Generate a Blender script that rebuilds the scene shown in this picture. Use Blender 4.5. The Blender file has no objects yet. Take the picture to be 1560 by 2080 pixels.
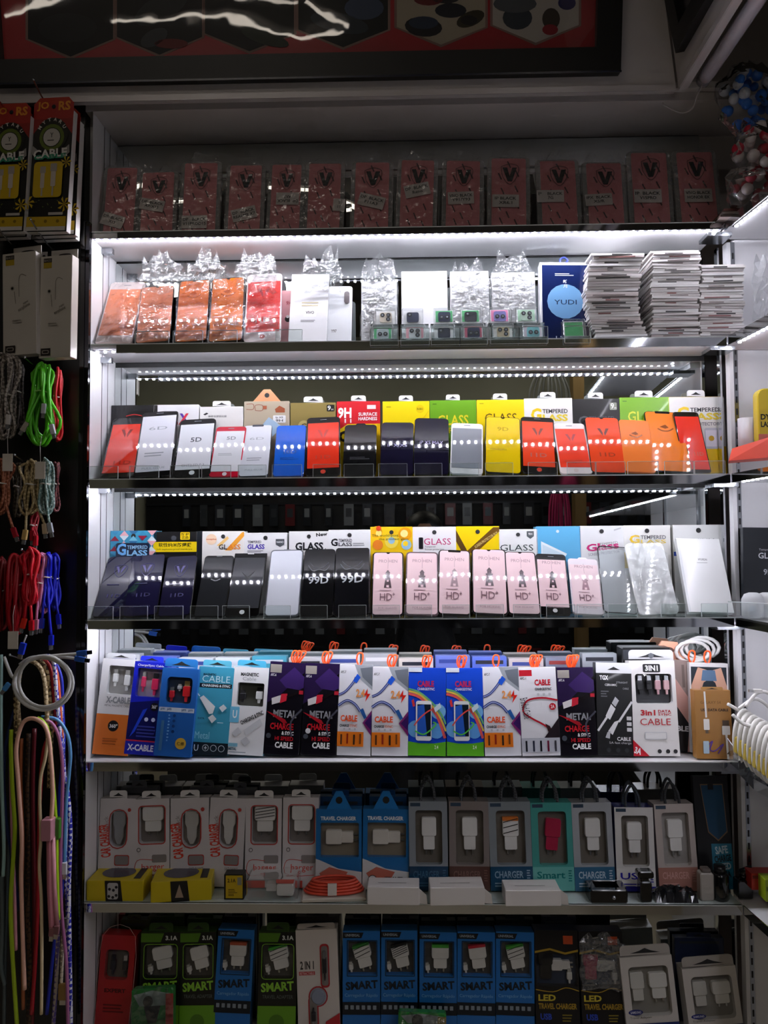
import bpy, bmesh, math, random
from mathutils import Matrix, Vector
random.seed(7)
rad = math.radians
scene = bpy.context.scene
col = scene.collection

# ------------------------------------------------------------------ camera
IW, IH, F = 1560, 2080, 1562.0
CAM = Vector((0.0, -1.56, 1.45))
YAW, PITCH, ROLL = rad(1.3), rad(2.6), rad(-0.36)
RC = Matrix.Rotation(YAW, 3, 'Z') @ Matrix.Rotation(rad(90) + PITCH, 3, 'X') @ Matrix.Rotation(ROLL, 3, 'Z')
cd = bpy.data.cameras.new('camera')
cd.sensor_fit = 'VERTICAL'; cd.sensor_height = 36.0; cd.lens = 36.0 * F / IH
cd.clip_start = 0.02
cam = bpy.data.objects.new('camera', cd); col.objects.link(cam)
cam.matrix_world = Matrix.Translation(CAM) @ RC.to_4x4()
scene.camera = cam

# ------------------------------------------------------------------ world, exposure
w = bpy.data.worlds.new('world'); scene.world = w; w.use_nodes = True
w.node_tree.nodes['Background'].inputs[0].default_value = (0.0, 0.0, 0.0, 1)
scene.view_settings.view_transform = 'Standard'
scene.view_settings.look = 'None'
scene.view_settings.exposure = 0.0
scene.view_settings.gamma = 1.0
cy = scene.cycles
cy.max_bounces = 7; cy.diffuse_bounces = 3; cy.glossy_bounces = 4; cy.transmission_bounces = 2; cy.transparent_max_bounces = 12
cy.adaptive_threshold = 0.07; cy.adaptive_min_samples = 16
LED_POWER = (330.0, 230.0, 200.0, 190.0, 100.0)   # radiance of one LED chip: the strips under shelves 0..3, the corner strips
ROOM_POWER = 7.6        # radiance of the shop's ceiling panels

# ------------------------------------------------------------------ pixel <-> place
def W(px, py, Y):
    d = RC @ Vector(((px - IW / 2) / F, -(py - IH / 2) / F, -1.0))
    t = (Y - CAM.y) / d.y
    p = CAM + d * t
    return Vector((p.x, Y, p.z))
def PY(x, y, z):
    q = RC.transposed() @ (Vector((x, y, z)) - CAM)
    return IW / 2 + F * q.x / -q.z, IH / 2 - F * q.y / -q.z

# ------------------------------------------------------------------ materials
MC = {}
def lin(h):
    h = h.lstrip('#')
    if len(h) == 3: h = ''.join(c * 2 for c in h)
    out = []
    for i in (0, 2, 4):
        c = int(h[i:i + 2], 16) / 255
        out.append(c / 12.92 if c <= .04045 else ((c + .055) / 1.055) ** 2.4)
    return (*out, 1)
def M(c, r=.45, m=0.0, coat=0.0, em=0.0):
    k = (c, r, m, coat, em)
    if k in MC: return MC[k]
    mt = bpy.data.materials.new('surface_' + c.lstrip('#')); mt.use_nodes = True
    b = mt.node_tree.nodes['Principled BSDF']
    b.inputs['Base Color'].default_value = lin(c)
    b.inputs['Roughness'].default_value = r
    b.inputs['Metallic'].default_value = m
    b.inputs['Coat Weight'].default_value = coat
    b.inputs['Coat Roughness'].default_value = .04
    if em:
        b.inputs['Emission Color'].default_value = lin(c)
        b.inputs['Emission Strength'].default_value = em
    MC[k] = mt
    return mt
def noisy(name, c1, c2, scale=12, r=.5, bump=0.0, m=0.0, bscale=None, stretch=(1, 1, 1)):
    mt = bpy.data.materials.new(name); mt.use_nodes = True
    nt = mt.node_tree; b = nt.nodes['Principled BSDF']
    tc = nt.nodes.new('ShaderNodeTexCoord'); mp = nt.nodes.new('ShaderNodeMapping')
    mp.inputs['Scale'].default_value = stretch
    n = nt.nodes.new('ShaderNodeTexNoise'); n.inputs['Scale'].default_value = scale; n.inputs['Detail'].default_value = 5
    mx = nt.nodes.new('ShaderNodeMix'); mx.data_type = 'RGBA'
    mx.inputs[6].default_value = lin(c1); mx.inputs[7].default_value = lin(c2)
    L = nt.links.new
    L(tc.outputs['Object'], mp.inputs[0]); L(mp.outputs[0], n.inputs['Vector'])
    L(n.outputs[0], mx.inputs[0]); L(mx.outputs[2], b.inputs['Base Color'])
    b.inputs['Roughness'].default_value = r; b.inputs['Metallic'].default_value = m
    if bump:
        n2 = nt.nodes.new('ShaderNodeTexNoise'); n2.inputs['Scale'].default_value = bscale or scale; n2.inputs['Detail'].default_value = 2
        L(mp.outputs[0], n2.inputs['Vector'])
        bp = nt.nodes.new('ShaderNodeBump'); bp.inputs['Strength'].default_value = bump; bp.inputs['Distance'].default_value = .01
        L(n2.outputs[0], bp.inputs['Height']); L(bp.outputs[0], b.inputs['Normal'])
    return mt
def film(name, tint='#ffffff', gloss=.10, rough=.06, haze=0.0, bump=0.0, bscale=60, fres=1.25):
    """thin clear plastic: transparent with a fresnel gloss and a little milky haze"""
    mt = bpy.data.materials.new(name); mt.use_nodes = True
    nt = mt.node_tree; nt.nodes.clear(); L = nt.links.new
    out = nt.nodes.new('ShaderNodeOutputMaterial')
    tr = nt.nodes.new('ShaderNodeBsdfTransparent'); tr.inputs[0].default_value = lin(tint)
    gl = nt.nodes.new('ShaderNodeBsdfGlossy'); gl.inputs['Roughness'].default_value = rough
    fr = nt.nodes.new('ShaderNodeFresnel'); fr.inputs[0].default_value = fres
    ad = nt.nodes.new('ShaderNodeMath'); ad.operation = 'ADD'; ad.inputs[1].default_value = gloss
    mx = nt.nodes.new('ShaderNodeMixShader')
    L(fr.outputs[0], ad.inputs[0]); L(ad.outputs[0], mx.inputs[0]); L(tr.outputs[0], mx.inputs[1]); L(gl.outputs[0], mx.inputs[2])
    last = mx
    if haze:
        df = nt.nodes.new('ShaderNodeBsdfDiffuse'); df.inputs[0].default_value = (.85, .87, .88, 1)
        m2 = nt.nodes.new('ShaderNodeMixShader'); m2.inputs[0].default_value = haze
        L(mx.outputs[0], m2.inputs[1]); L(df.outputs[0], m2.inputs[2]); last = m2
    if bump:
        tc = nt.nodes.new('ShaderNodeTexCoord')
        n2 = nt.nodes.new('ShaderNodeTexNoise'); n2.inputs['Scale'].default_value = bscale; n2.inputs['Detail'].default_value = 1.5
        bp = nt.nodes.new('ShaderNodeBump'); bp.inputs['Strength'].default_value = bump; bp.inputs['Distance'].default_value = .01
        L(tc.outputs['Object'], n2.inputs['Vector']); L(n2.outputs[0], bp.inputs['Height'])
        L(bp.outputs[0], gl.inputs['Normal']); L(bp.outputs[0], fr.inputs['Normal'])
    L(last.outputs[0], out.inputs[0])
    return mt
def braid(c1, c2, scale=180):
    k = ('braid', c1, c2, scale)
    if k in MC: return MC[k]
    mt = bpy.data.materials.new('braided_sleeve'); mt.use_nodes = True
    nt = mt.node_tree; b = nt.nodes['Principled BSDF']; L = nt.links.new
    tc = nt.nodes.new('ShaderNodeTexCoord'); ck = nt.nodes.new('ShaderNodeTexChecker')
    mp = nt.nodes.new('ShaderNodeMapping'); mp.inputs['Rotation'].default_value = (.6, .5, .785)
    ck.inputs['Scale'].default_value = scale
    ck.inputs[1].default_value = lin(c1); ck.inputs[2].default_value = lin(c2)
    L(tc.outputs['Object'], mp.inputs[0]); L(mp.outputs[0], ck.inputs[0]); L(ck.outputs[0], b.inputs['Base Color'])
    b.inputs['Roughness'].default_value = .6
    MC[k] = mt
    return mt
WHITE_BOARD = noisy('white_laminate', '#e9e9ea', '#dfdfe2', 6, .32)
UNDER = noisy('glossy_white_laminate', '#e2e2e4', '#d9d9dc', 6, .035)
CHROME = M('#c9ccd0', .05, 1.0)
STEEL = M('#a9adb2', .22, 1.0)
MIRROR = M('#cdd3d2', .012, 1.0)
BLACKGLOSS = noisy('black_gloss_laminate', '#0a0a0b', '#101012', 8, .12)
GLASSEDGE = M('#9fb5ac', .08, 0, .6)
ACRYL = film('clear_acrylic', '#f9fdfc', .03, .03, .03, fres=1.3)
RIM = M('#dfe7e8', .15)
FILM = film('clear_window_film', '#fbfdfd', .03, .05, 0, .12, 25)
BAG = film('crumpled_clear_bag', '#f6f8f8', .07, .10, .035, .9, 55)
BAGX = film('crinkled_loose_film', '#f4f6f6', .14, .14, .06, 1.0, 80)
BLISTER = film('moulded_clear_blister', '#fbfdfd', .05, .08, .06, .2, 40)

# ------------------------------------------------------------------ mesh helpers
class MB:
    def __init__(s): s.v = []; s.f = []; s.mi = []; s.ms = []; s.sm = []
    def m(s, mat):
        if mat not in s.ms: s.ms.append(mat)
        return s.ms.index(mat)
    def add(s, vs, fs, mat, smooth=False):
        n = len(s.v); k = s.m(mat)
        s.v += [tuple(v) for v in vs]
        for f in fs: s.f.append([i + n for i in f]); s.mi.append(k); s.sm.append(smooth)
        return s
    def box(s, x0, x1, y0, y1, z0, z1, mat, c=0.0):
        if c <= 0:
            vs = [(x, y, z) for x in (x0, x1) for y in (y0, y1) for z in (z0, z1)]
            return s.add(vs, [(0, 1, 3, 2), (4, 6, 7, 5), (0, 4, 5, 1), (2, 3, 7, 6), (0, 2, 6, 4), (1, 5, 7, 3)], mat)
        return s.prism(rrect(x0, z0, x1, z1, c, 1), y0, y1, mat, ch=c * .6)
    def prism(s, poly, y0, y1, mat, ch=0.0, smooth=False):
        """polygon in the x-z plane pushed through y0..y1 (front is y0); ch chamfers the front rim"""
        n = len(poly)
        if ch:
            cx = sum(p[0] for p in poly) / n; cz = sum(p[1] for p in poly) / n
            wx = max(abs(p[0] - cx) for p in poly); wz = max(abs(p[1] - cz) for p in poly)
            sx = 1 - ch / max(wx, 1e-6); sz = 1 - ch / max(wz, 1e-6)
            rings = [[(cx + (x - cx) * sx, y0, cz + (z - cz) * sz) for x, z in poly], [(x, y0 + ch, z) for x, z in poly], [(x, y1, z) for x, z in poly]]
        else:
            rings = [[(x, y0, z) for x, z in poly], [(x, y1, z) for x, z in poly]]
        vs = sum(rings, []); fs = [list(range(n))]
        for r in range(len(rings) - 1):
            for i in range(n):
                j = (i + 1) % n
                fs.append([r * n + j, r * n + i, (r + 1) * n + i, (r + 1) * n + j])
        b = (len(rings) - 1) * n
        fs.append([b + i for i in range(n)][::-1])
        return s.add(vs, fs, mat, smooth)
    def flat(s, poly, y, mat): return s.add([(x, y, z) for x, z in poly], [list(range(len(poly)))], mat)
    def tube(s, pts, r, mat, n=6, closed=False, cap=True):
        pts = [Vector(p) for p in pts]; N = len(pts); up = Vector((0, 1, 0)); vs = []; fs = []
        for i, p in enumerate(pts):
            a = pts[(i - 1) % N] if (closed or i) else p
            b = pts[(i + 1) % N] if (closed or i < N - 1) else p
            t = (b - a)
            t = t.normalized() if t.length > 1e-9 else Vector((0, 0, 1))
            u = up - t * up.dot(t)
            if u.length < 1e-3: u = Vector((1, 0, 0)) - t * t.x
            u.normalize(); up = u; v = t.cross(u)
            rr = r[i] if isinstance(r, (list, tuple)) else r
            for k in range(n):
                an = 2 * math.pi * k / n
                vs.append(p + (u * math.cos(an) + v * math.sin(an)) * rr)
        for i in range(N if closed else N - 1):
            j = (i + 1) % N
            for k in range(n):
                l = (k + 1) % n
                fs.append([i * n + k, i * n + l, j * n + l, j * n + k])
        if cap and not closed: fs += [list(range(n))[::-1], [(N - 1) * n + k for k in range(n)]]
        return s.add(vs, fs, mat, True)
    def ball(s, c, r, mat, nu=10, nv=6, sz=1.0):
        vs = []; fs = []
        for j in range(1, nv):
            th = math.pi * j / nv
            for i in range(nu):
                ph = 2 * math.pi * i / nu
                vs.append((c[0] + r * math.sin(th) * math.cos(ph), c[1] + r * math.sin(th) * math.sin(ph), c[2] + r * sz * math.cos(th)))
        vs += [(c[0], c[1], c[2] + r * sz), (c[0], c[1], c[2] - r * sz)]
        T = len(vs) - 2
        for j in range(nv - 2):
            for i in range(nu):
                k = (i + 1) % nu
                fs.append([j * nu + i, (j + 1) * nu + i, (j + 1) * nu + k, j * nu + k])
        for i in range(nu):
            k = (i + 1) % nu
            fs.append([T, i, k]); fs.append([T + 1, (nv - 2) * nu + k, (nv - 2) * nu + i])
        return s.add(vs, fs, mat, True)
    def mesh(s, name):
        me = bpy.data.meshes.new(name); me.from_pydata(s.v, [], s.f)
        for m_ in s.ms: me.materials.append(m_)
        me.polygons.foreach_set('material_index', s.mi); me.polygons.foreach_set('use_smooth', s.sm)
        me.update()
        return me
    def build(s, name, parent=None, loc=None, label=None):
        o = bpy.data.objects.new(name, s.mesh(name)); col.objects.link(o)
        if parent: o.parent = parent
        if loc is not None: o.location = loc
        if label: o['label'] = label
        return o
def part(name, me, parent, loc=(0, 0, 0)):
    o = bpy.data.objects.new(name, me); col.objects.link(o); o.parent = parent; o.location = loc
    return o
def rrect(x0, z0, x1, z1, r, n=4):
    r = max(0, min(r, abs(x1 - x0) / 2 - 1e-5, abs(z1 - z0) / 2 - 1e-5)); out = []
    for cx, cz, a0 in ((x1 - r, z1 - r, 0), (x0 + r, z1 - r, 90), (x0 + r, z0 + r, 180), (x1 - r, z0 + r, 270)):
        for k in range(n + 1):
            a = rad(a0 + 90 * k / n); out.append((cx + r * math.cos(a), cz + r * math.sin(a)))
    return out[::-1]
def circ(x, z, r, n=20, rz=None): return [(x + r * math.cos(2 * math.pi * k / n), z + (rz or r) * math.sin(2 * math.pi * k / n)) for k in range(n)][::-1]
def smoothpath(pts, k=5, closed=False):
    pts = [Vector(p) for p in pts]; N = len(pts); out = []
    for i in range(N if closed else N - 1):
        g = lambda j: pts[j % N] if closed else pts[max(0, min(N - 1, j))]
        p0, p1, p2, p3 = g(i - 1), g(i), g(i + 1), g(i + 2)
        for q in range(k):
            t = q / k
            out.append(.5 * ((2 * p1) + (p2 - p0) * t + (2 * p0 - 5 * p1 + 4 * p2 - p3) * t * t + (3 * p1 - p0 - 3 * p2 + p3) * t ** 3))
    if not closed: out.append(pts[-1])
    return out
def tag(o, label, cat=None, group=None, kind=None):
    if label: o['label'] = label
    if cat: o['category'] = cat
    if group: o['group'] = group
    if kind: o['kind'] = kind
    return o
def thing(name, label, cat, loc=(0, 0, 0), group=None, mat=None):
    o = bpy.data.objects.new(name, None); col.objects.link(o); o.empty_display_size = .02
    o.location = loc
    if mat is not None: o.matrix_basis = mat
    return tag(o, label, cat, group)
def struct(name, mb, label=None): return tag(mb.build(name), label, kind='structure')

TX = {}
tcurve = bpy.data.curves.new('text_source', 'FONT'); tcurve.resolution_u = 2
tobj = bpy.data.objects.new('text_source', tcurve)
def glyphs(s, bold):
    k = (s, bold)
    if k not in TX:
        tcurve.body = s; tcurve.offset = .018 * bold
        me = bpy.data.meshes.new_from_object(tobj)
        vs = [(v.co.x, v.co.y) for v in me.vertices]; fs = [list(p.vertices) for p in me.polygons]
        bpy.data.meshes.remove(me)
        if vs:
            x0 = min(v[0] for v in vs); x1 = max(v[0] for v in vs); y0 = min(v[1] for v in vs); y1 = max(v[1] for v in vs)
            vs = [((x - x0) / max(x1 - x0, 1e-6) - .5, (y - y0) / max(y1 - y0, 1e-6) - .5) for x, y in vs]
        TX[k] = (vs, fs)
    return TX[k]

def print_on(root, W_, H_, els, y=0.0, gloss=.35, x0=None):
    """flat print on a face in the x-z plane of root (u 0..1 across, v 0..1 up): shapes in one part, lettering in another"""
    pm, lm = MB(), MB(); X0 = -W_ / 2 if x0 is None else x0
    P = lambda u, v: (X0 + u * W_, v * H_)
    for i, e in enumerate(els):
        yy = y - .00015 * (i + 1); k = e[0]
        if k == 'R':
            a, b = P(e[1], e[2]), P(e[3], e[4]); pm.flat([a, (a[0], b[1]), b, (b[0], a[1])], yy, M(e[5], gloss))
        elif k == 'RR':
            a, b = P(e[1], e[2]), P(e[3], e[4]); pm.flat(rrect(a[0], a[1], b[0], b[1], e[5] * W_, 3), yy, M(e[6], gloss))
        elif k == 'RG':   # rounded outline: outer rectangle, corner radius, line width
            a, b = P(e[1], e[2]), P(e[3], e[4]); t_ = e[6] * W_
            o_ = rrect(a[0], a[1], b[0], b[1], e[5] * W_, 3); i_ = rrect(a[0] + t_, a[1] + t_, b[0] - t_, b[1] - t_, max(e[5] * W_ - t_, .0003), 3); N = len(o_)
            pm.add([(x, yy, z) for x, z in o_ + i_], [[q, (q + 1) % N, N + (q + 1) % N, N + q] for q in range(N)], M(e[7], gloss))
        elif k == 'P': pm.flat([P(*q) for q in e[1]], yy, M(e[2], gloss))
        elif k == 'C': c = P(e[1], e[2]); pm.flat(circ(c[0], c[1], e[3] * W_, 18), yy, M(e[4], gloss))
        elif k == 'L':
            q = [Vector(P(*t)) for t in (smoothpath([(*t, 0) for t in e[1]], 4) if len(e[1]) > 2 else e[1]) ] if len(e[1]) <= 2 else [Vector(P(t[0], t[1])) for t in smoothpath([(*t, 0) for t in e[1]], 4)]
            hw = e[2] * W_ / 2; vs = []; fs = []
            for j, p in enumerate(q):
                d = (q[min(j + 1, len(q) - 1)] - q[max(j - 1, 0)]).normalized(); nn = Vector((-d.y, d.x)) * hw
                vs += [(p.x + nn.x, yy, p.y + nn.y), (p.x - nn.x, yy, p.y - nn.y)]
                if j: fs.append([2 * j - 2, 2 * j, 2 * j + 1, 2 * j - 1])
            pm.add(vs, fs, M(e[3], gloss))
        elif k == 'F':
            rr = random.Random(int(e[1] * 1e4 + e[2] * 77)); n = e[5]
            for t in range(n):
                vv = e[4] + (e[2] - e[4]) * (t + .5) / n; hh = abs(e[4] - e[2]) / n * .22
                u1 = e[1] + (e[3] - e[1]) * rr.uniform(.6, 1)
                a, b = P(e[1], vv - hh), P(u1, vv + hh); pm.flat([a, (a[0], b[1]), b, (b[0], a[1])], yy, M(e[6], gloss))
        elif k == 'T':
            s, u0, v0, u1, v1, c = e[1:7]; rot = rad(e[7]) if len(e) > 7 else 0; bold = e[8] if len(e) > 8 else 1
            vs, fs = glyphs(s, bold); a, b = P(u0, v0), P(u1, v1); cx, cz = (a[0] + b[0]) / 2, (a[1] + b[1]) / 2
            w_, h_ = b[0] - a[0], b[1] - a[1]; ca, sa = math.cos(rot), math.sin(rot)
            lm.add([(cx + x * w_ * ca - z * h_ * sa, yy, cz + x * w_ * sa + z * h_ * ca) for x, z in vs], fs, M(c, gloss))
    if pm.v: pm.build('print', root)
    if lm.v: lm.build('lettering', root)

# ------------------------------------------------------------------ the shelf bays
SZ = {0: W(800, 462, 0).z, 1: W(800, 692, 0).z, 2: W(800, 968, 0).z, 3: W(800, 1256, 0).z, 4: W(800, 1546, 0).z, 5: W(800, 1834, 0).z}
SZ[6] = SZ[5] - .292
ZTOP = W(800, 215, 0).z
XL, XR = W(181, 968, 0).x, W(1482, 968, 0).x
DEPTH = .134

def place(meas, row, Y, lean, d=.018, dz=0.0):
    """where a leaning thing stands: meas = (base left, base right, top left, top right, top y) in photo pixels -> matrix, width, height"""
    bl, br, tl, tr, pt = meas; a = rad(lean); zb = SZ[row] + .0007 + dz + d * math.sin(a)
    lo, hi = .005, .5
    xg = W((tl + tr) / 2, pt, Y).x
    for _ in range(40):
        h = (lo + hi) / 2
        if PY(xg, Y + h * math.sin(a), zb + h * math.cos(a))[1] > pt: lo = h
        else: hi = h
    yt = Y + h * math.sin(a)
    xt = W((tl + tr) / 2, pt, yt).x; wt = W(tr, pt, yt).x - W(tl, pt, yt).x
    if bl is None: xb = xt = max(xt, XL + wt / 2 + .0015); w_, roll = wt, 0.0
    else:
        pb = PY(xt, Y, zb)[1]
        xb = W((bl + br) / 2, pb, Y).x; w_ = ((W(br, pb, Y).x - W(bl, pb, Y).x) + wt) / 2
        xb = max(xb, XL + w_ / 2 + .002); xt = max(xt, XL + w_ / 2 + .002)
        roll = max(-.2, min(.2, math.atan2(xt - xb, h)))
    zb += abs(math.sin(roll)) * w_ / 2 * math.cos(a)
    mt = Matrix.Translation((xb, Y, zb)) @ Matrix.Rotation(-a, 4, 'X') @ Matrix.Rotation(roll, 4, 'Y')
    return mt, w_, h

def tab_shape(mb, w_, h, tw, th, mat, y0=.001, y1=.003, kind='round'):
    if kind == 'tri': poly = [(-tw / 2, h - .0005), (-tw * .12, h + th), (tw * .12, h + th), (tw / 2, h - .0005)]
    else: poly = [(-tw / 2, h - .0005)] + [(x, z) for x, z in rrect(-tw / 2, h - th * .2, tw / 2, h + th, th * .35, 3) if z > h] + [(tw / 2, h - .0005)]
    mb.prism(poly, y0, y1, mat)

def pack(name, label, cat, meas, row, Y, lean=5, d=.018, body='#eeeeee', els=(), tab=None, hole=None, win=None, group=None, side=None, gloss=.35, dz=0.0, inside='#b9b4ac', film_on=True, mat_=None):
    """a retail box: body (with a real recess where it has a window), hang tab, film, print and lettering"""
    mt, w_, h = mat_ or place(meas, row, Y, lean, d, dz)
    root = thing(name, label, cat, mat=mt, group=group)
    bm_ = MB(); bmat = M(body, gloss, 0, .15); smat = M(side or body, gloss)
    c = .0008
    if win is None:
        bm_.box(-w_ / 2, w_ / 2, 0, d, 0, h, bmat, c)
        if side:
            bm_.mi = [0 if i == 0 else bm_.m(smat) for i in range(len(bm_.f))]
        bm_.build('box_body', root)
    else:
        u0, v0, u1, v1, r = win; n = 4; rec = min(d * .75, .014)
        inn = rrect(-w_ / 2 + u0 * w_, v0 * h, -w_ / 2 + u1 * w_, v1 * h, r * w_, n)
        out = rrect(-w_ / 2, 0, w_ / 2, h, 1e-6, n); N = len(inn)
        vs = [(x, 0, z) for x, z in out] + [(x, 0, z) for x, z in inn] + [(x, rec, z) for x, z in inn] + [(x, d, z) for x, z in out]
        fs = []
        for i in range(N):
            j = (i + 1) % N
            fs += [[i, j, N + j, N + i], [N + i, N + j, 2 * N + j, 2 * N + i]]
        bm_.add(vs, fs, bmat)
        bm_.add(vs, [[j, i, 3 * N + i, 3 * N + j] for i in range(N) for j in [(i + 1) % N]] + [[3 * N + i for i in range(N)][::-1]], smat)
        bm_.add(vs, [[2 * N + i for i in range(N)]], M(inside, .5))
        bm_.build('box_body', root)
        if film_on:
            MB().flat(inn, -.0002, FILM).build('window_film', root)
    if tab:
        tw, th, tc = tab[:3]; kind = tab[3] if len(tab) > 3 else 'round'
        t = MB(); tab_shape(t, w_, h, tw * w_, th, M(tc, gloss), kind=kind)
        to = t.build('hang_tab', root)
        hh = MB()
        if kind == 'tri': hh.flat(circ(0, h + th * .5, th * .2, 12), .0007, M('#141414', .6))
        else: hh.flat([(-tw * w_ * .3, h + th * .3), (-tw * w_ * .12, h + th * .5), (0, h + th * .72), (tw * w_ * .12, h + th * .5), (tw * w_ * .3, h + th * .3)], .0007, M('#17181a', .6))
        hh.build('euro_slot', to)
    if hole:
        u, v, r, c_ = hole; q = MB(); q.flat(circ(-w_ / 2 + u * w_, v * h, r * w_, 14), -.0009, M(c_, .6)); q.build('punched_hole', root)
    if els: print_on(root, w_, h, els, 0, gloss)
    root['w'] = w_; root['h'] = h
    return root
def wh(root): return root['w'], root['h']
def endwh():
    for o in bpy.data.objects:
        for k in ('w', 'h'):
            if k in o.keys(): del o[k]

# things that sit inside package windows
def charger_in(root, u, v, cw, ch, c='#e8e4e0', top=None, rot=0, lines=None, pins=True, shape='block', y=.004):
    w_, h = wh(root); m = MB(); R_ = Matrix.Rotation(-rad(rot), 3, 'Y'); cx, cz = -w_ / 2 + u * w_, v * h
    W_, H_ = cw * w_, ch * h; mat = M(c, .3)
    if shape == 'block':
        m.prism(rrect(-W_ / 2, 0, W_ / 2, H_ / 2, W_ * .12, 2), 0, .010, mat, ch=.001)
        m.prism(rrect(-W_ * .38, -H_ * .36, W_ * .38, .001, W_ * .08, 2), .002, .010, mat)
    else:   # car charger: a tapering barrel
        m.prism([(-W_ * .5, H_ * .5), (W_ * .5, H_ * .5), (W_ * .5, H_ * .12), (W_ * .36, 0), (W_ * .34, -H_ * .3), (W_ * .12, -H_ * .5), (-W_ * .12, -H_ * .5), (-W_ * .34, -H_ * .3), (-W_ * .36, 0), (-W_ * .5, H_ * .12)], 0, .010, mat, ch=.001)
    vs = [R_ @ Vector(v_) for v_ in m.v]; m.v = [(p.x + cx, p.y + y, p.z + cz) for p in vs]
    o = m.build('charger', root)
    def sub(nm, mm): mm.v = [((R_ @ Vector(q)).x + cx, q[1] + y, (R_ @ Vector(q)).z + cz) for q in mm.v]; mm.build(nm, o)
    if pins and shape == 'block':
        for sx in (-1, 1):
            p = MB(); p.prism(rrect(sx * W_ * .2 - .0018, -H_ * .5, sx * W_ * .2 + .0018, -H_ * .35, .0015, 2), .004, .008, M('#c4c2be', .25, .9)); sub('plug_pin', p)
    if top:
        p = MB(); p.prism(rrect(-W_ / 2, H_ * .42, W_ / 2, H_ * .52, .001, 1), -.0004, .0098, M(top, .4)); sub('coloured_end', p)
    if lines:
        p = MB()
        for k in range(lines):
            z = H_ * (.12 + .3 * k / max(lines - 1, 1)); p.flat([(-W_ * .46, z - H_ * .05), (W_ * .46, z + H_ * .05), (W_ * .46, z + H_ * .075), (-W_ * .46, z - H_ * .025)], -.0006, M('#1c1c1c', .5))
        sub('printed_stripe', p)
    return o
def plug_in(root, u, v, pw, ph, c, tip='#d7d5d2', rot=0, cable=None, y=.004, name='cable_plug'):
    w_, h = wh(root); R_ = Matrix.Rotation(-rad(rot), 3, 'Y'); cx, cz = -w_ / 2 + u * w_, v * h; W_, H_ = pw * w_, ph * h
    m = MB(); m.prism(rrect(-W_ / 2, -H_ * .25, W_ / 2, H_ * .25, W_ * .15, 2), 0, .007, M(c, .35), ch=.0008)
    m.prism(rrect(-W_ * .36, H_ * .24, W_ * .36, H_ * .5, .0005, 1), .001, .006, M(tip, .25, .6))
    m.prism([(-W_ * .22, -H_ * .24), (W_ * .22, -H_ * .24), (W_ * .16, -H_ * .5), (-W_ * .16, -H_ * .5)], .001, .006, M(cable or c, .5))
    m.v = [((R_ @ Vector(q)).x + cx, q[1] + y, (R_ @ Vector(q)).z + cz) for q in m.v]
    return m.build(name, root)
def loose_bag(root, w_, h, over=.03, y=-.004, nx=7, nz=9, mat=None, name='plastic_bag', wide=1.01, low=0.0, amp=.003, seed=1):
    rr = random.Random(seed); vs = []; fs = []
    for j in range(nz + 1):
        for i in range(nx + 1):
            u, v = i / nx, j / nz; top = max(0, v - .78) / .22
            x = (u - .5) * w_ * (wide - .25 * top) + rr.uniform(-1, 1) * amp * .8
            z = low + v * (h + over - low) + rr.uniform(-1, 1) * amp * (1 + 3 * top)
            yy = y - rr.uniform(0, amp) + top * .012 * rr.uniform(-.2, 1)
            vs.append((x, yy, z))
    for j in range(nz):
        for i in range(nx):
            a = j * (nx + 1) + i; fs.append([a, a + 1, a + nx + 2, a + nx + 1])
    MB().add(vs, fs, mat or BAG, False).build(name, root)
# ================================================================== the room
FLOORM = noisy('floor_tiles', '#d0c4ac', '#bcb096', 3, .35)
DARKWALL = noisy('dark_wall_paint', '#2c2826', '#221f1e', 4, .7)
CEILM = noisy('ceiling_paint', '#6d6866', '#5f5b59', 5, .8)
GREYLAM = noisy('grey_white_laminate', '#d2ccca', '#c8c2c0', 7, .4)
struct('floor', MB().box(-2.2, 2.4, -3.6, .4, -.1, 0, FLOORM))
struct('ceiling', MB().box(-2.2, 2.4, -3.6, .4, 2.95, 3.05, CEILM))
struct('wall_rear', MB().box(-2.2, 2.4, -3.7, -3.6, 0, 2.95, noisy('olive_grey_wall_paint', '#bcbca6', '#acac98', 4, .7)))
struct('wall_left', MB().box(-2.3, -2.2, -3.6, .4, 0, 2.95, DARKWALL))
struct('wall_right', MB().box(2.4, 2.5, -3.6, .4, 0, 2.95, DARKWALL))
struct('wall_front', MB().box(-2.2, 2.4, .3, .4, 0, 2.95, noisy('pale_wall_paint', '#b9b2b2', '#aea8a8', 4, .7)))
# black pegboard the cables hang on, and the black post between it and the shelves
XP0 = W(163, 968, 0).x
peg = struct('wall_pegboard', MB().box(-1.6, XP0, .004, .03, 0, SZ[0] + .30, noisy('black_pegboard', '#0b0b0c', '#121213', 9, .35)))
struct('trim_1', MB().box(XP0 + .0005, XL - .009, -.012, .03, 0, SZ[0] + .018, BLACKGLOSS))
struct('trim_2', MB().box(XL - .0085, XL - .0005, -.010, .03, 0, SZ[0] + .018, M('#3a3a3e', .1, 1.0)))

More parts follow.
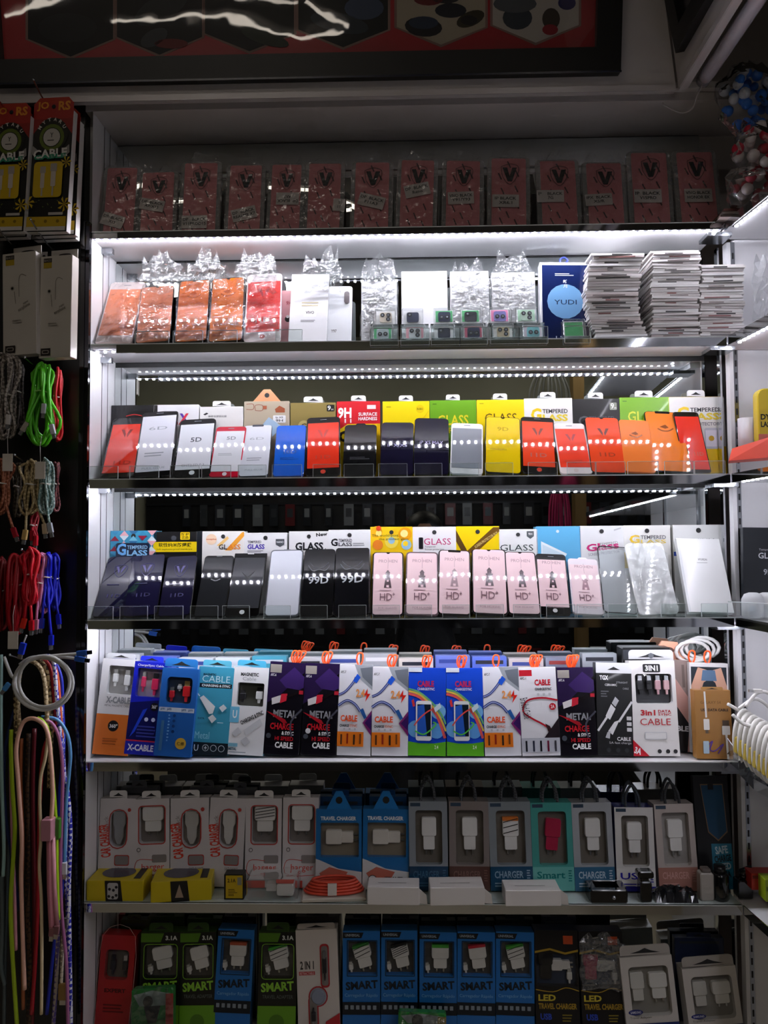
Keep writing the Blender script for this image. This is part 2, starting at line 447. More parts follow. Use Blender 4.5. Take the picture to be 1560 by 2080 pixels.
# ------------------------------------------------------------------ shelf unit
unit = thing('display_shelving', 'white mirror-backed display shelving with chrome-edged shelves', 'shelving', (0, 0, 0))
mb = MB().box(XL - .0004, XL + .0, 0.0, DEPTH + .01, SZ[6], ZTOP, WHITE_BOARD)
MB().box(XL - .018, XL, .0305, DEPTH + .01, 0, ZTOP, WHITE_BOARD).add([(XL, 0, SZ[6]), (XL, .031, SZ[6]), (XL, .031, ZTOP), (XL, 0, ZTOP)], [(0, 1, 2, 3)], WHITE_BOARD).build('side_panel', unit)
XM = XR + .01
for i in range(7):
    top = (ZTOP if i == 0 else SZ[i - 1] - .014) - .0035
    MB().box(XL + .001, XM, DEPTH, DEPTH + .004, SZ[i] + .002, top, MIRROR).build('mirror', unit)
MB().box(XL, XM, DEPTH + .005, DEPTH + .012, 0, ZTOP, M('#0e0e0f', .6)).build('back_board', unit)
for i in range(7):
    z = SZ[i]; glass = i in (3, 5)
    s = MB().box(XL + .0005, XR, .0005, DEPTH - .0005, z - (.0065 if i in (1, 2, 3) else .0125), z - .0005, UNDER if i != 5 else WHITE_BOARD)
    so = s.build('shelf', unit)
    if glass:
        MB().box(XL + .0005, XR, -.004, DEPTH - .001, z - .0004, z, M('#c9d6d2', .04, 0, 1.0)).build('glass_top', so)
    hgt = .0195 if i != 0 else .0135
    x0 = XL + (.055 if i in (0, 1) else .002)
    MB().box(x0, XR, -.0035, 0, z - hgt, z - .0022, CHROME).build('front_trim', so)
    MB().box(XL + .001, XR, -.0035, 0, z - .002, z, M('#e6ebea', .12, 0, .8)).build('edge_strip', so)
# slotted upright rails on the left panel and at the right corner
for k, (ya, yb) in enumerate(((.060, .0618), (.092, .0938))):
    MB().box(XL + .0002, XL + .0008, ya, yb, SZ[6], ZTOP, M('#2c2d30', .4)).build('rail_groove', unit)
MB().box(XL + .0002, XL + .0006, .0625, .0912, SZ[6], ZTOP, M('#dcdce0', .35)).build('rail', unit)
for i in range(6):
    z = SZ[i] - .014
    MB().box(XL + .001, XL + .024, .05, .062, z - .012, z, STEEL).build('shelf_clip', unit)
XC = W(1482, 968, .065).x
for k, (a, b, mt_) in enumerate(((XC - .006, XC - .002, CHROME), (XC + .002, XC + .010, WHITE_BOARD), (XC + .0105, XC + .019, STEEL))):
    MB().box(a, b, .055 if k else .085, .075 if k else .1, SZ[6], SZ[0] - .02, mt_).build('upright', unit)
sl = MB().box(XC + .013, XC + .0165, .0545, .0552, 0, .013, M('#08080a', .5)).mesh('upright_slot')
z = SZ[6] + .02; 
while z < SZ[0] - .04:
    part('upright_slot', sl, unit, (0, 0, z)); z += .0255
for i in range(5):
    MB().box(XR - .03, XR + .02, .004, .05, SZ[i] - .026, SZ[i] - .0185, STEEL).build('corner_bracket', unit)
MB().box(XL - .016, XM + .2, 0, DEPTH + .012, ZTOP + .0005, ZTOP + .0165, GREYLAM).build('top_board', unit)

# ------------------------------------------------------------------ LED strips
def led_strip(label, a, b, power, group='LED strips under the shelves', pitch=.0167, wid=.004):
    ledm = MB().box(-.0021, .0021, -.0024, .0024, -.0028, 0, M('#f3f2ff', .4, 0, 0, power)).mesh('led')
    a, b = Vector(a), Vector(b); d = b - a; L_ = d.length; an = math.atan2(d.y, d.x)
    t = thing('led_strip', label, 'LED strip', group=group, mat=Matrix.Translation(a) @ Matrix.Rotation(an, 4, 'Z'))
    MB().box(0, L_, -wid, wid, 0, .0012, M('#34333a', .6)).build('tape', t)
    n = int(L_ / pitch)
    for k in range(n): part('led', ledm, t, ((k + .5) * L_ / n, 0, -.0001))
    return t
rows_ = {0: 'bare LED strip along the edge above the orange phone films', 1: 'LED strip under the shelf carrying the orange phone films', 2: 'LED strip under the shelf with the green and yellow boxes', 3: 'LED strip under the glass shelf, above the boxed cables'}
for i in range(4):
    zz = SZ[i] - (.0160 if i == 0 else .0138); yy = -.0005 if i == 0 else .0045
    led_strip(rows_[i], (XL + .004, yy, zz), (XR - .006, yy, zz), LED_POWER[i])

# ------------------------------------------------------------------ side unit on the right, running towards the viewer
side = thing('side_shelving', 'white shelving unit at the right edge, turning the corner', 'shelving', (0, 0, 0), group=None)
xe0 = XC + .020
MB().box(xe0, xe0 + .5, .06, .078, 0, SZ[0] + .0, WHITE_BOARD).build('end_panel', side)
def edge_dir(px0, py0, px1, py1):
    """plan direction of a level edge seen running from (px0,py0) at the corner towards the viewer"""
    p = W(px0, py0, 0); q = CAM + (W(px1, py1, 0) - CAM) * ((p.z - CAM.z) / (W(px1, py1, 0).z - CAM.z))
    return p, (q - p).normalized()
for i in range(6):
    z = SZ[i]; F0 = Vector((XR + .004, -.004, 0)); u = Vector((math.sin(rad(5)), -math.cos(rad(5)), 0))
    A = F0; B = F0 + u * 1.5; nb = Vector((-u.y, u.x, 0)) * .26
    poly = [(A.x, A.y), (B.x, B.y), (B.x + nb.x, B.y + nb.y), (A.x + nb.x + .02, .059), (A.x + .004, .053)]
    vs = [(x, y, z - .014) for x, y in poly] + [(x, y, z - .002) for x, y in poly]; n = 5
    MB().add(vs, [list(range(n)), list(range(n, 2 * n))[::-1]] + [[k, (k + 1) % n, n + (k + 1) % n, n + k] for k in range(n)], UNDER if i < 5 else WHITE_BOARD).build('shelf', side)
    nn = Vector((-u.y, u.x, 0)) * -.002
    e = [A + nn, B + nn]
    vs = [(p.x, p.y, zz) for p in (A, B, B + nn, A + nn) for zz in (z - .018, z)]
    MB().add(vs, [(0, 1, 3, 2), (2, 3, 5, 4), (4, 5, 7, 6), (6, 7, 1, 0), (0, 2, 4, 6), (1, 7, 5, 3)], CHROME).build('front_trim', side)
F0 = Vector((XR + .010, -.004, 0)); u = Vector((math.sin(rad(5)), -math.cos(rad(5)), 0))
for i, lb in ((0, 'LED strip slanting off at the right corner level with the topmost strip'), (1, 'LED strip slanting off at the right corner beside the envelope stacks'), (2, 'LED strip under the slanting shelf edge below the coral tray'), (3, 'LED strip under the slanting shelf edge above the white cable bundles')):
    a = F0 + u * .01; b = F0 + u * 1.48
    led_strip(lb, (a.x + .006, a.y, SZ[i] - .016), (b.x + .006, b.y, SZ[i] - .016), LED_POWER[4], group='LED strips at the right corner')

nb = Vector((-u.y, u.x, 0)) * .262; A = F0 + nb; B = F0 + u * 1.5 + nb; C2 = nb.normalized() * .016
vs = [(p.x, p.y, zz) for p in (A, B, B + C2, A + C2) for zz in (0, SZ[0] + .25)]
MB().add(vs, [(0, 1, 3, 2), (2, 3, 5, 4), (4, 5, 7, 6), (6, 7, 1, 0), (0, 2, 4, 6), (1, 7, 5, 3)], WHITE_BOARD).build('back_panel', side)
for k in range(3):
    p = F0 + u * (.35 + .45 * k) + nb * .985
    MB().box(-.012, .012, -.004, .004, SZ[6], SZ[0], STEEL).build('upright', side, (p.x, p.y, 0)).rotation_euler = (0, 0, rad(-85))
# ------------------------------------------------------------------ bulkhead with the framed poster
ZF = ZTOP + .001; YF = -.034; LEAN = rad(10)
XF = W(1378, 180, YF).x
fas = thing('overhead_fascia', 'white board fascia above the shelves that carries the framed red poster', 'fascia', mat=Matrix.Translation((0, YF, ZF)) @ Matrix.Rotation(LEAN, 4, 'X'))
MB().prism([(-1.2, 0), (-1.2, .6), (XF - .109, .6), (XF - .004, 0)], 0, .018, GREYLAM).build('board', fas)
MB().box(-1.2, XF - .006, -.0035, 0.0, -.001, .010, M('#c9c3c2', .25)).build('edge_lip', fas)
struct('ceiling_soffit', MB().box(-1.2, XF + .3, -.0145, DEPTH + .012, ZTOP + .017, ZTOP + .030, GREYLAM))
# poster: local frame = fascia's
po = thing('framed_poster', 'red poster with hexagon product pictures in a wide black frame', 'poster', mat=fas.matrix_basis.copy())
def fasc(px, py):
    """pixel -> (x, height up the leaning fascia)"""
    o = Vector((0, YF, ZF)); n = Vector((0, -math.cos(LEAN), -math.sin(LEAN))); d = W(px, py, 0) - CAM
    t = (o - CAM).dot(n) / d.dot(n); p = CAM + d * t
    return p.x, (p - o).dot(Vector((0, -math.sin(LEAN), math.cos(LEAN))))
fx1 = fasc(1257, 80)[0]; fx0 = fasc(-46, 80)[0]; fz0 = fasc(700, 166)[1]; fz1 = fz0 + .42
ix1 = fasc(1207, 80)[0]; ix0 = fasc(9, 80)[0]; iz0 = fasc(700, 116)[1]
FR = M('#040405', .45)
MB().box(fx0, fx1, -.022, -.0005, fz0, iz0, FR).build('frame_rail', po)
MB().box(ix1, fx1, -.022, -.0005, iz0, fz1, FR).build('frame_rail', po)
MB().box(fx0, ix0, -.022, -.0005, iz0, fz1, FR).build('frame_rail', po)
MB().box(fx0, fx1, -.022, -.0005, fz1, fz1 + .04, FR).build('frame_rail', po)
MB().box(fx0 - .001, fx1 + .001, -.0235, -.0222, fz0 - .0015, fz0 + .002, M('#1e2233', .25)).build('frame_edge', po)
MB().box(ix0, ix1, -.006, -.0005, iz0, fz1, M('#b5222c', .4)).build('poster_sheet', po)
hexes = [(60, 232, 118, '#15171a'), (240, 412, 114, '#191a1d'), (418, 598, 107, '#14181a'), (607, 788, 99, '#101719'), (806, 985, 94, '#b9ae98'), (1000, 1174, 90, '#c9c2b8')]
for k, (a, b, t, c) in enumerate(hexes):
    m = (a + b) / 2
    for (gw, cc, yy, nm) in ((5, '#9a7a70', -.0064, 'hexagon_border'), (0, c, -.0068, 'hexagon_picture')):
        q = [fasc(a - gw, -60), fasc(a - gw, t - 36 + gw * .3), fasc(m, t + gw), fasc(b + gw, t - 36 + gw * .3), fasc(b + gw, -60)]
        MB().prism(q, yy, yy + .0003, M(cc, .5)).build(nm, po)
pic = MB()
def pp(pts, c, y=-.0072): pic.flat([fasc(*p) for p in pts], y, M(c, .5))
def pe(cx, cy, rx, ry, c, y=-.0072, rot=0): pp([(cx + rx * math.cos(t_) * math.cos(rot) - ry * math.sin(t_) * math.sin(rot), cy + rx * math.cos(t_) * math.sin(rot) + ry * math.sin(t_) * math.cos(rot)) for t_ in [k * math.pi / 8 for k in range(16)]], c, y)
pe(860, 58, 38, 20, '#11151c', rot=.1); pe(860, 50, 30, 13, '#27364d', -.0076); pe(915, 25, 32, 15, '#1a1f2b'); pe(955, 42, 30, 15, '#3a3320', rot=-.4); pe(952, 45, 17, 10, '#171717', -.0076); pe(870, 2, 30, 13, '#7a2328'); pe(905, -2, 30, 13, '#26262c')
pe(1050, 40, 30, 24, '#3b444e'); pe(1045, 12, 44, 18, '#5c6166', -.0076); pe(1118, 42, 18, 22, '#4a4038'); pe(1116, 64, 16, 11, '#a02632', -.0076); pe(1150, 10, 18, 14, '#3a356e')
pe(315, 80, 30, 16, '#3d4045', rot=-.5); pe(330, 20, 60, 26, '#2c3033', rot=-.5); pe(350, 92, 34, 10, '#7a2a2a'); pe(540, 80, 50, 14, '#333a30', rot=.3); pe(690, 50, 60, 20, '#2a3540', rot=.2); pe(740, 20, 40, 24, '#41506b'); pe(140, 60, 60, 30, '#202327')
pic.build('printed_products', po)
GLOSSFILM = film('glossy_poster_laminate', '#f0f0f0', .05, .03, 0, .10, 11)
MB().flat([(ix0, iz0), (ix0, fz1), (ix1, fz1), (ix1, iz0)], -.0095, GLOSSFILM).build('plastic_cover', po)
# the fascia that turns the corner towards the viewer, with its own black frame
mt2 = Matrix.Translation((XF + .0005, YF, ZF)) @ Matrix.Rotation(rad(-90), 4, 'Z') @ Matrix.Rotation(LEAN, 4, 'X')
fa2 = thing('corner_fascia', 'white board fascia turning the corner beside the red poster', 'fascia', mat=mt2)
MB().add([(0, 0, 0), (.9, 0, 0), (.9, 0, .6), (.105, 0, .6), (0, .018, 0), (.9, .018, 0), (.9, .018, .6), (.105, .018, .6)], [(0, 1, 2, 3), (7, 6, 5, 4), (0, 4, 5, 1), (1, 5, 6, 2), (3, 2, 6, 7), (0, 3, 7, 4)], GREYLAM).build('board', fa2)
MB().box(0.012, .9, -.0035, 0, -.001, .010, M('#c9c3c2', .25)).build('edge_lip', fa2)
po2 = thing('black_picture_frame', 'black framed panel on the board over the right corner', 'frame', mat=mt2.copy())
MB().box(.056, .8, -.018, -.0005, .044, .080, FR).build('frame_rail', po2)
MB().box(.056, .092, -.018, -.0005, .0802, .27, FR).build('frame_rail', po2)
MB().box(.0922, .8, -.008, -.0005, .0802, .27, M('#17151a', .25)).build('panel', po2)
# unlit tube lamp along that fascia, with its flex
tl = thing('tube_lamp', 'unlit frosted tube lamp running towards the viewer over the corner', 'lamp')
p0 = W(1432, 158, -.06); u2 = Vector((0.02, -1, .01)).normalized()
MB().tube([p0, p0 + u2 * .02, p0 + u2 * .75, p0 + u2 * .77], [.013, .0145, .0145, .013], M('#c9c4cc', .35), 12).build('tube', tl)
MB().tube([p0 - u2 * .012, p0 + u2 * .002], .0135, M('#8f8b93', .4), 12).build('end_cap', tl)
MB().tube(smoothpath([p0, W(1416, 195, -.05), W(1405, 222, -.04), W(1380, 229, -.03), W(1345, 210, -.025)], 5), .0016, M('#b6b0b0', .5), 5).build('flex', tl)

# ------------------------------------------------------------------ the shop behind the viewer (seen in the mirrors)
def ceiling_panel(label, x, y, z=2.93, lx=.9, ly=.3, pw=1.0):
    t = thing('ceiling_light', label, 'light', (x, y, z), group='shop ceiling panels')
    MB().box(-lx / 2 - .02, lx / 2 + .02, -ly / 2 - .02, ly / 2 + .02, -.01, .02, M('#d0d0d0', .5)).build('housing', t)
    MB().box(-lx / 2, lx / 2, -ly / 2, ly / 2, -.014, -.0102, M('#fff3e6', .5, 0, 0, ROOM_POWER * pw)).build('diffuser', t)
ceiling_panel('shop ceiling light panel behind the viewer on the left', -.9, -2.5)
ceiling_panel('shop ceiling light panel behind the viewer on the right', 1.0, -2.7, pw=.7)
opp = thing('opposite_rack', 'dark slatted rack on the opposite side of the shop, seen in the mirrors', 'rack', (0, -3.3, 0))
MB().box(-1.8, 2.0, -.28, -.25, .2, 2.08, M('#17181a', .5)).build('panel', opp)
for k in range(7): MB().box(-1.8, 2.0, -.25, -.24, .5 + .25 * k, .515 + .25 * k, M('#3a3c40', .35, .6)).build('rail', opp)
rr = random.Random(3)
for k in range(6):
    x = -1.5
    while x < 1.9:
        wd = rr.uniform(.05, .075); c = rr.choice(['#2b2f36', '#3a3d44', '#474b50', '#5b6168', '#23262b', '#7c8288', '#30343a', '#6a2c30'])
        t = thing('hanging_pack', 'small dim pack on the opposite rack, seen only in the mirrors', 'package', (x, -3.5, .60 + .25 * k), group='packs on the opposite rack')
        MB().box(-wd / 2, wd / 2, -.02, 0, 0, .15, M(c, .25)).build('box_body', t)
        MB().box(-wd * .3, wd * .3, -.003, .0012, .06, .12, M(rr.choice(['#8a9096', '#15171a', '#9b9fa4', '#42464c']), .2)).build('front_label', t)
        x += rr.uniform(.11, .17)
col_ = MB().box(1.11, 1.18, -3.2, -3.1, 0, 2.95, noisy('pale_wood', '#a98b58', '#94784a', 6, .5, stretch=(8, 8, .6)))
struct('trim_3', col_, 'pale wooden post on the far side of the shop')
tb = thing('counter', 'low dark bench of goods behind the viewer, seen in the chrome shelf edges', 'counter', (0, -2.5, 0))
MB().box(-1.3, 1.4, -.25, .25, .36, .40, M('#3a3632', .4)).build('worktop', tb)
MB().box(-1.25, 1.35, -.22, .22, 0, .36, M('#26231f', .5)).build('cabinet', tb)
rr = random.Random(9); x = -1.2
while x < 1.3:
    wd = rr.uniform(.07, .16); c = rr.choice(['#3a3f9c', '#d8d4cc', '#6a2c8c', '#b8b4ac', '#2c6ab0', '#8a7a3c', '#cfc8e0', '#a83a4a', '#e4e0da'])
    t = thing('bench_pack', 'coloured pack on the low bench, seen only in the chrome shelf edges', 'package', (x + wd / 2, -2.4, .401), group='packs on the low bench')
    MB().box(-wd / 2, wd / 2, -.05, .05, 0, rr.uniform(.05, .14), M(c, .4)).build('box_body', t)
    MB().box(-wd * .3, wd * .3, .0502, .0512, .012, .04, M(rr.choice(['#1c1c20', '#e8e4dc', '#d0a020']), .4)).build('front_label', t)
    x += wd + rr.uniform(.01, .06)
def string_bunch(label, x, z0, z1, c, n, wd):
    rr = random.Random(n); t = thing('string_bunch', label, 'cables', (x, -2.9, z1), group='cable bunches across the shop')
    for k in range(n):
        xx = (k / (n - 1) - .5) * wd
        MB().tube(smoothpath([(xx * .4, 0, 0), (xx, rr.uniform(-.02, .02), (z0 - z1) * .4), (xx * 1.1, rr.uniform(-.02, .02), (z0 - z1) * rr.uniform(.85, 1))], 4), .007, M(c, .5), 5).build('strand', t)
    MB().tube([(-wd * .3, 0, .004), (wd * .3, 0, .004)], .006, STEEL, 5).build('hook_bar', t)
string_bunch('pink cables hanging across the shop, seen in the mirror beside the wooden post', .97, 1.45, 1.86, '#e0407c', 9, .12)
string_bunch('grey strings hanging high across the shop, seen in the mirror', .92, 2.2, 2.56, '#9a9c98', 10, .24)
# LED lines of the opposite display: what the poster's plastic cover mirrors
opl = MB()
def opp_strip(label, pts, r=.010, pw=9):
    t = thing('light_line', label, 'light', group='light lines high across the shop')
    MB().tube(smoothpath(pts, 4), r, M('#fff2e2', .4, 0, 0, pw), 6).build('glowing_tube', t)
    q = [Vector(p) + Vector((0, -.012, .022)) for p in pts]
    MB().tube(q, .007, M('#55504c', .5), 5).build('carrier', t)
# ================================================================== row 0: pink carded cases in clear trays
marks = [(.25, .12), (.7, .1), (.2, .3), (.75, .33), (.3, .52), (.72, .55), (.22, .72), (.75, .76), (.45, .2), (.5, .88)]
def pink_case(k, meas, lab, lx, ly, rot, lines, lw=.62, lh=.17, flip=False):
    mt, w_, h = place(meas, 0, .030, 9, .014)
    t = thing('pink_carded_case', lab, 'phone case', mat=mt, group='pink carded cases on the top shelf')
    MB().prism(rrect(-w_ / 2, 0, w_ / 2, h, .007, 3), .003, .014, film_tray, ch=.0015).build('clear_tray', t)
    cw = w_ * .80
    c = MB().prism(rrect(-cw / 2, h * .05, cw / 2, h * .97, .004, 3), .0016, .0028, M('#d9888e', .45)).build('pink_card', t)
    els = [('P', [(u_ - .045, v_ + .04), (u_ - .015, v_ + .048), (u_ + .055, v_ - .04), (u_ + .025, v_ - .048)], '#5a3a40') for u_, v_ in [(.12 + .76 * a, b) for a, b in marks]]
    vx, vy = .52, .74
    els += [('P', [(vx - .17, vy + .1), (vx - .06, vy + .1), (vx, vy - .02), (vx + .06, vy + .1), (vx + .17, vy + .1), (vx + .05, vy - .09), (vx - .05, vy - .09)], '#18181c'),
            ('L', [(vx - .2, vy + .11), (vx, vy + .15), (vx + .2, vy + .11), (vx + .16, vy - .03), (vx, vy - .13), (vx - .16, vy - .03), (vx - .2, vy + .11)], .012, '#2a2224')]
    print_on(t, w_, h, els, .0016, .5)
    # price sticker, its own tilted slip of paper
    s = MB(); W2, H2 = lw * w_, lh * h
    st = MB().prism(rrect(-W2 / 2, -H2 / 2, W2 / 2, H2 / 2, .001, 1), -.0002, .0001, M('#d9d2cf', .5)).build('sticker', t)
    st.matrix_basis = Matrix.Translation((-w_ / 2 + lx * w_, -.0012, ly * h)) @ Matrix.Rotation(-rad(rot), 4, 'Y')
    le = MB(); n = len(lines)
    for j, s_ in enumerate(lines):
        vs, fs = glyphs(s_, 1); wd = W2 * min(.9, .10 * len(s_)); hh = H2 * .24; z = H2 * (.2 - .34 * j); sg = -1 if flip else 1
        le.add([(sg * x * wd, -.0005, sg * (q * hh + z)) for x, q in vs], fs, M('#1d1b1c', .5))
    le.build('sticker_lettering', st)
    loose_bag(t, w_, h, .012, -.003, 6, 8, seed=k, amp=.0025)
film_tray = film('frosted_clear_tray', '#e8e6e6', .06, .15, .22, .2, 30)
P0 = [((195, 272, 203, 277, 336), 'left-end pink carded case in the top row, its grey sticker low', .35, .22, -18, ['DP  BLACK', 'X15']),
 ((275, 357, 283, 361, 346), 'second pink carded case from the left, short, sticker curling across the middle', .38, .46, -12, ['DP  BLACK', 'A7/X15']),
 ((360, 444, 368, 450, 326), 'third pink carded case from the left, tall, sticker at its foot', .4, .17, 0, ['DP   BLACK', 'V11PROD15']),
 ((454, 534, 460, 540, 331), 'fourth pink carded case from the left, low sticker tilted upwards', .5, .28, 14, ['DP  BLACK', 'REALME X7']),
 ((539, 614, 546, 620, 330), 'pink carded case with its white sticker pasted upside down', .56, .48, 0, ['DP  BLACK', 'AX7']),
 ((615, 696, 620, 702, 328), 'pink carded case with only a slip of sticker at its right edge', .88, .38, -4, ['S', '11']),
 ((710, 796, 714, 800, 326), 'seventh pink carded case from the left, sticker slanting downwards', .5, .42, -14, ['DP  BLACK', 'F11A3']),
 ((803, 886, 808, 891, 322), 'eighth pink carded case from the left, sticker across the middle slanting upwards', .5, .55, 14, ['DP  BLACK', 'Reno']),
 ((897, 982, 899, 984, 323), 'ninth pink carded case from the left, sticker straight on its middle', .45, .44, 4, ['VIVO BLACK', 'Y91/Y93']),
 ((990, 1078, 990, 1077, 318), 'tenth pink carded case from the left, sticker at its lower left', .42, .38, 0, ['IP BLACK', 'XR6.1']),
 ((1094, 1184, 1088, 1176, 322), 'pink carded case in a whitish tray, sticker overhanging its left edge', .3, .46, 0, ['IP    BLACK', '7G']),
 ((1190, 1278, 1181, 1270, 327), 'third pink carded case from the right end, short, sticker on its left', .34, .42, 3, ['IPX  BLACK', 'XS/R']),
 ((1282, 1372, 1272, 1362, 306), 'second pink carded case from the right end of the top row', .42, .4, 0, ['IP  BLACK', 'V15PRO']),
 ((1378, 1470, 1365, 1454, 304), 'last pink carded case at the right end of the top row', .5, .4, 0, ['VIVO BLACK', 'HONOR 8X'])]
for k, (meas, lab, lx, ly, rot, ls) in enumerate(P0):
    pink_case(k, meas, lab, lx, ly, rot, ls, lw=.62 if k != 5 else .3, flip=(k == 4))

# ================================================================== screen protectors
def protector(label, meas, row, frame, screen, Y=.013, lean=34, notch='drop', top=.0, bot=.0, side=.04, els=(), home=None, d=.006, bag=None, alpha=None, group='screen protectors on display', rim=None):
    mt, w_, h = place(meas, row, Y, lean, d)
    t = thing('screen_protector', label, 'screen protector', mat=mt, group=group)
    r = w_ * .12
    fm = alpha or M(frame, .08, 0, 1.0)
    MB().prism(rrect(-w_ / 2, 0, w_ / 2, h, r, 4), .0006, d, fm, ch=.0006).build('frame', t)
    a = side * w_; x0, x1, z0, z1 = -w_ / 2 + a, w_ / 2 - a, a + bot * h, h - a - top * h
    if alpha:
        o_ = rrect(-w_ / 2, 0, w_ / 2, h, r, 4); i_ = rrect(-w_ / 2 + .002, .002, w_ / 2 - .002, h - .002, r * .85, 4); N = len(o_)
        MB().add([(x, .0002, z) for x, z in o_ + i_], [[q, (q + 1) % N, N + (q + 1) % N, N + q] for q in range(N)], M('#101012', .2)).build('black_rim', t)
    if screen:
        rr_ = r * .8 if top < .03 else .0008
        MB().prism(rrect(x0, z0, x1, z1, rr_, 4), .0001, .0007, M(screen, .05, 0, 1.0)).build('screen', t)
    if notch == 'drop': MB().flat([(-w_ * .07, z1 + .0004), (w_ * .07, z1 + .0004), (w_ * .025, z1 - w_ * .05), (-w_ * .025, z1 - w_ * .05)], -.0001, M(frame, .1)).build('notch', t)
    elif notch == 'wide': MB().flat(rrect(-w_ * .2, z1 - w_ * .06, w_ * .2, z1 + .002, w_ * .03, 3), -.0001, M(frame, .1)).build('notch', t)
    elif notch == 'slot':
        MB().flat(rrect(-w_ * .1, h - top * h * .55 - .001, w_ * .1, h - top * h * .55 + .0006, .0007, 2), -.0001, M(rim or '#8d9096', .2)).build('speaker_slot', t)
    elif notch == 'bump':
        MB().prism([(-w_ * .17, h - .0003), (-w_ * .11, h + w_ * .055), (w_ * .11, h + w_ * .055), (w_ * .17, h - .0003)], .001, .003, M(rim or frame, .15, 0, .6)).build('pull_tab', t)
    if home: MB().flat(circ(0, bot * h * .5 + a * .5, w_ * .075, 16), -.0001, M(home, .2, 0, .6)).build('home_button', t)
    if els: print_on(t, w_, h, els, .0001, .12)
    if bag: loose_bag(t, w_, h, bag, -.003, seed=int(meas[0]), amp=.0035)
    t['w'] = w_; t['h'] = h
    return t
def vlogo(c, y=.74, s=1.0): return [('P', [(.5 - .17 * s, y + .07 * s), (.5 - .08 * s, y + .07 * s), (.5 - .02 * s, y - .01), (.5 - .03 * s, y - .07 * s)], c), ('P', [(.5 + .17 * s, y + .07 * s), (.5 + .08 * s, y + .07 * s), (.5 + .02 * s, y - .01), (.5 + .03 * s, y - .07 * s)], c)]
def wave(c, y=.70): return [('L', [(.3, y), (.42, y - .035), (.58, y - .035), (.72, y + .01)], .04, c), ('P', [(.36, y + .03), (.52, y + .07), (.6, y + .02), (.5, y)], c)]
G_ = 'acrylic lips holding the display films'
def lip(label, l, r, row, Y=.004, hgt=.026, wmul=1.0, group=G_):
    p = W(l, PY(0, Y, SZ[row])[1], Y); q = W(r, PY(0, Y, SZ[row])[1], Y); cx = (p.x + q.x) / 2; w_ = (q.x - p.x)
    t = thing('acrylic_lip', label, 'acrylic stand', (cx, Y, SZ[row] + .0002), group=group)
    MB().box(-w_ / 2, w_ / 2, -.002, 0, .0, hgt, ACRYL).build('front_lip', t)
    MB().box(-w_ / 2, w_ / 2, 0, .03, 0, .0018, ACRYL).build('base', t)
    e = .0007
    MB().box(-w_ / 2, w_ / 2, -.0023, 0.0003, hgt, hgt + e, RIM).build('top_rim', t)
    for s in (-1, 1): MB().box(s * w_ / 2 - e / 2, s * w_ / 2 + e / 2, -.0023, .0003, 0.0, hgt, RIM).build('side_rim', t)
    return t

# ---- row 1, left half
L1 = 29
protector('salmon phone film with white top and bottom bezels, in crinkled film at left end', (190, 265, 217, 288, 572), 1, '#f3e3e0', '#f08a5a', lean=L1, top=.11, bot=.12, notch='slot', home='#e9cfca', bag=.012, els=vlogo('#d8764a'))
protector('salmon phone film in heavily wrinkled clear bag, second from left in the lit top bay', (275, 344, 287, 354, 583), 1, '#2a2322', '#f19067', lean=L1, side=.02, bag=.015)
protector('orange phone film with thin black frame beside the wrinkled salmon one', (353, 420, 364, 428, 570), 1, '#1a1411', '#e8741c', lean=L1, els=wave('#c05a12', .74) + [('T', 'GIRL FULL', .2, .24, .8, .27, '#a2480c')], bag=.03)
protector('orange phone film with thin black frame beside the red one', (422, 493, 430, 499, 565), 1, '#1a1411', '#ea7a1e', lean=L1, els=wave('#b5560f', .74) + [('T', '6D FULL GLUE', .15, .24, .85, .28, '#7a3408')], bag=.02)
protector('bright red phone film with white bezels and V mark', (494, 570, 503, 573, 557), 1, '#fbf1f1', '#f3251c', lean=L1, top=.11, bot=.12, notch='slot', home='#ef6a66', els=vlogo('#c63a44', .70) + [('T', '11D', .3, .27, .68, .34, '#d98a86')], bag=.012)
pack('pink_carton', 'narrow pink and black printed carton half hidden behind the white sleeve', 'box', (None, None, 566, 598, 590), 1, .075, 6, .012, '#e9a9ae', [('C', .62, .52, .2, '#1b1518'), ('C', .6, .56, .1, '#e6e2e0'), ('T', '9H', .5, .75, .8, .82, '#b03a44')])
wc = pack('white_sleeve', 'plain white case sleeve with a small price sticker in the lit top bay', 'package', (586, 662, 592, 670, 557), 1, .030, 16, .010, '#f2f2f4', [('R', .36, .38, .7, .5, '#fafafa'), ('T', 'VIVO', .42, .42, .64, .46, '#333333'), ('F', .3, .3, .75, .34, 2, '#a5a5a8'), ('F', .3, .52, .75, .6, 2, '#d9cfb0')], gloss=.2)
pc = protector('pale white phone case back with a dark camera bump beside the stickered sleeve', (660, 716, 668, 714, 581), 1, '#f4f6f8', '#eef1f4', lean=14, Y=.045, notch=None, side=.015, els=[('T', 'Y97', .18, .22, .4, .27, '#6a6a6a')])
w_, h_ = wh(pc); MB().prism(rrect(w_ * .18, h_ * .70, w_ * .38, h_ * .90, w_ * .09, 4), -.002, .001, M('#54494c', .25)).build('camera_bump', pc)
lip('clear acrylic lip under the wrinkled salmon film', 275, 343, 1)
lip('clear acrylic lip under the first black-framed orange film', 352, 412, 1)
lip('clear acrylic lip under the second black-framed orange film', 423, 482, 1)
lip('clear acrylic lip under the plain white sleeve', 560, 614, 1)
